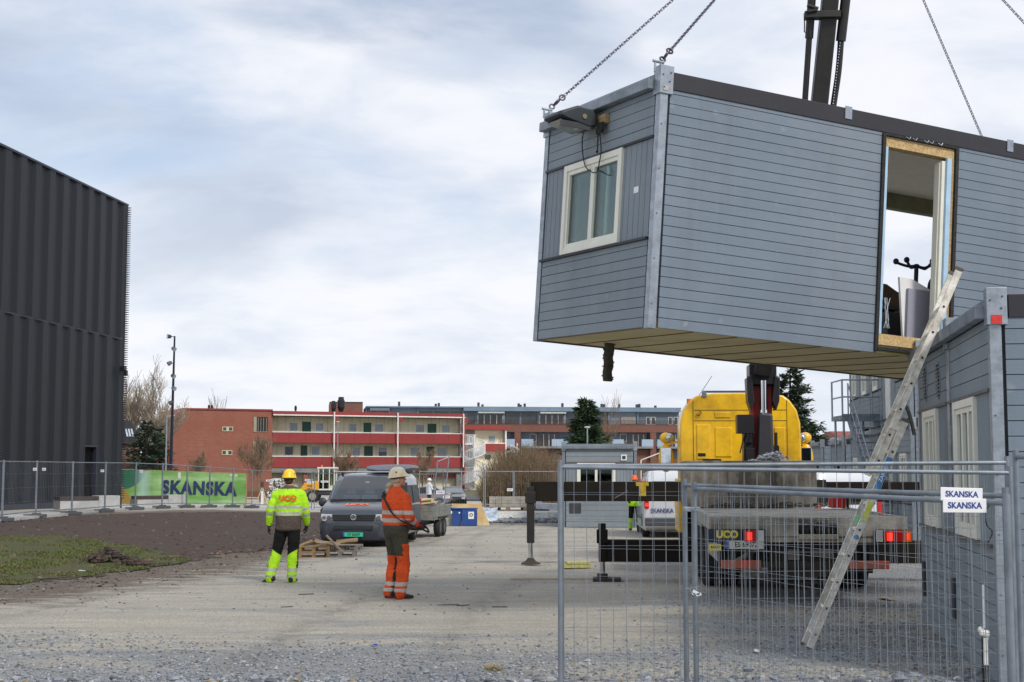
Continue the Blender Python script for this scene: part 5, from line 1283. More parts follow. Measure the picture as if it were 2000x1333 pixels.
        for s in (-1, 1):
            h = MB(); h.loft([[Vector((s*x, y, z)) for x, z in ((.55, .70), (.86-.02*q, .69), (.90-.02*q, .80), (.84, .885), (.56, .875))] for q, y in ((0, -.22), (1, -.06), (3, -.0))]); hl = h.build('headlight', clearl, root, smooth=30, bevel=.01)
            MB().cyl((s*.64, -.01, .785), (s*.64, .012, .785), .055, n=14).cyl((s*.77, -.03, .785), (s*.77, .0, .785), .05, n=14).build('reflector', M('lamp_reflector', (.25, .26, .28), .15, .8), hl)
        e = MB().torus((0, .045, .80), (0, 1, 0), .070, .010, 24, 8); e.cyl((0, .025, .80), (0, .038, .80), .065, n=24, mi=1)
        for (xa, za, xb, zb) in ((-.028, .055, 0, .010), (.028, .055, 0, .010), (-.052, .038, -.020, -.055), (-.020, -.055, 0, .0), (.0, .0, .020, -.055), (.020, -.055, .052, .038)):
            e.beam((xa, .045, .80+za), (xb, .045, .80+zb), .012, .012, up=(0, 1, 0))
        e.build('badge', [chrome, bplast2], root, smooth=40)
        pl = MB().bx(-.26, .26, .078, .09, .29, .40).build('number_plate', M('plate_green', S(58, 190, 150), .5, 0, .03), root, bevel=.004)
        MB().bx(-.258, -.215, .0905, .092, .293, .397).build('plate_band', M('plate_blue', S(40, 80, 170), .5), pl).location.x = .473
        text('lettering', 'CF 65639', .095, M('plate_black', (.02, .02, .02), .5), pl, (-.02, .093, .345), (math.pi/2, 0, math.pi), bold=.02, depth=.0005, sx=.86).scale = (.86, 1, 1)
    # rear
    MB().bx(-.92, .92, -4.99, -4.80, .36, .60).build('rear_bumper', bump, root, bevel=.03)
    MB().add([(-.76, -4.90, 1.12), (.76, -4.90, 1.12), (.70, -4.872, 1.66), (-.70, -4.872, 1.66)], [(0, 1, 2, 3)]).build('rear_window', M('tinted_window', (.03, .035, .04), .35, 0, .05, spec=.2), root)
    for s in (-1, 1):
        tl = MB().bx(min(s*.80, s*.935), max(s*.80, s*.935), -4.93, -4.80, .86, 1.22).build('tail_light', redlens, root, bevel=.02)
        if not front and loc[1] > 45: MB().bx(min(s*.82, s*.91), max(s*.82, s*.91), -4.94, -4.928, .93, 1.02).build('lit_lamp', lit, tl)
    return root
vx = (693-CX)/FPX*36.6
vanr = van('van', 'dark grey panel van facing this way with orange letters on its bonnet and roof bars', 'van', (vx, 36.6, gz(vx, 37)), R(174.4), carpaint('grey_van_paint', S(74, 79, 88)), bump=M('grey_bumper', S(50, 55, 63), .5, 0, .1))
t_ = text('lettering', 'UCO', .27, M('bonnet_orange', S(250, 112, 62), .6), vanr, (0, -.34, 1.098), (0, 0, 0), bold=.06, depth=.001, sx=1.0)
t_.rotation_euler = (R(14), 0, R(180)); t_.location = (0, -.42, 1.128)
vanr.scale = (1, 1, .95)
# papers behind the windscreen, roof bars and roof box
MB().bx(-.1, .0, -1.5, -1.49, 1.70, 1.74).build('windscreen_sticker', white, vanr)
MB().cyl((-.95, -1.95, 2.0), (.95, -1.95, 2.0), .022, n=10).cyl((-.95, -3.6, 2.0), (.95, -3.6, 2.0), .022, n=10).build('roof_bar', alu, vanr, smooth=40)
mb = MB()
for x in (-.72, .72):
    for y in (-1.95, -3.6): mb.bx(x-.03, x+.03, y-.03, y+.03, 1.90, 1.99)
mb.build('bar_foot', black, vanr)
bxm = MB(); rs = []
for (y, w, z0, z1) in ((-2.1, .20, 2.03, 2.06), (-2.3, .50, 2.02, 2.12), (-2.8, .62, 2.02, 2.2), (-4.2, .62, 2.02, 2.22), (-4.8, .45, 2.02, 2.16), (-5.0, .2, 2.04, 2.1)):
    rs.append([Vector((-.36+w*math.copysign(abs(math.cos(a))**.6, math.cos(a)), y, (z0+z1)/2+(z1-z0)/2*math.copysign(abs(math.sin(a))**.7, math.sin(a)))) for a in [6.2832*i/16 for i in range(16)]])
bxm.loft(rs).build('roof_box', M('box_grey', S(86, 92, 106), .5, 0, .1), vanr, smooth=50)
# open sliding door gap and orange side mark
MB().bx(-.966, -.955, -2.35, -1.55, .45, 1.7).build('open_doorway', dark_in, vanr)
MB().bx(-.975, -.962, -3.3, -2.95, .85, 1.0).build('side_mark', M('bonnet_orange', S(250, 112, 62), .6), vanr, bevel=.005)
MB().yz([(-2.45, .3), (-2.45, 1.08), (-4.3, 1.08), (-4.3, .3)], -1.01, -.985).build('sliding_door', carpaint('grey_van_paint', S(74, 79, 88)), vanr, bevel=.02)
# trailer
VM = Matrix.Translation((vx, 36.6, 0)) @ Matrix.Rotation(R(174.4), 4, 'Z')
tp = VM @ Vector((-.20, -5.75, 0)); tr = thing('trailer', 'low aluminium twin axle trailer hitched behind the grey van', 'trailer', (tp.x, tp.y, gz(tp.x, 43)), R(172))
tm = M('dull_aluminium', S(150, 150, 142), .5, .4, .25, 5)
TB = MB(); TB.bx(-.95, .95, -2.7, 0, .52, .60)
for (x0, x1, y0, y1) in ((-.97, -.94, -2.7, 0), (.94, .97, -2.7, 0), (-.94, .94, -.03, 0), (-.94, .94, -2.7, -2.67)):
    TB.bx(x0, x1, y0, y1, .6, .76); TB.bx(x0, x1, y0, y1, .77, .93)
TB.build('side_board', tm, tr, bevel=.006)
PB = MB()
for y in (-.05, -.9, -1.8, -2.65):
    for x in (-.99, .97): PB.bx(x, x+.02, y-.03, y+.03, .5, .95)
each(PB, 'stake', galv, tr)
MB().bx(-.7, .7, -2.5, -.3, .38, .5).beam((0, -.3, .45), (0, 1.2, .45), .08, .08).build('chassis', dgrey, tr)
for y in (-1.15, -1.8):
    for s in (-1, 1): wheel(tr, (s*.88, y, .29), .29, .19, n=20)
MB().bx(-1.0, -.78, -2.2, -.8, .56, .60).bx(.78, 1.0, -2.2, -.8, .56, .60).build('mudguard', blackr, tr)
for i in range(4):
    w = MB().bx(-.55-.10*(i % 2), -.30-.10*(i % 2), -2.6+.3*i, .1+.05*i, .94+.05*i, .985+.05*i).bx(-.25, .0, -2.5+.3*i, .2, .94+.05*i, .985+.05*i).build('plank', M('fresh_pine', S(214, 190, 150), .7, 0, .15, 3, sc=(1, 1, 6)))
    w.location = tr.location; w.rotation_euler = (0, 0, R(172)); tag(w, 'fresh pale planks loaded on the trailer, ' + ['bottom layer', 'second layer', 'third layer', 'top layer'][i], 'plank', 'planks on the trailer')
# white vans at the back
wp_ = carpaint('white_van_paint', S(214, 217, 222))
wv = van('van', 'white van seen from behind with dark blue name on its tailgate and lit tail light', 'van', (4.78+.2, 42.2+4.9, gz(4.8, 44)), R(-2), wp_, front=False, bump=bplast, group='white vans on the site')
text('lettering', 'SKANSKA', .17, blued, wv, (-.42, -4.925, .80), (math.pi/2, 0, 0), bold=.03, depth=.001, sx=.9)
MB().bx(-.02, .32, -4.93, -4.915, .98, 1.10).build('number_plate', M('plate_teal', S(70, 150, 170), .5), wv)
van('van', 'white van partly visible behind the truck on its right', 'van', (6.6, 40, gz(7, 38)), R(20), wp_, front=False, bump=bplast, group='white vans on the site')
# dark parked car far
cp = W(872, 962, 92); 
def small_car(name, lb, loc, rz, paint):
    root = thing(name, lb, 'car', loc, rz)
    rs = []
    for (y, w, z0, z1, wt) in ((2.1, .6, .35, .6, .5), (2.0, .78, .25, .72, .62), (1.2, .85, .2, .88, .7), (.8, .86, .2, .95, .72), (.1, .86, .2, 1.38, .62), (-.9, .86, .2, 1.42, .62), (-1.7, .85, .22, 1.0, .68), (-2.0, .78, .3, .9, .62), (-2.1, .6, .4, .7, .5)):
        rs.append([Vector((x, y, z)) for x, z in ((w, z0), (w, min(.85, z1-.05)), (wt, z1), (-wt, z1), (-w, min(.85, z1-.05)), (-w, z0))])
    MB().loft(rs).build('body', paint, root, smooth=35, bevel=.03)
    for s in (-1, 1):
        MB().add([(s*.85, .7, .9), (s*.85, -1.5, .95), (s*.66, -.95, 1.36), (s*.66, .05, 1.33)], [(0, 1, 2, 3)]).build('side_window', M('tinted_window', (.03, .035, .04), .35, 0, .05, spec=.2), root)
        for y in (1.3, -1.3): wheel(root, (s*.8, y, .31), .31, .2, n=18)
        MB().bx(min(s*.5, s*.75), max(s*.5, s*.75), 2.02, 2.1, .55, .68).build('headlight', clearl, root)
    MB().add([(-.66, .82, .98), (.66, .82, .98), (.58, .12, 1.36), (-.58, .12, 1.36)], [(0, 1, 2, 3)]).build('windscreen', M('pale_glass', (.2, .22, .24), .05), root)
    return root
small_car('car', 'black car parked beyond the fence behind the blue box', (W(885, 960, 104).x, 104, gz(-3, 104)-.05), R(185), carpaint('black_car', (.015, .015, .018)))
small_car('car', 'silver grey car parked beyond the fence, beside the person in white', (W(822, 960, 100).x, 102, gz(-6, 102)), R(85), carpaint('silver_car', S(130, 120, 124)))

# ---------------------------------------------------------------- crane truck
TO = Vector((3.96, 19.3, 0)); TY = R(-4.3)
trk = thing('crane_truck', 'yellow crane truck standing with its tail this way on four outriggers', 'truck', TO, TY)
TMi = (Matrix.Translation(TO) @ Matrix.Rotation(TY, 4, 'Z')).inverted()
def tl(px, py, D): return TMi @ W(px, py, D)
dirty = M('dirty_grey_steel', S(160, 156, 146), .75, .05, .35, 3, c2=S(110, 104, 94), bump=.2)
stain = M('concrete_stained_steel', S(134, 127, 115), .85, 0, .4, 2.2, c2=S(84, 77, 69), bump=.35, bs=12, sc=(1, 1, .5), lo=.4, hi=.6)
grease = M('greasy_black', (.025, .022, .02), .5, .2, .4, 6)
yel = M('yellow_cab_paint', S(236, 186, 22), .38, 0, .10, 1.2, coat=.3, c2=S(176, 134, 26), lo=.42, hi=.72)
okm = M('ochre_black_beam', (.006, .0055, .005), .7, 0, .4, 3, c2=(.018, .013, .008), spec=.2)
redc = M('crane_red', S(150, 34, 30), .45, 0, .2, 4)
# bed
dk_ = MB(); dk_.bx(-1.30, -.13, 0, .16, .90, 1.165).bx(.40, 1.30, 0, .16, .90, 1.165).bx(-.13, .40, .0, .16, .86, .93).bx(-.62, 1.3, .02, .14, .82, .90)
dk_.bx(-1.30, -1.22, .16, 5.1, .98, 1.165).bx(1.22, 1.30, .16, 5.1, .98, 1.165).bx(-1.22, 1.22, .4, 5.1, 1.04, 1.14)
dk_.build('bed', dirty, trk, bevel=.008)
mech = MB(); mech.bx(-.13, .40, .16, .45, .93, 1.06)
random.seed(5)
for i in range(7): mech.cyl((-.08+.07*i, .06, .97), (-.06+.07*i, .3, .99), .026, n=10)
mech.torus((.15, .08, 1.03), (0, 1, 0), .05, .014).build('winch', grease, trk)
# underbody
ub = MB(); ub.bx(-.42, -.34, .3, 11, .62, .88).bx(.34, .42, .3, 11, .62, .88).bx(-1.0, 1.0, .5, 1.2, .48, .8).bx(-.9, .9, 1.5, 2.4, .5, .8).bx(-.5, .5, .25, .5, .35, .84).bx(-1.1, -.6, 5.3, 7.6, .5, 1.0).bx(.6, 1.15, 5.3, 7.4, .45, 1.0)
for i in range(8): ub.cyl((-.9+.24*i, .35, .50+.04*(i % 3)), (-.85+.24*i, .7, .8), .03, n=8)
ub.build('chassis', grease, trk)
MB().bx(-.25, -.1, .2, .3, .58, .72).bx(.05, .35, .22, .35, .62, .72).build('valve_block', M('grey_block', S(120, 116, 104), .7), trk)
MB().cyl((-.95, .3, .55), (-.55, .25, .78), .03, n=8).build('hose', M('pale_hose', S(140, 136, 124), .6), trk, smooth=50)
for s, (x0, x1) in ((-1, (-1.165, -.63)), (1, (.51, 1.05))):
    MB().bx(x0, x1, -.03, .03, .475, .585).build('underrun_bar', M('worn_red_bar', S(178, 74, 54), .75, 0, .3, 7, c2=S(140, 96, 84), lo=.45, hi=.6), trk, bevel=.01)
each(MB().bx(-.63, .51, -.02, .02, .49, .57).bx(-.8, -.74, .03, .1, .5, .9).bx(.8, .86, .03, .1, .5, .9), 'underrun_carrier', grease, trk)
# light clusters
for s, x0, x1 in ((1, .87, 1.35), (-1, -.87, -.58)):
    c = MB().bx(x0, x1, -.03, .0, .82, 1.0).build('tail_light', bplast2, trk, bevel=.01)
    if s > 0:
        MB().bx(x0+.01, x0+.10, -.045, -.031, .835, .985).build('clear_lens', clearl, c, bevel=.005); MB().bx(x0+.11, x0+.36, -.045, -.031, .835, .985).build('red_lens', redlens, c, bevel=.005); MB().bx(x0+.37, x1-.01, -.045, -.031, .835, .985).build('amber_lens', amber, c, bevel=.005)
        MB().bx(x0+.15, x0+.23, -.050, -.046, .85, .96).bx(x1-.07, x1-.03, -.05, -.046, .86, .95).build('lit_lamp', lit, c)
    else:
        MB().bx(x0+.01, x0+.18, -.045, -.031, .835, .985).build('red_lens', redlens, c, bevel=.005); MB().bx(x0+.19, x1-.01, -.045, -.031, .835, .985).build('clear_lens', clearl, c, bevel=.005)
        MB().bx(x0+.05, x0+.12, -.050, -.046, .85, .96).build('lit_lamp', lit, c)
cv = MB().bx(-1.34, -.875, -.03, .0, .82, 1.0).build('lamp_guard', M('dark_navy_panel', S(34, 44, 62), .5), trk, bevel=.01)
text('lettering', 'UCO', .13, M('yellow_print', S(226, 206, 60), .5), cv, (-1.08, -.033, .925), (math.pi/2, 0, 0), bold=.06, depth=.001, sx=1.0)
npl = MB().bx(-1.10, -.60, -.035, -.02, .735, .845).build('number_plate', M('plate_pale', S(205, 206, 200), .5, 0, .1), trk, bevel=.004)
MB().bx(-1.098, -1.055, -.037, -.0355, .738, .842).build('plate_band', M('plate_blue', S(40, 80, 170), .5), npl)
text('lettering', 'ES 69072', .095, M('plate_black', (.02, .02, .02), .5), npl, (-.83, -.037, .79), (math.pi/2, 0, 0), bold=.015, depth=.0005, sx=.86)
ys = MB().bx(-1.32, -1.16, -.03, -.02, .71, .80).build('warning_label', M('yellow_print', S(226, 206, 60), .5), trk)
text('lettering', 'RANTI', .042, black, ys, (-1.24, -.032, .755), (math.pi/2, 0, 0), bold=.03, depth=.0005)
for y in (3.1, 4.45):
    for s in (-1, 1): wheel(trk, (s*.97, y, .51), .51, .27, twin=True)
for s in (-1, 1): wheel(trk, (s*1.07, 11.7, .51), .51, .3)
for s in (-1, 1):
    mb = MB(); 
    pts = [(3.78+1.25*math.cos(a), .55+.58*math.sin(a)*.95) for a in [math.pi*i/12 for i in range(13)]]
    for i in range(12): mb.add([(s*.68, *pts[i]), (s*1.25, *pts[i]), (s*1.25, *pts[i+1]), (s*.68, *pts[i+1])], [(0, 1, 2, 3)])
    mb.bx(min(s*.68, s*1.25), max(s*.68, s*1.25), 2.42, 2.46, .25, .8).build('mudguard', blackr, trk)
# side boxes at the left flank
each(MB().bx(-1.20, -1.18, .3, 2.3, .55, .96).bx(-1.30, -1.2, 2.5, 4.9, .93, .975), 'side_guard', dirty, trk, bevel=.01)
# stained steel box with gravel
B0 = tl(1337, 902, 24.6); B1 = tl(1597, 1005, 24.4)
bx0, bx1, by = B0.x, B1.x, B0.y; bt, bb = 1.93, 1.15
box = MB(); box.bx(bx0, bx1, by, by+.05, bb, bt).bx(bx0, bx1, by+1.7, by+1.75, bb, bt).bx(bx0, bx0+.05, by+.05, by+1.7, bb, bt).bx(bx1-.05, bx1, by+.05, by+1.7, bb, bt).bx(bx0+.05, bx1-.05, by+.05, by+1.7, bb, bb+.06)
box.bx(bx0-.01, bx1+.01, by-.012, by+.0, bt-.05, bt+.012)
for i in range(2): box.bx(bx0+.75*(i+1)-.02, bx0+.75*(i+1)+.02, by-.02, by, bb, bt-.05)
box.build('load_box', stain, trk, bevel=.006)
gv = MB(); random.seed(11)
for i in range(500):
    a = random.uniform(0, 1); x = bx1-.85+abs(random.gauss(0, .22))*random.choice((-1, 1)); 
    if x < bx0+.1 or x > bx1-.02: continue
    h = .22*math.exp(-((x-bx1+.6)/.4)**2); stone(gv, x, by+random.uniform(.2, 1.4), random.uniform(.02, .05), bt-.08+h*random.random(), .8)
gv.bx(bx0+.06, bx1-.06, by+.06, by+1.69, bb+.061, bt-.12)
gvl = gv.build('rubble_load', stm+[], trk)
random.seed(14); slm = MB()
for i in range(26): 
    x = random.uniform(-1.2, .9); slm.path(spline([(x, by-.15, 1.17), (x+.15, by-.2, 1.2+.05*random.random()), (x+.3, by-.12, 1.17)], 4), .012, 5)
slm.build('lashing_strap', M('dirty_strap', S(96, 92, 84), .8), trk)
# tools right of the box
MB().bx(.92, 1.16, 4.3, 4.6, 1.166, 1.46).build('red_case', M('red_case', S(200, 40, 36), .5), trk, bevel=.02)
MB().bx(1.19, 1.20, 4.2, 4.5, 1.17, 1.50).build('tool_case', M('yellow_black', S(70, 62, 24), .6), trk, bevel=.02)
# crane column and boom
cy = 8.3
def cpt(px, py, D=27.8): return tl(px, py, D)
c0 = cpt(1489, 900); ccx, ccy = c0.x, c0.y
MB().bx(ccx-.45, ccx+.45, ccy-.4, ccy+.5, .9, 1.5).cyl((ccx, ccy, 1.4), (ccx, ccy, 2.0), .34, n=20).build('crane_base', M('crane_grey', S(52, 52, 56), .5, .2), trk, bevel=.02)
MB().xz([(ccx-.24, 1.7), (ccx+.18, 1.7), (ccx+.20, 3.5), (ccx-.20, 3.7)], ccy-.1, ccy+.35).build('crane_column', redc, trk, bevel=.02)
cc = cpt(1492, 850)
MB().xz([(cc.x-.17, 1.75), (cc.x+.15, 1.75), (cc.x+.13, 2.86), (cc.x-.12, 2.88)], ccy-.45, ccy-.12).build('lift_cylinder', M('dark_cylinder', S(62, 62, 66), .45, .3, .2, 4), trk, bevel=.05)
cr = cpt(1489, 780)
MB().cyl((cr.x, ccy-.20, 2.8), (cr.x, ccy-.24, 3.5), .068, n=18).build('piston_rod', chrome, trk, smooth=40)
ch_ = cpt(1488, 745)
hd = MB(); hd.bx(ch_.x-.26, ch_.x+.26, ccy-.25, ccy+.4, 3.42, 3.82); hd.cyl((ch_.x-.3, ccy-.1, 3.50), (ch_.x+.3, ccy-.1, 3.50), .10, n=14)
for s in (-1, 1):
    hd.xz([(ch_.x+s*.22, 3.6), (ch_.x+s*.32, 3.55), (ch_.x+s*.30, 3.1), (ch_.x+s*.24, 2.92), (ch_.x+s*.17, 3.1)], ccy-.3, ccy+.2)
hd.build('crane_head', M('crane_black', (.022, .022, .026), .4, .3, .3), trk, bevel=.015)
vb = cpt(1452, 850); v = MB(); v.bx(vb.x-.14, vb.x+.18, ccy-.35, ccy+.1, 2.48, 2.84).bx(vb.x-.02, vb.x+.16, ccy-.3, ccy+.1, 1.85, 2.48)
for i in range(4): v.cyl((vb.x-.1+.08*i, ccy-.36, 2.1+.1*i), (vb.x-.0+.06*i, ccy-.38, 2.5), .014, n=6)
v.bx(vb.x+.02, vb.x+.14, ccy-.36, ccy-.3, 2.3, 2.46); v.bx(vb.x+.02, vb.x+.18, ccy-.36, ccy-.3, 1.95, 2.2)
v.build('control_valve', M('crane_black', (.022, .022, .026), .4, .3, .3), trk, bevel=.008)
rr_ = cpt(1514, 850); v = MB(); v.bx(rr_.x-.05, rr_.x+.06, ccy-.2, ccy+.1, 1.8, 1.95).bx(rr_.x-.02, rr_.x+.02, ccy-.2, ccy, 1.95, 2.5).bx(rr_.x-.06, rr_.x+.05, ccy-.2, ccy, 2.1, 2.25); v.build('crane_lever', grease, trk)
# main boom rising behind the cabin, then jib reaching to the hook
bt_ = Vector((5.58, 25.2, 10.2)); bb_ = Vector((W(1488, 730, 27.6))); bdir = (bt_-bb_).normalized(); bend = bb_+bdir*10.2
tlv = lambda v: TMi@Vector(v)
boomm = M('boom_black', (.007, .007, .008), .5, .1, .35, 3, c2=(.020, .018, .014))
def bbeam(nm, p0, p1, w, h, m, off=(0, 0, 0)): 
    o = MB().beam(tlv(Vector(p0)+Vector(off)), tlv(Vector(p1)+Vector(off)), w, h, up=(0, 1, 0)).build(nm, m, trk, bevel=.02); return o
p0 = W(1600, 205, 25.8); p1 = W(1622, -10, 25.4); bd = (p1-p0).normalized()
low = bb_; top_ = p1+bd*2.4
# lower part: from the head up to behind the roof, same line at the top
bb = MB(); seq = [tlv(bb_), tlv(p0-bd*.6), tlv(top_)]
MB().beam(seq[0], seq[1], .34, .42, up=(0, 1, 0)).build('main_boom', boomm, trk, bevel=.03)
MB().beam(seq[1], seq[2], .29, .36, up=(0, 1, 0)).build('outer_boom', boomm, trk, bevel=.03)
q0, q1 = W(1572, 200, 25.7), W(1584, 20, 25.4); qd = (q1-q0).normalized()
MB().cyl(tlv(q0-qd*1.0), tlv(q1+qd*.3), .055, n=12).cyl(tlv(q0+qd*1.15), tlv(q1+qd*1.5), .075, n=12).build('boom_cylinder', boomm, trk, smooth=40)
q0, q1 = W(1628, 205, 25.7), W(1648, 30, 25.4); qd = (q1-q0).normalized()
hs = MB(); hs.cyl(tlv(q0+qd*1.15), tlv(q1+qd*1.5), .09, n=12)
hs.path(spline([tlv(q0-qd*1.0+Vector((-.03, 0, 0))), tlv(q0), tlv(q0+qd*.6+Vector((.02, 0, 0))), tlv(q0+qd*1.2)], 8), .058, 10)
hs.build('hose_chain', boomm, trk, smooth=40)
hb_ = MB()
for k in range(26): 
    p = (q0-qd*.2).lerp(q0+qd*1.1, k/25)+Vector((-.02, -.062, 0)); hb_.ob(tlv(p), (.014, .006, .022))
hb_.build('chain_link_gap', M('pale_slot', S(190, 200, 215), .6), trk)
cl = W(1608, 26, 25.3); c1 = tlv(cl)
MB().bx(c1.x-.34, c1.x+.30, c1.y-.08, c1.y+.12, c1.z-.10, c1.z+.03).cyl((c1.x-.3, c1.y-.1, c1.z+.12), (c1.x-.1, c1.y-.1, c1.z+.05), .035, n=8).cyl((c1.x-.3, c1.y-.1, c1.z-.0), (c1.x-.12, c1.y-.1, c1.z+.03), .035, n=8).build('boom_clamp', boomm, trk, bevel=.015)
hl_ = tlv(W(1574, 48, 25.3)); MB().path([hl_+Vector((.03, 0, .16)), hl_+Vector((-.02, 0, .15)), hl_+Vector((-.03, 0, -.14)), hl_+Vector((.02, 0, -.16))], .012, 6).build('grab_handle', boomm, trk)
jb1 = HOOK+Vector((0, 0, .9))
MB().beam(seq[2], tlv(jb1), .26, .3, up=(1, 0, 0)).ball(seq[2], .28).build('jib', redc, trk, bevel=.02)
MB().cyl(tlv(jb1), tlv(HOOK+Vector((0, 0, .4))), .03, n=10).build('hook_pendant', steel, trk)
# outriggers
def outrigger(dist, zt_, zb_, lp, legpx, legtop, rodtop, foot, side):
    pass
for (D, z1, z0, pl, xr, lt, lw, rodt, coned) in ((27.6, 1.56, 1.19, 1037, 4.1, 1.47, .07, .42, True), (23.6, .655, .30, 1176, 3.6, .92, .06, .25, False)):
    L = tl(pl, 1000, D); y = L.y; xl = L.x
    bm = MB().bx(xl, xr, y-.12, y+.12, z0, z1).build('outrigger_beam', okm, trk, bevel=.012)
    MB().bx(-1.35, 1.35, y-.17, y+.17, z0-.04, z1+.04).build('outrigger_housing', grease, trk, bevel=.01)
    if coned:
        MB().bx(1.35+(-4.6), -2.6+.25, y-.13, y-.121, z1-.12, z1-.01).build('warning_plate', M('yellow_print', S(226, 206, 60), .5), trk) if False else None
        tpx = tl(1254, 955, 27.6); MB().bx(tpx.x-.12, tpx.x+.12, y-.135, y-.121, z1-.08, z1-.01).bx(tpx.x-.06, tpx.x+.07, y-.135, y-.121, z1-.27, z1-.08).build('warning_mark', M('dull_yellow', S(190, 160, 30), .6, 0, .3), trk)
        MB().beam((xl+1.6, y-.125, z0+.06), (xl+1.85, y-.125, z0+.2), .01, .02).build('scratch_mark', M('grey_scratch', S(110, 100, 92), .6), trk)
    for xx in (xl, xr):
        zc_ = lt
        lg = MB().bx(xx-lw, xx+lw, y-.16, y-.02, .40 if coned else .30, zc_).bx(xx-lw-.03, xx+lw+.03, y-.18, y+.0, zc_-.32, zc_-.1).build('outrigger_leg', grease if coned else okm, trk, bevel=.012)
        MB().cyl((xx, y-.09, .1), (xx, y-.09, .5), .045, n=14).build('leg_rod', chrome, lg, smooth=40)
        if coned: MB().loft([MB().ring((xx, y-.09, z), (0, 0, 1), r, 18) for z, r in ((-.0, .19), (.02, .18), (.06, .10), (.12, .055))]).build('leg_pad', M('rust_black', S(60, 52, 44), .8), lg, smooth=30)
        else: MB().bx(xx-.15, xx+.30, y-.3, y+.12, -.02, .045).cyl((xx, y-.09, .045), (xx, y-.09, .11), .09, n=14).build('leg_pad', M('rust_black', S(60, 52, 44), .8), lg)
# cab
K = tl(1446, 850, 29.8); kx, ky = K.x, K.y
prof = [(1.24, 1.25), (1.25, 2.3), (1.24, 2.75), (1.17, 3.02), (1.03, 3.22), (.90, 3.32), (.55, 3.37), (0, 3.38)]
sect = [(x, z) for x, z in prof]+[(-x, z) for x, z in reversed(prof[:-1])]
rs = []
for (yo_, k, kz) in ((0, .985, -.01), (.06, 1, 0), (1.4, 1, .03), (1.9, .98, -.08), (2.25, .94, -.45), (2.35, .9, -.9)):
    rs.append([Vector((kx+x*k, ky+yo_, (z+kz*max(0, (z-1.25)/2.1)))) for x, z in sect])
MB().loft(rs).build('cab', yel, trk, smooth=35, bevel=.02)
seam = M('seam_shadow_gap', (.10, .06, .008), .8)
sm_ = MB(); 
for (x0, x1, z) in ((-.95, .95, 3.02), (-.95, .95, 2.80)): sm_.bx(kx+x0, kx+x1, ky-.006, ky+.01, z-.006, z+.006)
for x in (-.97, .96): sm_.bx(kx+x-.006, kx+x+.006, ky-.006, ky+.01, 1.9, 3.22)
sm_.build('panel_seam', seam, trk)
rb = MB()
for (x0, x1, z0, z1) in ((-.52, -.18, 2.05, 2.66), (-.9, -.62, 2.0, 2.72), (-.52, -.2, 2.86, 2.98), (.30, .62, 2.0, 2.72), (.7, .92, 2.0, 2.66)): rb.bx(kx+x0, kx+x1, ky-.022, ky+.01, z0, z1)
each(rb, 'pressed_panel', yel, trk, bevel=.018)
each(MB().bx(kx-.88, kx-.72, ky-.03, ky-.0, 2.06, 2.13).bx(kx-.78, kx-.40, ky-.04, ky+.0, 1.97, 2.01), 'latch', black, trk, bevel=.008)
MB().bx(kx-.95, kx+.95, ky-.1, ky+2.0, .9, 1.249).build('cab_floor', grease, trk)
fd = MB(); fd.bx(kx-1.32, kx-1.22, ky-.3, ky+1.2, .5, 1.6); fd.build('side_fairing', yel, trk, bevel=.03)
# beacon, work lamp, aerial, mirrors
a = tl(1348, 781, 29.6); MB().cyl((a.x, ky+.2, a.z-.06), (a.x, ky+.2, a.z+.04), .05, n=12).build('beacon', M('beacon_orange', S(230, 120, 30), .3), trk, smooth=40)
a = tl(1378, 769, 29.4); wl = MB().bx(a.x-.05, a.x+.05, ky-.02, ky+.06, a.z-.06, a.z+.06).build('work_lamp', M('lamp_grey', S(120, 124, 124), .4, .3), trk, bevel=.01); MB().beam((a.x, ky+.03, a.z-.06), (a.x+.14, ky+.05, a.z-.14), .025, .025).build('lamp_arm', M('lamp_grey', S(120, 124, 124), .4, .3), wl)
MB().cyl((kx-.75, ky+.3, 3.42), (kx+.75, ky+.3, 3.42), .022, n=8).build('roof_tube', dgrey, trk)
MB().cyl((kx-.85, ky+.4, 3.3), (kx-.55, ky+.3, 3.75), .006, n=5).build('aerial', blackr, trk)
MB().path([(kx-.9, ky-.02, 2.93), (kx-.86, ky-.05, 2.9), (kx-.8, ky-.04, 2.96), (kx-.84, ky-.03, 3.0)], .012, 5).build('cab_cable', blackr, trk)
for s in (-1, 1):
    mm = MB(); mx = kx+s*1.50; yy = ky+1.3
    mm.ball((mx, yy, 2.04), (.16, .07, .31), nu=14, nv=10).ball((mx-.0*s, yy, 2.47), (.13, .09, .12), nu=14, nv=10).beam((mx, yy, 2.33), (kx+s*1.2, yy, 2.40), .05, .05)
    m_ = mm.build('mirror', yel, trk, smooth=50); MB().bx(mx-.11, mx+.11, yy-.09, yy-.066, 1.80, 2.26).build('mirror_glass', M('mirror_glass', (.5, .55, .6), .05, 1), m_, bevel=.01)
    MB().ball((mx-.08*s, yy-.05, 2.47), (.09, .09, .10), nu=12, nv=8).build('mirror_back', M('mirror_glass', (.5, .55, .6), .05, 1), m_, smooth=50)
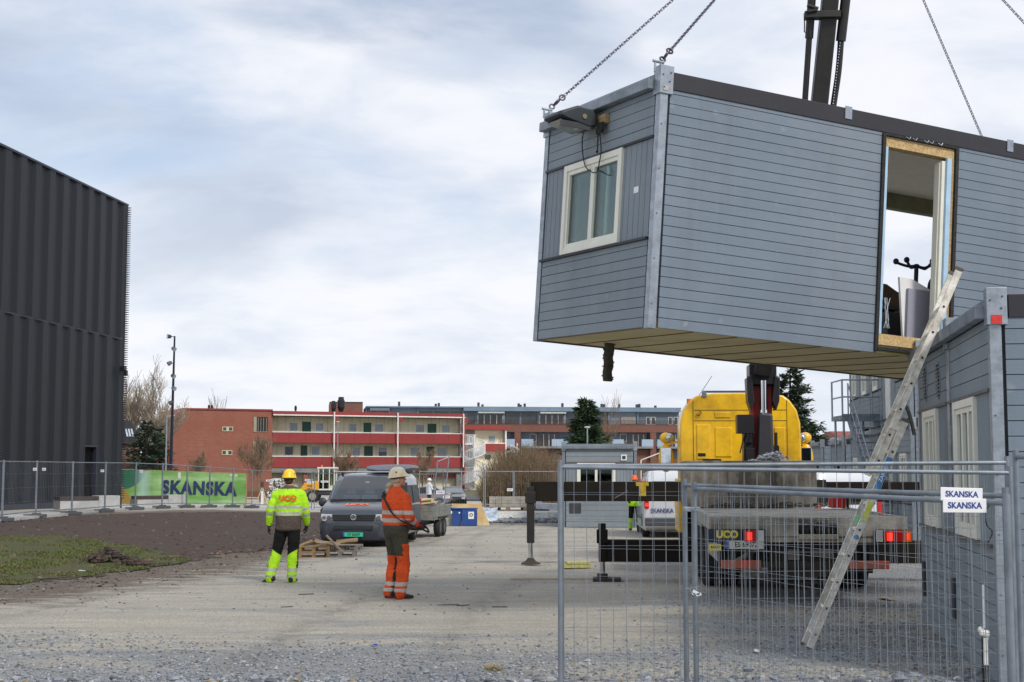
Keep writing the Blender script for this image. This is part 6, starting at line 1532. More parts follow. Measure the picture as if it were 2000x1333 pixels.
# ---------------------------------------------------------------- wheel loader
D = 105.0; lc = W(613, 985, D); ld = thing('wheel_loader', 'small yellow and white wheel loader with white cab beyond the middle fence', 'wheel loader', (lc.x, D, gz(lc.x, D)+.02), 0)
ly = M('loader_yellow', S(226, 164, 40), .45, 0, .1)
MB().xz([(-.95, .75), (-.9, .95), (-.65, 1.35), (.0, 1.52), (.42, 1.52), (.42, .85), (.1, .85), (-.25, 1.0), (-.55, .85)], -.7, .7).build('engine_hood', ly, ld, bevel=.05)
text('lettering', '1028', .2, blued, ld, (-.25, -.705, 1.15), (math.pi/2, 0, 0), bold=.03)
MB().xz([(-.1, .55), (2.6, .5), (2.9, .8), (2.6, .95), (.4, .95)], -.5, .5).build('chassis', dgrey, ld, bevel=.03)
cbm = MB(); 
for (x, z0, z1) in ((.36, .95, 2.42), (.70, .95, 2.42), (1.15, .95, 2.42), (1.5, .95, 2.35)):
    for y in (-.62, .56): cbm.bx(x, x+.07, y, y+.06, z0, z1)
cbm.bx(.3, 1.7, -.66, .66, 2.42, 2.52).bx(.36, .42, -.6, .6, .95, 1.5).bx(.42, 1.6, -.62, .62, .85, .96)
cbm.build('cab', whitep, ld, bevel=.01)
MB().bx(.44, 1.14, -.60, -.59, .97, 2.4).bx(1.22, 1.5, -.6, -.59, 1.2, 2.38).build('window', glassd, ld); MB().bx(.5, 1.0, -.3, .3, .96, 1.5).bx(.5, .62, -.3, .3, 1.5, 2.0).build('seat', dark_in, ld, bevel=.03)
MB().cyl((.55, 0, 2.52), (.55, 0, 2.68), .06, n=8).build('beacon', M('beacon_orange', S(230, 120, 30), .3), ld)
MB().beam((1.7, -.35, .9), (3.0, -.35, .5), .12, .2).beam((1.7, .35, .9), (3.0, .35, .5), .12, .2).xz([(3.0, .1), (3.7, .1), (3.5, .8), (3.0, .8)], -.9, .9).build('bucket_arm', dgrey, ld, bevel=.01)
for x in (0, 2.2):
    for s in (-1, 1):
        wh = wheel(ld, (x, s*.62, .43), .43, .34, M('loader_rim', S(150, 146, 134), .5)); wh.rotation_euler = (0, 0, math.pi/2)
# ================================================================ BUILDINGS
def brickmat(name, c1, c2, mortar, sc=1.0):
    m = bpy.data.materials.new(name); t = NT(m); mp = t.n('ShaderNodeMapping'); sp = t.n('ShaderNodeSeparateXYZ'); t.L.new(t.tc.outputs['Object'], sp.inputs[0])
    cb = t.n('ShaderNodeCombineXYZ'); t.L.new(t.math('ADD', sp.outputs[0], sp.outputs[1]), cb.inputs[0]); t.L.new(sp.outputs[2], cb.inputs[1])
    b = t.n('ShaderNodeTexBrick'); t.L.new(cb.outputs[0], b.inputs[0]); b.inputs['Scale'].default_value = 1; b.inputs['Brick Width'].default_value = .5*sc; b.inputs['Row Height'].default_value = .16*sc; b.inputs['Mortar Size'].default_value = .016
    b.inputs['Color1'].default_value = c1; b.inputs['Color2'].default_value = c2; b.inputs['Mortar'].default_value = mortar
    c = t.mix(t.noise(.35, 5, .65, lo=.3, hi=.7), b.outputs['Color'], scale_c(c1, .75)); c = t.mix(t.math('MULTIPLY', t.noise(2.2, 4, .6, (1, 1, 6), .5, .62), .4), c, scale_c(c2, .7))
    t.L.new(c, t.b.inputs['Base Color']); t.b.inputs['Roughness'].default_value = .85; return m
brick = brickmat('red_brick', S(156, 94, 76), S(138, 80, 66), S(140, 114, 100))
brick2 = brickmat('dark_red_brick', S(126, 82, 70), S(110, 72, 62), S(120, 98, 86))
redpan = M('red_facade_panel', S(142, 48, 47), .55, 0, .12, .6, sc=(.3, 1, 1)); cream = M('cream_wall_panel', S(228, 219, 190), .8, 0, .10, .7)
bluegrey = M('blue_grey_cladding', S(112, 130, 148), .7, 0, .14, .5, sc=(1, 1, .3)); bluegrey2 = M('pale_blue_panel', S(150, 168, 188), .6, 0, .1, .5)
greend = M('green_door', S(26, 76, 60), .5, 0, .15); whf = M('white_frame', S(222, 222, 216), .5); roofd = M('dark_roofing', S(52, 52, 58), .8, 0, .2, 1)
gls = M('dark_window_glass', (.05, .06, .07), .08, 0, .3, .6); gls2 = M('blind_window_glass', S(150, 160, 166), .2, 0, .15, .8); greyc = M('grey_concrete_wall', S(130, 130, 126), .9, 0, .2, .8)
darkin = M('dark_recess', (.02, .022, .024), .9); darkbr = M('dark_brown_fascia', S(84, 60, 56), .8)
def opening(root, F, x0, y0, x1, y1, back, kind, base, yoff=0.):
    a = F.loc(x0, y1, back); b = F.loc(x1, y0, back); X0, Z0, X1, Z1 = a[0], a[1]-base, b[0], b[1]-base; y = back+yoff
    if kind == 'door':
        return MB().bx(X0, X1, y-.05, y, Z0, Z1).build('door', greend, root)
    f = MB(); w = .07
    f.bx(X0, X0+w, y-.07, y+.01, Z0, Z1).bx(X1-w, X1, y-.07, y+.01, Z0, Z1).bx(X0+w, X1-w, y-.07, y+.01, Z1-w, Z1).bx(X0+w, X1-w, y-.07, y+.01, Z0, Z0+w)
    o = f.build('window', whf, root); MB().bx(X0+w, X1-w, y-.03, y-.01, Z0+w, Z1-w).build('pane', gls2 if kind == 'blind' else gls, o)
    if kind == 'half': MB().bx(X0+w, X1-w, y-.045, y-.031, (Z0+Z1)/2, Z1-w).build('blind', gls2, o)
    return o
F = Face(318, 160, 905, 174); B0_ = gz(-20, 165)-.1
apt = thing('apartment_building', 'red brick apartment block with red balcony bands and green doors behind the workers', 'building', (F.o.x, F.o.y, B0_), F.rz)
L = lambda px, py, back=0.: (lambda q: (q[0], q[1]-B0_))(F.loc(px, py, back))
xb = L(531, 900)[0]; ztop = L(531, 803)[1]; zl = L(318, 838)[1]; xs = L(357, 801)[0]; xe = F.len; Dp = 11.0
bp = [(0, 0), (0, zl), (xs, ztop), (xb, ztop), (xb, 0)]
MB().xz(bp, 0, Dp).build('brick_wall', brick, apt)
rf = MB(); xo, zo = L(300, 851); rf.add([(xo, -.35, zo), (xs, -.35, ztop+.15), (xs, Dp+.2, ztop+.15), (xo, Dp+.2, zo), (xo, -.35, zo-.35), (xs, -.35, ztop-.12), (xs, Dp+.2, ztop-.12), (xo, Dp+.2, zo-.35)],
       [(0, 1, 2, 3), (4, 5, 6, 7), (0, 1, 5, 4), (3, 2, 6, 7), (0, 3, 7, 4)])
rf.bx(xs, xb, -.12, Dp+.2, ztop, ztop+.18).build('roof', redpan, apt)
z1 = L(700, 806)[1]; z0r = L(700, 813)[1]
MB().bx(xb-.05, xe+.1, -.35, Dp, z0r, z1+.02).build('roof', redpan, apt); MB().bx(xb, xe+.1, -.40, -.351, z0r-.08, z0r+.06).build('gutter', whf, apt)
MB().bx(xb+.01, xe-.01, 1.6, Dp-.1, 0, z0r-.01).build('back_wall', cream, apt)
# vertical joints on the cream wall
jm = MB()
for i in range(44): x = xb+.45+i*.5; jm.bx(x, x+.02, 1.585, 1.6, 2.9, z0r-.02) if i % 2 else None
jm.build('panel_joint', M('joint_grey', S(120, 116, 100), .8), apt)
MB().bx(xb+.01, xe-.01, .0, 1.59, z0r-.12, z0r-.01).build('soffit', M('grey_soffit', S(96, 88, 78), .8), apt)
for (ya, yb, cx) in ((846.5, 866, 700), (893, 914, 700)):
    za, zb = L(cx, ya)[1], L(cx, yb)[1]
    bal = MB().bx(xb, xe-.05, -.06, .04, zb, za).build('balcony_front', redpan, apt); MB().bx(xb, xe-.05, -.09, .07, za+.01, za+.10).build('balcony_rail', whf, bal)
    gp_ = MB()
    for i in range(12): x = xb+(xe-xb)*i/12; gp_.bx(x, x+.03, -.072, -.061, zb, za)
    gp_.build('panel_joint', M('red_joint', S(110, 32, 34), .7), bal)
    MB().bx(xb+.02, xe-.05, .05, 1.59, zb, zb+.2).build('balcony_floor', greyc, apt)
for (row, dy) in ((((565, 582, 'blind'), (590, 607, 'door'), (615, 632, 'blind'), (681, 697, 'blind'), (710, 725, 'door'), (731, 749, 'blind'), (811, 829, 'blind'), (835, 852, 'door'), (862, 879, 'blind')), 0), (((555, 573, 'dark'), (587, 600, 'door'), (607, 625, 'blind'), (687, 704, 'blind'), (711, 728, 'door'), (738, 756, 'half'), (801, 820, 'blind'), (833, 848, 'door'), (853, 872, 'blind')), 1)):
    for (a, b, k) in row:
        t_ = (a-532)/373; yt = (825+t_*6 if dy == 0 else 871.5+t_*4); yb = (845+t_*4 if dy == 0 else 892+t_*4)
        opening(apt, F, a, yt-(1.5 if k == 'door' else 0), b, yb-(0 if k == 'door' else 2), 1.6, k, B0_)
for (a, b, y0, y1) in ((434, 455, 834, 842.5), (433, 453.5, 880, 889)):
    p0, p1 = L(a, y1), L(b, y0); w = MB().bx(p0[0], p1[0], -.06, .02, p0[1], p1[1]).build('window', M('cream_frame', S(196, 190, 160), .6), apt)
    d = (p1[0]-p0[0]); MB().bx(p0[0]+.08, p0[0]+d*.38, -.075, -.061, p0[1]+.08, p1[1]-.07).bx(p1[0]-d*.38, p1[0]-.08, -.075, -.061, p0[1]+.08, p1[1]-.07).build('pane', gls, w)
for (a, b, y0, y1) in ((495, 523, 815, 844), (494, 522, 862, 890)):
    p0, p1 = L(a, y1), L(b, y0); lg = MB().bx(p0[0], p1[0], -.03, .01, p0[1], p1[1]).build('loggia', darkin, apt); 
    m_ = MB().bx(p0[0], p0[0]+.35, -.05, -.031, p0[1], p1[1]).bx(p0[0], p1[0], -.055, -.031, p0[1], p0[1]+.06)
    for i in range(5 if y0 < 850 else 9): x = p0[0]+.5+i*(1.05 if y0 < 850 else .15)*.3*(1 if y0 < 850 else 3.2); m_.bx(x, x+.05, -.045, -.031, p0[1]+.1, p1[1]-.1) if x < p1[0]-.1 else None
    m_.build('lattice', M('loggia_grey', S(150, 146, 130), .7), lg)
for px in (650, 774, 902):
    x = L(px, 860)[0]; MB().bx(x-.07, x+.07, -.62, -.48, L(px, 913)[1], z1).build('drain_pipe', whf, apt); MB().bx(x+.1, x+.7, -.3, .3, z0r-.6, z0r-.01).bx(x+.1, x+.5, .1, .5, L(px, 866)[1]-.5, L(px, 866)[1]).build('column', redpan, apt)
zg = L(700, 914)[1]
MB().bx(xb, xe-.02, .02, 1.58, zg-.55, zg-.01).build('ground_beam', greyc, apt)
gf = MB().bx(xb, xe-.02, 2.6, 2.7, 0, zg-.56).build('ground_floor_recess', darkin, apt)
for px in (560, 598, 640, 668, 780, 800, 897): x = L(px, 930)[0]; MB().bx(x-.25, x+.25, .3, .7, 0, zg-.55).build('column', greyc if px in (668, 800, 897) else brick, apt)
for px0, px1 in ((563, 578), (586, 596), (832, 846), (848, 863), (865, 896)):
    p0, p1 = L(px0, 934), L(px1, 926); MB().bx(p0[0], p1[0], .8 if px0 > 800 else 2.5, .85 if px0 > 800 else 2.58, p0[1] if px0 > 800 else 0, p1[1]).build('infill_panel', redpan if px0 > 800 else brick, apt)
# side balcony at the far left end
a, b = L(304, 905), L(318, 886); MB().bx(a[0], 0, .5, 6, a[1], b[1]).build('side_balcony', redpan, apt); MB().bx(-.5, -.01, 1.2, 6, b[1]+.3, b[1]+2).build('side_glazing', gls, apt)
# right end: pale ribbed wall, landings
ew = MB().bx(xe, xe+.12, 1.0, Dp, 0, z1-.1)
for i in range(22): ew.bx(xe+.121, xe+.16, 1.1+.45*i, 1.16+.45*i, .1, z1-.2)
ew.build('end_wall', M('pale_grey_cladding', S(178, 180, 186), .6, 0, .1), apt)
MB().bx(xe-.05, xe+.13, -.3, .2, 0, z1-.12).build('corner_column', redpan, apt)
for zz in (L(900, 869)[1], L(900, 915)[1]): MB().bx(xe+.13, xe+1.6, -.2, 2.6, zz, zz+.18).build('landing', whf, apt)
lr = MB()
for zz in (L(900, 869)[1], L(900, 915)[1]):
    lr.bx(xe+.13, xe+1.6, -.24, -.20, zz+1.15, zz+1.22)
    for i in range(11): lr.bx(xe+.18+.14*i, xe+.21+.14*i, -.24, -.21, zz+.18, zz+1.15)
lr.build('railing', whf, apt)
vn = MB()
for (px, py, h, r) in ((418, 797, .35, .13), (424, 797, .35, .13), (590, 800, .4, .15), (665, 791, .8, .30), (680, 788, 1.1, .45)):
    x, z = L(px, 803); 
    for (y,) in ((3,),): vn.loft([vn.ring((x, y, ztop+.15+q*h*1.6), (0, 0, 1), r*k, 10) for q, k in ((0, .55), (.3, 1), (.75, 1), (.8, .8), (1, .7))])
vn.build('roof_vent', black, apt)
def spiral(root, name, cx, cy, z0, z1, r, turns, a0, m, n=34):
    st = MB(); bl = MB(); hp = []
    for i in range(n):
        t = i/n; a = a0+turns*6.2832*t; b = a+turns*6.2832/n*1.25; z = z0+(z1-z0)*t
        st.add([(cx+.12*math.cos(a), cy+.12*math.sin(a), z), (cx+r*math.cos(a), cy+r*math.sin(a), z), (cx+r*math.cos(b), cy+r*math.sin(b), z), (cx+.12*math.cos(b), cy+.12*math.sin(b), z),
                (cx+.12*math.cos(a), cy+.12*math.sin(a), z-.08), (cx+r*math.cos(a), cy+r*math.sin(a), z-.08), (cx+r*math.cos(b), cy+r*math.sin(b), z-.08), (cx+.12*math.cos(b), cy+.12*math.sin(b), z-.08)],
               [(0, 1, 2, 3), (4, 7, 6, 5), (0, 4, 5, 1), (1, 5, 6, 2), (2, 6, 7, 3), (3, 7, 4, 0)])
        for q in (0, .5):
            a_ = a+q*turns*6.2832/n; zz = z+q*(z1-z0)/n; bl.cyl((cx+r*math.cos(a_), cy+r*math.sin(a_), zz-.15), (cx+r*math.cos(a_), cy+r*math.sin(a_), zz+1.05), .042, n=4)
        hp.append((cx+r*math.cos(a), cy+r*math.sin(a), z+1.05))
    o = st.cyl((cx, cy, z0), (cx, cy, z1+1.0), .09, n=10).build(name, m, root); bl.path(hp, .05, 5).path([(p[0], p[1], p[2]-1.15) for p in hp], .06, 5).build('balustrade', m, o, fix=False)
    return o
spw = M('white_stair_steel', S(226, 226, 228), .5)
sx_ = L(924, 900)[0]
zA, zB = L(924, 914)[1]+.1, L(924, 868)[1]+.1
spiral(apt, 'spiral_stair', sx_, -.3, .1, zB, 1.35, 2.05, R(95), spw, n=40)
# --- second red block
F2 = Face(928, 204, 990, 206.5); B2 = gz(-3, 200)-.1; ap2 = thing('apartment_building', 'smaller red and cream block half hidden behind the white spiral stair and thicket', 'building', (F2.o.x, F2.o.y, B2), F2.rz)
L2 = lambda px, py, back=0.: (lambda q: (q[0], q[1]-B2))(F2.loc(px, py, back))
zt2 = L2(950, 833)[1]
MB().bx(-2, F2.len+.1, -.3, 10, L2(950, 840)[1], zt2).build('roof', redpan, ap2); MB().bx(.6, F2.len, 1.2, 9.5, 0, L2(950, 840)[1]-.02).build('wall', cream, ap2); MB().bx(-3, .6, 1.4, 9.5, 0, L2(950, 840)[1]-.02).build('grey_wall', greyc, ap2)
MB().bx(L2(946, 870)[0], F2.len-.2, -.05, .05, L2(950, 882)[1], L2(950, 867)[1]).build('balcony_front', redpan, ap2); MB().bx(-2, F2.len-.2, .06, 1.19, L2(950, 882)[1], L2(950, 880)[1]).build('balcony_floor', greyc, ap2)
MB().bx(L2(946, 870)[0], F2.len-.2, -.08, .08, L2(950, 866.9)[1], L2(950, 865)[1]).build('balcony_rail', whf, ap2); MB().bx(F2.len-.3, F2.len-.1, -.1, .1, 0, L2(950, 841)[1]).build('column', whf, ap2)
opening(ap2, F2, 953, 851, 967, 864, 1.2, 'blind', B2); opening(ap2, F2, 946, 888, 959, 899, 1.2, 'dark', B2)
MB().bx(F2.len, F2.len+.12, .6, 9, 0, zt2-.2).build('end_wall', M('pale_grey_cladding', S(178, 180, 186), .6), ap2); MB().bx(F2.len, F2.len+1.6, -.1, 2.2, L2(990, 884)[1], L2(990, 881)[1]).build('landing', whf, ap2)
spiral(ap2, 'spiral_stair', L2(1008, 880)[0], -.3, .1, L2(1008, 880)[1], 1.35, 1.05, R(95), spw, n=24)
# --- rear block
F3 = Face(640, 232, 1332, 240); B3 = -1.2; rb_ = thing('apartment_building', 'long rear apartment block in brick with blue-grey top storey and roof vents', 'building', (F3.o.x, F3.o.y, B3), F3.rz)
L3 = lambda px, py, back=0.: (lambda q: (q[0], q[1]-B3))(F3.loc(px, py, back))
z = lambda px, py: L3(px, py)[1]; x = lambda px: L3(px, 850)[0]
MB().bx(x(715), x(1329), .6, 14, z(1000, 838), z(1000, 797.5)).build('top_storey', bluegrey, rb_)
MB().bx(x(715), x(1329)+.1, -.4, 14.2, z(1000, 797.4), z(1000, 795)).bx(x(905), x(1329), -.39, .6, z(1000, 803.5), z(1000, 797.5)).build('roof', bluegrey, rb_)
MB().bx(x(643), x(708), -.2, 14, z(700, 880), z(700, 787)).build('stair_tower', brick2, rb_); MB().bx(x(643), x(708), -.3, 14.1, z(700, 787), z(700, 785.5)).build('tower_coping', roofd, rb_)
MB().bx(x(640), x(1331), 0, 14, z(1000, 844), z(1000, 829)).build('brick_band', brick2, rb_)
MB().bx(x(640), x(1331), 1.5, 13.9, 0, z(1000, 844.1)).build('recessed_wall', bluegrey, rb_)
MB().bx(x(640), x(1331), .9, 1.49, 0, z(1000, 879)).build('plinth_wall', brick2, rb_)
for px in (905, 1011, 1276, 1170): MB().bx(x(px)-.5, x(px)+.5, .02, .89, 0, z(1000, 844.1)).build('pier', brick2, rb_)
for (a, b) in ((1018, 1100), (1195, 1275), (1283, 1331), (920, 1005), (1105, 1168)):
    MB().bx(x(a), x(b), -.3, 1.4, z(1000, 876), z(1000, 872)).build('balcony_floor', greyc, rb_)
    m_ = MB().bx(x(a), x(a)+(x(b)-x(a))*.28, -.32, -.2, z(1000, 872), z(1000, 858)).bx(x(b)-(x(b)-x(a))*.28, x(b), -.32, -.2, z(1000, 872), z(1000, 858)); fr_ = m_.build('balcony_front', bluegrey2, rb_)
    mm = MB()
    for i in range(14): q = x(a)+(x(b)-x(a))*(.3+.4*i/13); mm.bx(q, q+.06, -.3, -.25, z(1000, 872), z(1000, 858))
    mm.build('balcony_bar', darkbr, fr_)
    MB().bx(x(a)+(x(b)-x(a))*.42, x(b)-.5, 1.3, 1.49, z(1000, 872), z(1000, 846)).build('glazed_wall', gls, rb_)
    opening(rb_, F3, a+(b-a)*.2, 848, a+(b-a)*.36, 863, 1.45, 'dark', B3)
    for i in range(3): q = x(a)+(x(b)-x(a))*(.55+.13*i); MB().bx(q, q+.12, 1.24, 1.29, z(1000, 872), z(1000, 848)).build('mullion', whf, rb_)
for (a, b) in ((1023, 1052), (1080, 1092), (1200, 1240), (1300, 1325), (930, 960)): MB().bx(x(a), x(b), .8, .89, z(1000, 895), z(1000, 883)).build('ground_window', gls, rb_)
tops = [(914, 928, 'd'), (934, 983, 'w'), (988, 1016, 'd'), (1020, 1050, 'd'), (1055, 1103, 'w'), (1108, 1130, 'd'), (1172, 1188, 'd'), (1214, 1243, 'g'), (1250, 1325, 'r'), (816, 845, 'd'), (849, 877, 'd'), (722, 760, 'b'), (880, 905, 'd')]
for (a, b, k) in tops:
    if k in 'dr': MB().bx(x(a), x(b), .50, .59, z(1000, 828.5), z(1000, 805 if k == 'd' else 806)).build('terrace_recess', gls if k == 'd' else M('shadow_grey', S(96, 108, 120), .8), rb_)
    if k == 'w':
        MB().bx(x(a), x(b), .50, .59, z(1000, 828.5), z(1000, 811)).build('glazed_wall', gls, rb_); MB().bx(x(a)-.1, x(b)+.1, -.9, .5, z(1000, 808), z(1000, 805)).build('awning', M('pale_awning', S(180, 178, 172), .8), rb_)
        for i in range(5): q = x(a)+(x(b)-x(a))*i/4.; MB().bx(q-.06, q+.06, .42, .49, z(1000, 828.5), z(1000, 811)).build('mullion', whf, rb_)
    if k == 'g': MB().bx(x(a), x(b), .4, .59, z(1000, 828.5), z(1000, 813)).build('shutter', M('beige_shutter', S(140, 134, 126), .8), rb_)
    if k == 'b': MB().bx(x(a), x(b), -.5, .5, z(1000, 804), z(1000, 799)).build('canopy', M('mid_grey', S(110, 116, 124), .8), rb_)
    if k == 'r':
        for q0, q1 in ((1262, 1270), (1272, 1280), (1305, 1313), (1316, 1324)): opening(rb_, F3, q0, 815, q1, 830, .5, 'dark', B3)
rl = MB(); 
for i in range(160): q = x(906)+(x(1329)-x(906))*i/159; rl.bx(q, q+.05, -.2, -.16, z(1000, 828.5), z(1000, 821.5))
rl.bx(x(906), x(1329), -.22, -.14, z(1000, 821.5), z(1000, 820.7)).build('terrace_railing', darkbr, rb_)
for px in (715, 760, 816, 905, 985, 1052, 1105, 1190, 1247): MB().bx(x(px)-.12, x(px)+.12, .3, .6, z(1000, 828.4), z(1000, 797.6)).build('party_wall', bluegrey, rb_)
vn = MB()
for px in (940, 948, 1020, 1024, 1032, 1107, 1185, 1190, 1220, 1255, 1260, 1292, 861, 855, 782): h = random.uniform(.5, 1.0); vn.bx(x(px)-.18, x(px)+.18, 4, 4.4, z(1000, 795), z(1000, 795)+h)
vn.build('roof_vent', dgrey, rb_)
# --- house at far left, tiled roof far right
hl = Face(232, 112, 274, 113); hs = thing('house', 'brown house with dark roof and three skylights beside the dark building', 'building', (hl.o.x, hl.o.y, -1.0), hl.rz)
q = lambda px, py: (lambda r: (r[0], r[1]+1.0))(hl.loc(px, py))
MB().bx(-9, q(272, 880)[0], 0, 9, 0, q(272, 869)[1]).build('wall', M('brown_stucco', S(128, 96, 82), .9, 0, .2, 1), hs)
e = q(276, 868); rt = q(253, 822)
MB().xz([(-9, e[1]), (e[0], e[1]), (q(262, 835)[0], q(262, 838)[1]), (rt[0], rt[1]), (-9, rt[1])], -.3, 9.3).build('roof', roofd, hs)
for i in range(3):
    a = q(241+5.5*i, 838); b = q(246+5.5*i, 853); MB().add([(a[0], -.34, a[1]), (a[0]+.13, -.34, a[1]), (b[0]+.08, -.36, b[1]), (b[0]-.08, -.36, b[1])], [(0, 1, 2, 3)]).build('skylight', M('skylight_glass', S(200, 212, 225), .2), hs)
MB().bx(q(246, 900)[0], q(250, 900)[0], -.05, .0, q(246, 890)[1], q(246, 875)[1]).build('window', gls, hs)
rh = thing('house', 'distant house showing only its red tiled roof left of the stair tower', 'building', (W(1628, 850, 90).x, 90, -.8), 0)
MB().bx(.3, 6, 0, 7, 0, W(1630, 852, 90).z+.8).build('wall', M('white_boarding', S(205, 205, 200), .7), rh)
zr, ze = W(1630, 841.5, 90).z+.8, W(1630, 853, 90).z+.8
MB().add([(.2, -.4, ze), (6.4, -.4, ze), (6.2, 3.5, zr+.05), (.5, 3.5, zr+.05), (6.4, 7.4, ze), (.2, 7.4, ze)], [(0, 1, 2, 3), (3, 2, 4, 5), (0, 3, 5), (1, 4, 2)]).build('roof', M('red_roof_tiles', S(140, 70, 56), .8, 0, .25, 3, sc=(1, 1, 6)), rh)

# --- dark building with expanded metal skin
def dark_skin():
    m = bpy.data.materials.new('dark_expanded_metal'); t = NT(m); sp = t.n('ShaderNodeSeparateXYZ'); t.L.new(t.tc.outputs['Object'], sp.inputs[0])
    # diagonal strands of the mesh
    a = t.math('ADD', t.math('MULTIPLY', sp.outputs[1], -1.0), t.math('MULTIPLY', sp.outputs[2], -1.55))
    w = t.math('SINE', t.math('MULTIPLY', a, 6.2832/.19)); w = t.rng(w, -.2, .75)
    b = t.noise(.5, 3, .5, (1, 1, .2), .3, .7)
    c = t.mix(w, (.0035, .0048, .007, 1), (.021, .027, .038, 1)); c = t.mix(t.math('MULTIPLY', b, .25), c, (.02, .023, .028, 1))
    t.L.new(c, t.b.inputs['Base Color']); t.b.inputs['Roughness'].default_value = .55; t.b.inputs['Metallic'].default_value = .3; t.bump(w, .6, .03); return m
ds = dark_skin()
Vd = Vector(((236-CX)/FPX*76, 76, 0)); ud = Vector((.116, 1, 0)).normalized(); HB = 16.15
db = thing('dark_building', 'tall black building clad in folded expanded metal at the left edge', 'building', (Vd.x, Vd.y, gz(-21, 76)-.05), math.atan2(ud.y, ud.x)-math.pi/2)
# local: +y runs away from the camera along the wall, the wall is the x = 0 plane facing +x, corner at y = 0
LB = 30.0; per = 1.5; mb = MB(); H0 = .55
def skin(y0, y1, z0, z1):
    n = int(round((y1-y0)/per)); 
    for i in range(n):
        a = y0+(y1-y0)*i/n; b = y0+(y1-y0)*(i+1)/n; q = [(.0, a), (.0, a+(b-a)*.48), (.13, a+(b-a)*.62), (.15, a+(b-a)*.98), (0, b)]
        for (p, r) in zip(q, q[1:]): mb.add([(*p, z0), (*r, z0), (*r, z1), (*p, z1)], [(0, 1, 2, 3)])
ydoor1 = -(76-68.0)*1.0; 
dpl = Face(150, 71.3, 190, 73.5)
yd0, yd1 = -4.9, -3.4
# real door position from the photo columns 158..181
def wally(px):
    r = ray(px, 950); nrm = Vector((ud.y, -ud.x, 0)); t = Vd.dot(nrm)/Vector((r.x, r.y, 0)).dot(nrm); p = Vector((r.x, r.y, 0))*t; return (p-Vd).dot(ud)
yd0, yd1 = wally(158), wally(181)
zs = HB*.555
skin(-LB, yd0, H0, zs-.03); skin(yd1, 0, H0, zs-.03); skin(yd0, yd1, 3.2, zs-.03); skin(-LB, 0, zs+.03, HB)
mb.build('mesh_skin', ds, db)
MB().bx(-14, -.12, -LB, -.15, .0, HB-.1).build('core', M('black_core', (.006, .006, .008), .8), db)
MB().bx(-.3, .17, -LB, .02, HB, HB+.10).build('coping', M('dark_blue_coping', S(44, 46, 62), .5, .3), db)
MB().bx(-.11, .12, -LB, 0, zs-.029, zs+.029).build('floor_joint', M('dark_blue_coping', S(44, 46, 62), .5, .3), db)
MB().bx(-.12, .18, -LB, .02, .0, H0).build('plinth', M('dark_plinth', S(46, 50, 58), .7), db)
MB().bx(-.1, .16, yd0-.06, yd0, .1, 3.2).bx(-.1, .16, yd1, yd1+.06, .1, 3.2).bx(-.1, .16, yd0-.06, yd1+.06, 3.2, 3.28).build('door_frame', M('dark_blue_coping', S(44, 46, 62), .5, .3), db); MB().bx(-.11, -.05, yd0, yd1, .1, 3.2).build('door', M('black_door', (.003, .003, .0035), .8, spec=.1), db)
te = MB(); n = int((HB-H0)/.12)
for i in range(n): z_ = H0+.12*i; te.bx(-.02, .20, .02, .08, z_, z_+.06); te.bx(.2, .30, .02, .06, z_+.01, z_+.045)
te.build('mesh_edge', M('dark_blue_coping', S(44, 46, 62), .5, .3), db)
c = wally(227); MB().bx(.14, .35, c-.15, c+.15, 7.3, 7.5).bx(.3, .45, c-.1, c+.1, 7.0, 7.3).build('wall_camera', black, db)
# --- two-storey row of cabins with the outside stair
o0 = Vector((10.35, 37.2, 0)); du = Vector((.113, .9936, 0)).normalized(); ra = -math.atan2(du.x, du.y)
nmn = ['nearest to the ladder', 'second from the ladder', 'third from the ladder, behind the stair', 'fourth from the ladder', 'at the far left end, beside the landing rail']
for st_ in (0, 1):
    for k in range(5):
        p = o0+du*2.565*k; zb_ = gz(p.x, p.y)+st_*3.3
        cab_ = module('site_cabin', ('upper' if st_ else 'lower')+' grey cabin of the two-storey row, '+nmn[k], (p.x, p.y, zb_), (0, 0, ra), 7.6, 2.55, 3.26, .15, 'grey timber-clad site cabins', windows=[(.75, 1.8)] if (k, st_) not in ((1, 1), (2, 0)) else [(.7, 1.6)], wz=(1.1, 2.4) if (k, st_) not in ((1, 1), (2, 0)) else (.15, 2.4), lite=True)
        if (k, st_) in ((1, 1), (2, 0)): MB().bx(-.05, .02, .7, 1.6, .15, 2.4).build('door', M('white_door', S(215, 215, 208), .5), cab_); 
        else: window(cab_, .75, 1.8, 1.105, 2.395, curtain=None, mull=1)
for i, (px, D, lb) in enumerate(((1605, 58, 'small distant grey cabin right of the spruce, black roof strip'), (1647, 54, 'small distant grey cabin just left of the stair tower'))):
    p = W(px, 900, D); module('site_cabin', lb, (p.x, D, gz(p.x, D)), (0, 0, R(-3)), 7.0, 2.6, 3.15, .22, 'grey timber-clad site cabins', windows=[(.7, 1.9)], wz=(1.1, 2.2), lite=True)
stw = thing('stair_tower', 'galvanised outside stair and landing against the two-storey cabins', 'stair', (0, 0, 0), 0)
P = lambda px, py, D: W(px, py, D)
D = 43.0; lz = P(1690, 812, D).z; xl0, xl1 = P(1641, 812, D).x, P(1745, 812, D).x
MB().bx(xl0, xl1, D-.2, D+1.2, lz-.14, lz+.0).bx(xl0, xl1, D-.22, D-.2, lz-.16, lz+.04).build('landing', galv_d, stw)
rl = MB()
for xx in (xl0+.03, xl0+.9, xl1-.45, xl1-.03): rl.cyl((xx, D-.18, lz), (xx, D-.18, lz+1.08), .028, n=8)
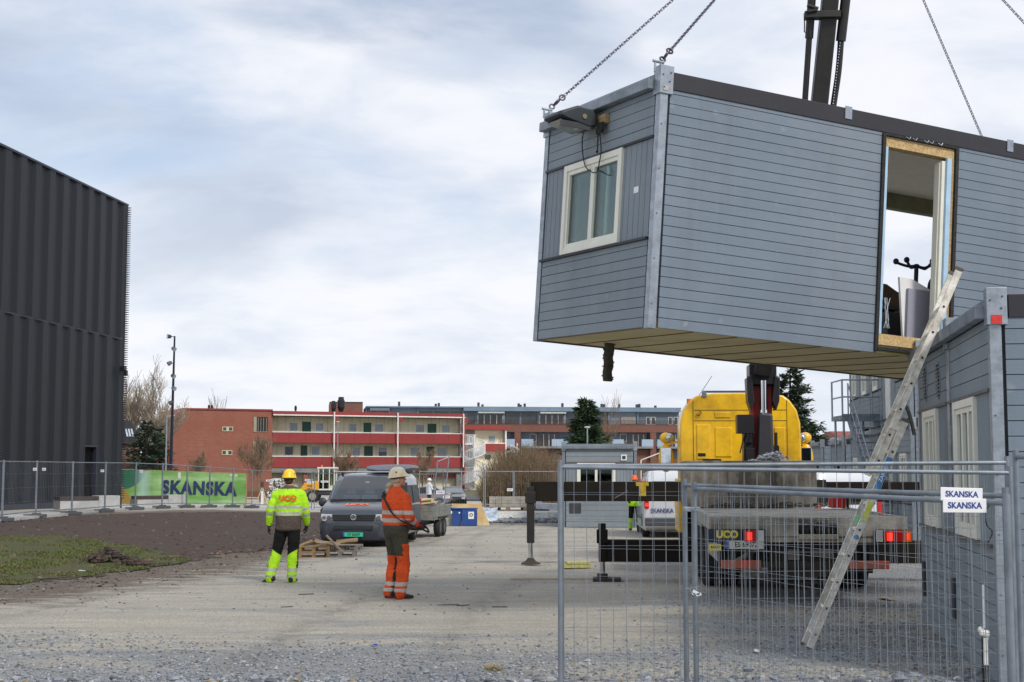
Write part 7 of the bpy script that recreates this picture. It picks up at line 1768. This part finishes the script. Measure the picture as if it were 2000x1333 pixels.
for zz in (.55, 1.06): rl.cyl((xl0+.03, D-.18, lz+zz), (xl1, D-.18, lz+zz), .024, n=8); rl.cyl((xl0+.03, D-.18, lz+zz), (xl0+.03, D+1.2, lz+zz), .024, n=8)
rl.cyl((xl0+.03, D+1.2, lz), (xl0+.03, D+1.2, lz+1.08), .028, n=8).build('railing', galv, stw)
lg = MB()
for (xx, yy) in ((xl0+.1, D), (xl0+.1, D+1.1), (xl1-.1, D), (xl0+.95, D+1.1)): lg.cyl((xx, yy, gz(xx, yy)), (xx, yy, lz-.14), .035, n=8)
lg.build('leg', galv, stw)
tA, bA = P(1657, 815, D-.2), P(1728, 1050, 39.6); tB, bB = P(1722, 815, D-.2), P(1790, 1050, 39.6)
bA.z = gz(bA.x, bA.y); bB.z = bA.z
for (t_, b_) in ((tA, bA), (tB, bB)):
    MB().beam(t_, b_, .05, .24).build('stringer', galv_d, stw); h = Vector((0, 0, 1.0)); r_ = MB().cyl(t_+h, b_+h, .022, n=8).cyl(t_+h*.5, b_+h*.5, .018, n=8)
    for i in range(5): q_ = t_.lerp(b_, i/4); r_.cyl(q_, q_+h, .022, n=8)
    r_.build('handrail', galv, stw)
tm_ = MB(); n = 16
for i in range(n): a = tA.lerp(bA, (i+.5)/n); b = tB.lerp(bB, (i+.5)/n); tm_.bx(a.x, b.x, a.y-.12, a.y+.12, a.z-.02, a.z+.02)
tm_.build('step', galv_d, stw)
mb = MB().path(spline([P(1786, 850, 36.2), P(1770, 795, 36.2), P(1748, 800, 36.2), P(1742, 815, 36.2)]), .05, 7); o = mb.build('duct_hose', blackr, smooth=50); tag(o, 'black ribbed hose curving out of the upper cabins by the stair', 'hose')
# ================================================================ TREES AND SMALL THINGS
barkg = M('grey_bark', S(120, 108, 96), .9, 0, .3, 6); barkd = M('dark_bark', S(72, 60, 52), .9, 0, .3, 6); twig = M('brown_twigs', S(128, 108, 88), .9, 0, .25, 2)
def bare_tree(name, lb, base, h, spread, seed, tr=.14, lv=5, m=None, group=None, up=.55, first=.25, nb=3, jit=.5, rmin=.006):
    random.seed(seed); root = thing(name, lb, 'tree', base, 0, group); trk_ = MB(); cr = MB(); cnt = [0]
    def grow(p, d, l, r, lev):
        if cnt[0] > 15000: return
        n = 3; pts = [p]; q = p; dd = d.copy()
        for i in range(n):
            dd = (dd+Vector((random.uniform(-1, 1), random.uniform(-1, 1), random.uniform(-.3, .8)))*.13).normalized(); q = q+dd*l/n; pts.append(q)
        (trk_ if lev == 0 else cr).path(pts, r, 7 if lev == 0 else (4 if lev < 3 else 3), 0, max(rmin, r*.6)); cnt[0] += 1
        if lev >= lv: return
        k = nb+(1 if random.random() < .5 else 0)
        for i in range(k):
            t = random.uniform(.35 if lev else .5, 1.); s = pts[min(n-1, int(t*n))].lerp(pts[min(n, int(t*n)+1)], t*n-int(t*n) if t < 1 else 1)
            ax = Vector((random.uniform(-1, 1), random.uniform(-1, 1), random.uniform(-.1, .5))).normalized(); nd = (dd*(1-spread)+ax*spread+Vector((0, 0, up*.35))).normalized()
            grow(s, nd, l*random.uniform(.55, .82), max(rmin, r*random.uniform(.42, .62)), lev+1)
        grow(q, (dd+Vector((random.uniform(-.2, .2), random.uniform(-.2, .2), .15))).normalized(), l*.75, max(rmin, r*.62), lev+1)
    grow(Vector((0, 0, 0)), Vector((random.uniform(-.05, .05), 0, 1)).normalized(), h*first, tr, 0)
    trk_.build('trunk', m or barkg, root, fix=False); cr.build('crown', m or barkg, root, fix=False); return root
needle = M('dark_green_needles', (.022, .045, .020), .85, 0, .5, 1.2, c2=(.045, .075, .028)); needle2 = M('fir_green_needles', (.020, .038, .022), .85, 0, .5, 1.2, c2=(.04, .062, .03))
def conifer(name, lb, base, h, r, seed, dens=1., prof=None, m=None, leaf=.28, droop=.15, kind='pine', trunkh=0.1):
    random.seed(seed); root = thing(name, lb, 'tree', base, 0); MB().path([(0, 0, 0), (0, 0, h*.5), (0, 0, h*.96)], r*.07+.05, 8, 0, .03).build('trunk', barkd, root)
    cr = MB(); br = MB(); prof = prof or (lambda t: (1-t)**.8)
    nw = int(h*3.2)
    for w in range(nw):
        t = trunkh+(1-trunkh)*w/nw; z0 = h*t; R_ = r*prof(t)*random.uniform(.8, 1.12); nb = int(6+5*(1-t))
        for i in range(nb):
            a = random.uniform(0, 6.283); Lb = R_*random.uniform(.6, 1.1); tip = Vector((math.cos(a)*Lb, math.sin(a)*Lb, z0-droop*Lb+random.uniform(-.1, .2)*Lb)); s = Vector((0, 0, z0))
            br.path([s, s.lerp(tip, .5)+Vector((0, 0, .06*Lb)), tip], .03, 3, 0, .01)
            nl = int(Lb*22*dens)
            for k in range(nl):
                u = random.random()**.6; p = s.lerp(tip, .15+.88*u)+Vector((random.gauss(0, 1), random.gauss(0, 1), random.gauss(0, .7)))*.14*Lb**.5
                d = Vector((math.cos(a+random.uniform(-1., 1.)), math.sin(a+random.uniform(-1., 1.)), random.uniform(-.5, .55))).normalized(); s_ = leaf*random.uniform(.6, 1.2); n_ = d.cross(Vector((random.uniform(-1, 1), random.uniform(-1, 1), 1))).normalized()*s_*.22
                cr.add([p-n_, p+n_, p+d*s_], [(0, 1, 2)])
    br.build('branch', barkd, root, fix=False); cr.build('crown', m or needle, root, fix=False); return root
def at(px, D, dz=-.2): p = W(px, 900, D); return (p.x, D, gz(p.x, D)+dz)
# left group
bare_tree('bare_tree', 'tall pale leafless tree, right one of the pair by the dark building', at(297, 122), 13.6, .46, 3, .20, 5, M('pale_bark', S(150, 138, 122), .9, 0, .2, 6), first=.28, group='tall leafless trees at the left', nb=3, rmin=.016)
bare_tree('bare_tree', 'tall pale leafless tree half hidden by the dark building', at(262, 124), 13.2, .46, 8, .20, 5, M('pale_bark', S(150, 138, 122), .9, 0, .2, 6), first=.27, group='tall leafless trees at the left', nb=3, rmin=.016)
conifer('fir_tree', 'dark fir directly behind the thin street lamp', at(312, 112), 6.2, 1.5, 5, leaf=.4, m=needle2)
conifer('fir_tree', 'bushy dark conifer below the leafless trees', at(287, 110), 6.4, 2.3, 6, leaf=.42, m=needle2, prof=lambda t: (1-t)**.55)
conifer('fir_tree', 'dark conifer against the brown house', at(272, 114), 5.6, 1.8, 7, leaf=.42, m=needle2, prof=lambda t: (1-t)**.6)
bare_tree('small_bare_tree', 'small leafless tree in front of the brick gable', at(385, 128), 6.4, .40, 21, .09, 5, twig, first=.22, nb=3, rmin=.011)
bare_tree('small_bare_tree', 'small leafless tree at the corner of the brick gable left of the yellow helmet', at(510, 104), 5.6, .40, 22, .09, 5, twig, first=.30, nb=3, rmin=.009)
bare_tree('small_bare_tree', 'small leafless tree above the grey van roof', at(673, 125), 6.4, .42, 23, .08, 5, twig, first=.22, nb=3, rmin=.009)
bare_tree('small_bare_tree', 'small leafless tree right of the van before the ground floor', at(822, 112), 6.2, .42, 24, .08, 5, twig, first=.24, nb=3, rmin=.009)
bare_tree('bare_tree', 'thin leafless tree rising behind the big pine', at(1190, 150), 12.5, .36, 33, .10, 4, twig, first=.3, nb=2, rmin=.015)
bare_tree('bare_tree', 'faint leafless treetop above the left end of the brick block', at(411, 190), 11.4, .2, 34, .10, 4, barkg, first=.4, nb=2, rmin=.02)
conifer('pine_tree', 'large dark green pine above the single cabin in the middle', at(1146, 118), 8.6, 2.15, 12, dens=3.2, leaf=.40, droop=-.22, prof=lambda t: (1. if t < .3 else (1-(t-.3)/.7)**.6)*(.92+.3*noise.noise(Vector((t*7, 2, 0))))+.05)
conifer('spruce_tree', 'dark spruce with drooping branches right of the yellow cab', at(1546, 72), 7.6, 2.9, 15, dens=3.4, leaf=.3, droop=.28, m=needle2, prof=lambda t: (1-t)**.75+.03)
conifer('spruce_tree', 'top of a small spruce left of the crane head', at(1452, 84), 5.5, 1.3, 16, leaf=.3, m=needle2)
bare_tree('shrub', 'brown leafless shrub at the foot of the spruce beside the yellow cab', at(1583, 70), 3.0, .5, 41, .04, 5, twig, first=.16, nb=3)
# brown thicket: nobody could count its bushes
random.seed(77); mb = MB()
for i in range(2600):
    u = random.random(); px = 948+152*u; D = random.uniform(92, 104); p = W(px, 900, D); g = gz(p.x, D)
    hmax = (2.9+1.3*math.sin(u*3.1)+.5*noise.noise(Vector((u*9, 3, 0))))*(.5+.5*min(1, u*6))
    h = hmax*random.uniform(.45, 1.05); b = Vector((p.x, D, g)); lean = Vector((random.gauss(0, .22), random.gauss(0, .22), 1)); q = b; pts = [b]
    for k in range(3): q = q+lean.normalized()*h/3+Vector((random.gauss(0, .08), random.gauss(0, .08), 0)); pts.append(q)
    mb.path(pts, .022, 3, 0, .008)
    for k in range(5):
        s = pts[1].lerp(pts[3], random.random()); e = s+Vector((random.gauss(0, .35), random.gauss(0, .3), random.uniform(.1, .6))); mb.path([s, e], .010, 3, 0, .006)
o = mb.build('thicket', M('brown_thicket', S(118, 96, 76), .95, 0, .3, .5, c2=S(92, 84, 62)), fix=False); o['kind'] = 'stuff'
random.seed(78); mb = MB()
for i in range(500):
    px = random.uniform(1245, 1330); D = random.uniform(120, 130); p = W(px, 900, D); g = gz(p.x, D); h = random.uniform(1.5, 3.4); mb.path([(p.x, D, g), (p.x+random.gauss(0, .4), D, g+h)], .02, 3, 0, .01)
o = mb.build('far_thicket', M('brown_thicket', S(118, 96, 76))); o['kind'] = 'stuff'
# ---- light mast and street lamps
D = 92.0; a = W(333, 900, D); zt_ = W(337, 657, D).z; z0 = gz(a.x, D); mast = thing('light_mast', 'tall black mast carrying six spot lamps against the sky', 'light mast', (a.x, D, z0), 0)
navyb = M('blue_black_paint', S(26, 26, 44), .45, .2)
MB().cyl((0, 0, 0), (.10, 0, zt_-z0), .13, .055, 14).build('pole', navyb, mast, smooth=40)
for i, (px, py, s, dn) in enumerate(((331, 658, -1, .0), (340, 682, 1, .5), (332, 710, -1, .6), (339, 735, 1, .5), (340, 759, 1, .5), (335, 787, -1, .5))):
    p = W(px, py, D); x_, z_ = p.x-a.x, p.z-z0; d = Vector((s*.8, -.5, -dn)).normalized(); c = Vector((x_, -.12, z_))
    h = MB(); h.loft([h.ring(c+d*q, d, r, 14) for q, r in ((-.16, .06), (-.10, .12), (.1, .14), (.12, .15))]); o = h.build('spot_lamp', dgrey if i in (0, 3, 5) else M('lamp_grey2', S(96, 102, 116), .4, .4), mast, smooth=40)
    MB().beam((.05, 0, z_), c, .04, .04).build('bracket', navyb, o); MB().disc(c+d*.122, d, .13, 14).build('lens', M('mirror_glass', (.5, .55, .6)), o)
def lamp(px, py, D, lb, dbl=False):
    a = W(px, py, D); z0 = gz(a.x, D); r = thing('street_lamp', lb, 'street lamp', (a.x, D, z0), 0, 'thin grey street lamps'); h = a.z-z0
    MB().cyl((0, 0, 0), (0, 0, h), .07, .04, 10).build('pole', galv, r, smooth=40)
    for s in ((-1, 1) if dbl else (0,)):
        MB().beam((0, 0, h), (s*.35, 0, h+(.25 if s < 0 else .0)), .04, .04).ball((s*.38, 0, h+(.3 if s < 0 else .03)), (.18, .12, .06), nu=14, nv=8).build('lamp_head', M('pale_lamp', S(190, 190, 188), .4) if s >= 0 else M('tan_lamp', S(150, 124, 104), .5), r, smooth=50)
lamp(326, 813, 100, 'thin double-headed street lamp beside the tall black mast', True)
lamp(660, 825, 128, 'thin grey street lamp before the balconies above the van')
lamp(1147, 836, 84, 'thin pale street lamp in front of the big pine')
# ---- pallets and scrap wood by the van
def pallet(lb, loc, rz, m, group, tilt=(0, 0), n=1, name='pallet'):
    r = thing(name, lb, 'pallet', loc, rz, group); r.rotation_euler = (tilt[0], tilt[1], rz)
    for k in range(n):
        z = k*.144; t_ = MB()
        for i in range(5): t_.bx(-.6, .6, -.4+.175*i, -.4+.175*i+.1, z+.122, z+.144)
        for i in range(3): t_.bx(-.6, .6, -.4+.35*i, -.4+.35*i+.1, z, z+.022)
        t_.build('deck_board', m, r); b = MB()
        for x_ in (-.6, -.07, .46):
            b.bx(x_, x_+.14, -.4, .4, z+.1, z+.121)
            for i in range(3): b.bx(x_, x_+.14, -.4+.35*i, -.4+.35*i+.1, z+.023, z+.099)
        b.build('block', m, r)
    return r
_pal = pallet
def pallet(*a, **k):
    r = _pal(*a, **k)
    if 'van' in a[4]: r.scale = (.56, .8, .8)
    return r
wy = M('yellowed_pallet_wood', S(140, 114, 80), .85, 0, .35, 3, c2=S(92, 76, 54)); wg = M('greyed_pallet_wood', S(134, 126, 120), .85, 0, .3, 3)
c = G(613, 1088); pallet('yellowed wooden pallet at the bottom left of the scrap pile by the van', c, R(8), wy, 'pallets in front of the grey van'); pallet('yellowed pallet lying on top of the lowest left pallet', (c.x+.02, c.y+.05, c.z+.117), R(2), wy, 'pallets in front of the grey van')
c2 = G(669, 1086); pallet('grey weathered pallet at the right of the scrap pile', (c2.x-.05, c2.y+.1, c2.z), R(4), wg, 'pallets in front of the grey van'); pallet('grey weathered pallet stacked on the right-hand one', (c2.x+.04, c2.y+.15, c2.z+.117), R(-5), wg, 'pallets in front of the grey van')
random.seed(19)
sc = [(632, 1066, .8, .2, .5), (655, 1074, .9, -.9, .75), (596, 1067, .6, .35, .9), (640, 1062, .9, -.12, .1), (676, 1058, .8, .1, .0), (625, 1068, .6, -.4, .3)]
lbs = ['steep dark board leaning over the left pallets', 'broad board slanting down right between the two pallet piles', 'short tilted board at the left end of the scrap pile', 'long thin board across the top of the scrap pile', 'flat board on top of the grey pallets', 'short stub of board in the middle of the pile']
for i, (px, py, l, tl_, rz) in enumerate(sc):
    p = W(px, py, c.y); o = MB().ob((0, 0, 0), (l*.58, .10, .03)).build('scrap_board', [wy, woodold, wy, woodold, wy, wy][i]); o.location = (p.x, c.y+.1*i-.2, max(p.z, .2)); o.rotation_euler = (.2*i, -tl_ if i != 1 else .8, rz*.3); tag(o, lbs[i], 'board', 'loose boards on the pallet scrap')
# ---- blue box, plywood, tarpaulin
p = G(905, 1028); D = p.y; s_ = FPX/D; bl = M('blue_container_paint', S(38, 74, 140), .5, .1, .25, 3)
x0, x1 = W(884, 1000, D).x, W(932, 1000, D).x; bb_ = thing('site_box', 'battered blue steel site box with a white notice on its front', 'box', ((x0+x1)/2, D, p.z), R(4)); w = (x1-x0)/2
H_ = (1027-994)/s_
MB().bx(-w, -.12, -.02, .6, 0, H_+.02).bx(-.10, w, -.06, .62, 0, H_-.02).build('body', bl, bb_, bevel=.01); MB().bx(-.12, -.10, -.07, -.02, 0, H_).bx(-w-.02, w+.03, -.08, .65, H_, H_+.03).build('lid', bl, bb_, bevel=.005)
nt_ = MB().bx(.12, .32, -.068, -.061, H_*.42, H_*.84).build('notice', white, bb_); MB().torus((.22, -.072, H_*.66), (0, 1, 0), .05, .012, 16, 6).build('notice_ring', M('plate_black', (.02, .02, .02)), nt_)
MB().cyl((-.2, -.05, H_*.78), (-.2, -.02, H_*.78), .03, n=8).build('lock', white, bb_); MB().bx(-.16, -.12, -.075, -.07, 0, H_*.3).build('rust_streak', rust, bb_)
q = thing('blue_panel', 'blue sheet wing leaning at the left of the site box', 'panel sheet', (W(873, 1000, D+.4).x, D+.4, p.z), 0)
MB().xz([(0, .62), (.0, (1027-990)/s_), (.45, H_), (.45, 0), (.2, 0), (.2, .5)], 0, .03).build('sheet', bl, q)
pl_ = thing('plywood_sheet', 'large pale plywood sheet leaning behind the blue box', 'plywood', (0, 0, 0))
A = [W(882, 984, D+1.2), W(940, 985, D+1.2), W(957, 1026, D+.9), W(930, 1026, D+.9), W(885, 1010, D+1.1)]
MB().prism(A, (0, .02, 0)).build('sheet', M('pale_plywood', S(214, 188, 140), .75, 0, .15, 1.2, c2=S(190, 160, 112)), pl_)
tp_ = thing('tarpaulin', 'white tarpaulin draped over materials right of the blue box', 'tarpaulin', (0, 0, 0))
tq = MB(); Ps = [(935, 992), (971, 997), (965, 1008), (952, 1016), (940, 1008)]
vs = []
for i in range(9):
    for j in range(7):
        u, v = i/8, j/6; px = 862+(110)*u; py = 990+3*math.sin(u*9)+v*(28*(1-.3*abs(u-.6))); pt = W(px, py, D+2.2-.9*v+.12*math.sin(u*17+v*5)); vs.append(pt)
tq.add(vs, [(i*7+j, i*7+j+1, (i+1)*7+j+1, (i+1)*7+j) for i in range(8) for j in range(6)]); tq.build('sheet', M('white_tarpaulin', S(205, 212, 220), .5, 0, .2, 3, c2=S(120, 140, 160)), tp_, smooth=70)
MB().ob(W(862, 1018, D+1.4)-Vector((.0, 0, .1)), (.8, .5, .4)).build('x', concrete) if False else None
o = MB().bx(-.5, .5, -.25, .25, 0, .42).build('concrete_block', concrete, bevel=.02); o.location = G(868, 1027); tag(o, 'grey concrete block left of the blue box under the leaning fence', 'concrete block')
# pallets with paving blocks on the bank
pv = M('paving_stone', S(158, 152, 142), .9, 0, .2, 5, bump=.3); zb_ = gz(0, 60)+.31
for (px, D_, lb, n, blocks) in ((903, 59.5, 'empty stacked pallets on the bank behind the plywood', 1, 0), (992, 60, 'pallet of grey paving stones on the bank, larger stack', 1, 3), (1045, 60.5, 'pallet of grey paving stones nearer the outrigger, tall narrow stack', 1, 2), (950, 60.5, 'low timber pallet on the bank between plywood and paving stones', 1, 0)):
    x_ = W(px, 990, D_).x; wdt = 1.4 if blocks == 3 else 1.0; r = pallet(lb, (x_, D_, zb_), R(0), woodc if not blocks else woodold, 'pallets on the gravel bank', n=1); r.scale = (wdt, 1, 1)
    if blocks:
        st_ = MB(); hh = .42 if blocks == 3 else .75
        for i in range(int(6)):
            for k in range(3): st_.bx(-.55+.185*i, -.55+.185*i+.178, -.35, .35, .15+k*hh/3, .15+(k+1)*hh/3-.008)
        o = st_.build('paving_stones', pv); o.location = (x_, D_, zb_); o.scale = (wdt if blocks == 3 else .5, 1, 1); tag(o, 'stack of pale paving stones on its pallet, '+('wide and low' if blocks == 3 else 'narrow and tall'), 'paving stones', 'paving stone stacks')
o = MB().ob((0, 0, .15), (1.7, .5, .26)).build('insulation_pack', M('pale_pack', S(190, 196, 204), .6), bevel=.03); o.location = (W(1086, 990, 60).x, 60, zb_); o.rotation_euler = (0, .05, 0); tag(o, 'pale wrapped pack lying on the bank beside the outrigger leg', 'pack')
# far middle: survey tripod, bench, pile, swirl sculpture
D_ = 92; p = at(513, D_, 0); tri = thing('survey_tripod', 'survey tripod with instrument standing beyond the green banner end', 'tripod', p)
for (dx, dy) in ((-.45, 0), (.4, -.2), (.1, .4)): MB().beam((0, 0, 1.25), (dx, dy, 0), .05, .05).build('leg', M('pale_tripod', S(190, 186, 160), .6), tri)
MB().bx(-.06, .10, -.06, .06, .1, 1.0).build('battery_case', white, tri); MB().bx(-.1, .1, -.1, .1, 1.25, 1.6).cyl((0, -.12, 1.45), (0, .12, 1.45), .06, n=10).build('instrument', M('instrument_dark', S(70, 60, 50), .5), tri, bevel=.02)
p = at(497, 95, 0); bn2 = thing('park_bench', 'brown wooden bench with yellow legs beyond the fence', 'bench', p)
MB().bx(-.8, .8, -.25, .2, .42, .48).build('seat', M('bench_brown', S(120, 78, 50), .7), bn2); MB().bx(-.8, .8, .22, .27, .55, .95).build('backrest', M('bench_brown', S(120, 78, 50), .7), bn2)
for s in (-1, 1): MB().beam((s*.7, -.2, .42), (s*.8, -.25, 0), .06, .06).beam((s*.7, .2, .5), (s*.7, .3, 0), .06, .06).build('leg', M('bench_yellow', S(190, 160, 60), .6), bn2)
random.seed(51); mb = MB(); D_ = 112; x0_, x1_ = W(520, 960, D_).x, W(562, 960, D_).x; gz_ = gz(x0_, D_)
for r_ in range(7):
    for i in range(12-r_):
        if random.random() < .12: continue
        x_ = x0_+(x1_-x0_)*(i+.5*r_+random.uniform(-.2, .2))/12; z_ = gz_+.12+.24*r_; a_ = random.uniform(-.5, .5); mb.cyl((x_, D_+a_*.2, z_), (x_+a_*.3, D_+1.6, z_), .11, n=9)
o = mb.build('birch_logs', M('pale_log_end', S(205, 205, 200), .8, 0, .5, 4, c2=S(60, 56, 52), lo=.45, hi=.55)); tag(o, 'pile of white and black birch logs behind the yellow helmet worker', 'log pile')
MB().bx(x0_, x1_, D_+.4, D_+1.6, gz_, gz_+1.5).build('x', darkin) if False else None
p = W(347, 896, 118); sc_ = thing('sculpture', 'dark grey cut-out sculpture with white lines before the brick gable', 'sculpture', (p.x, 118, gz(p.x, 118)))
pts = [(-.45, .8), (-.5, 1.6), (-.2, 1.9), (-.1, 2.3), (.05, 1.95), (.2, 2.2), (.3, 1.8), (.5, 1.5), (.45, 1.0), (.2, .75)]
MB().xz(pts, -.1, .1).bx(-.06, .06, -.05, .05, 0, .8).build('cutout', M('slate_grey', S(84, 88, 94), .6), sc_); MB().path([(-.3, -.11, 1.0), (-.05, -.11, 1.05), (.0, -.11, 1.4), (.2, -.11, 1.45)], .03, 5).build('white_line', white, sc_)
# washing line bar in the distance beside the mirror
o = MB().beam(W(1252, 899, 70), W(1302, 880, 70), .05, .05).beam(W(1252, 899, 70), W(1252, 955, 70), .05, .05).build('guy_pole', whf); tag(o, 'thin white pole slanting up behind the cabin towards the truck mirror', 'pole')
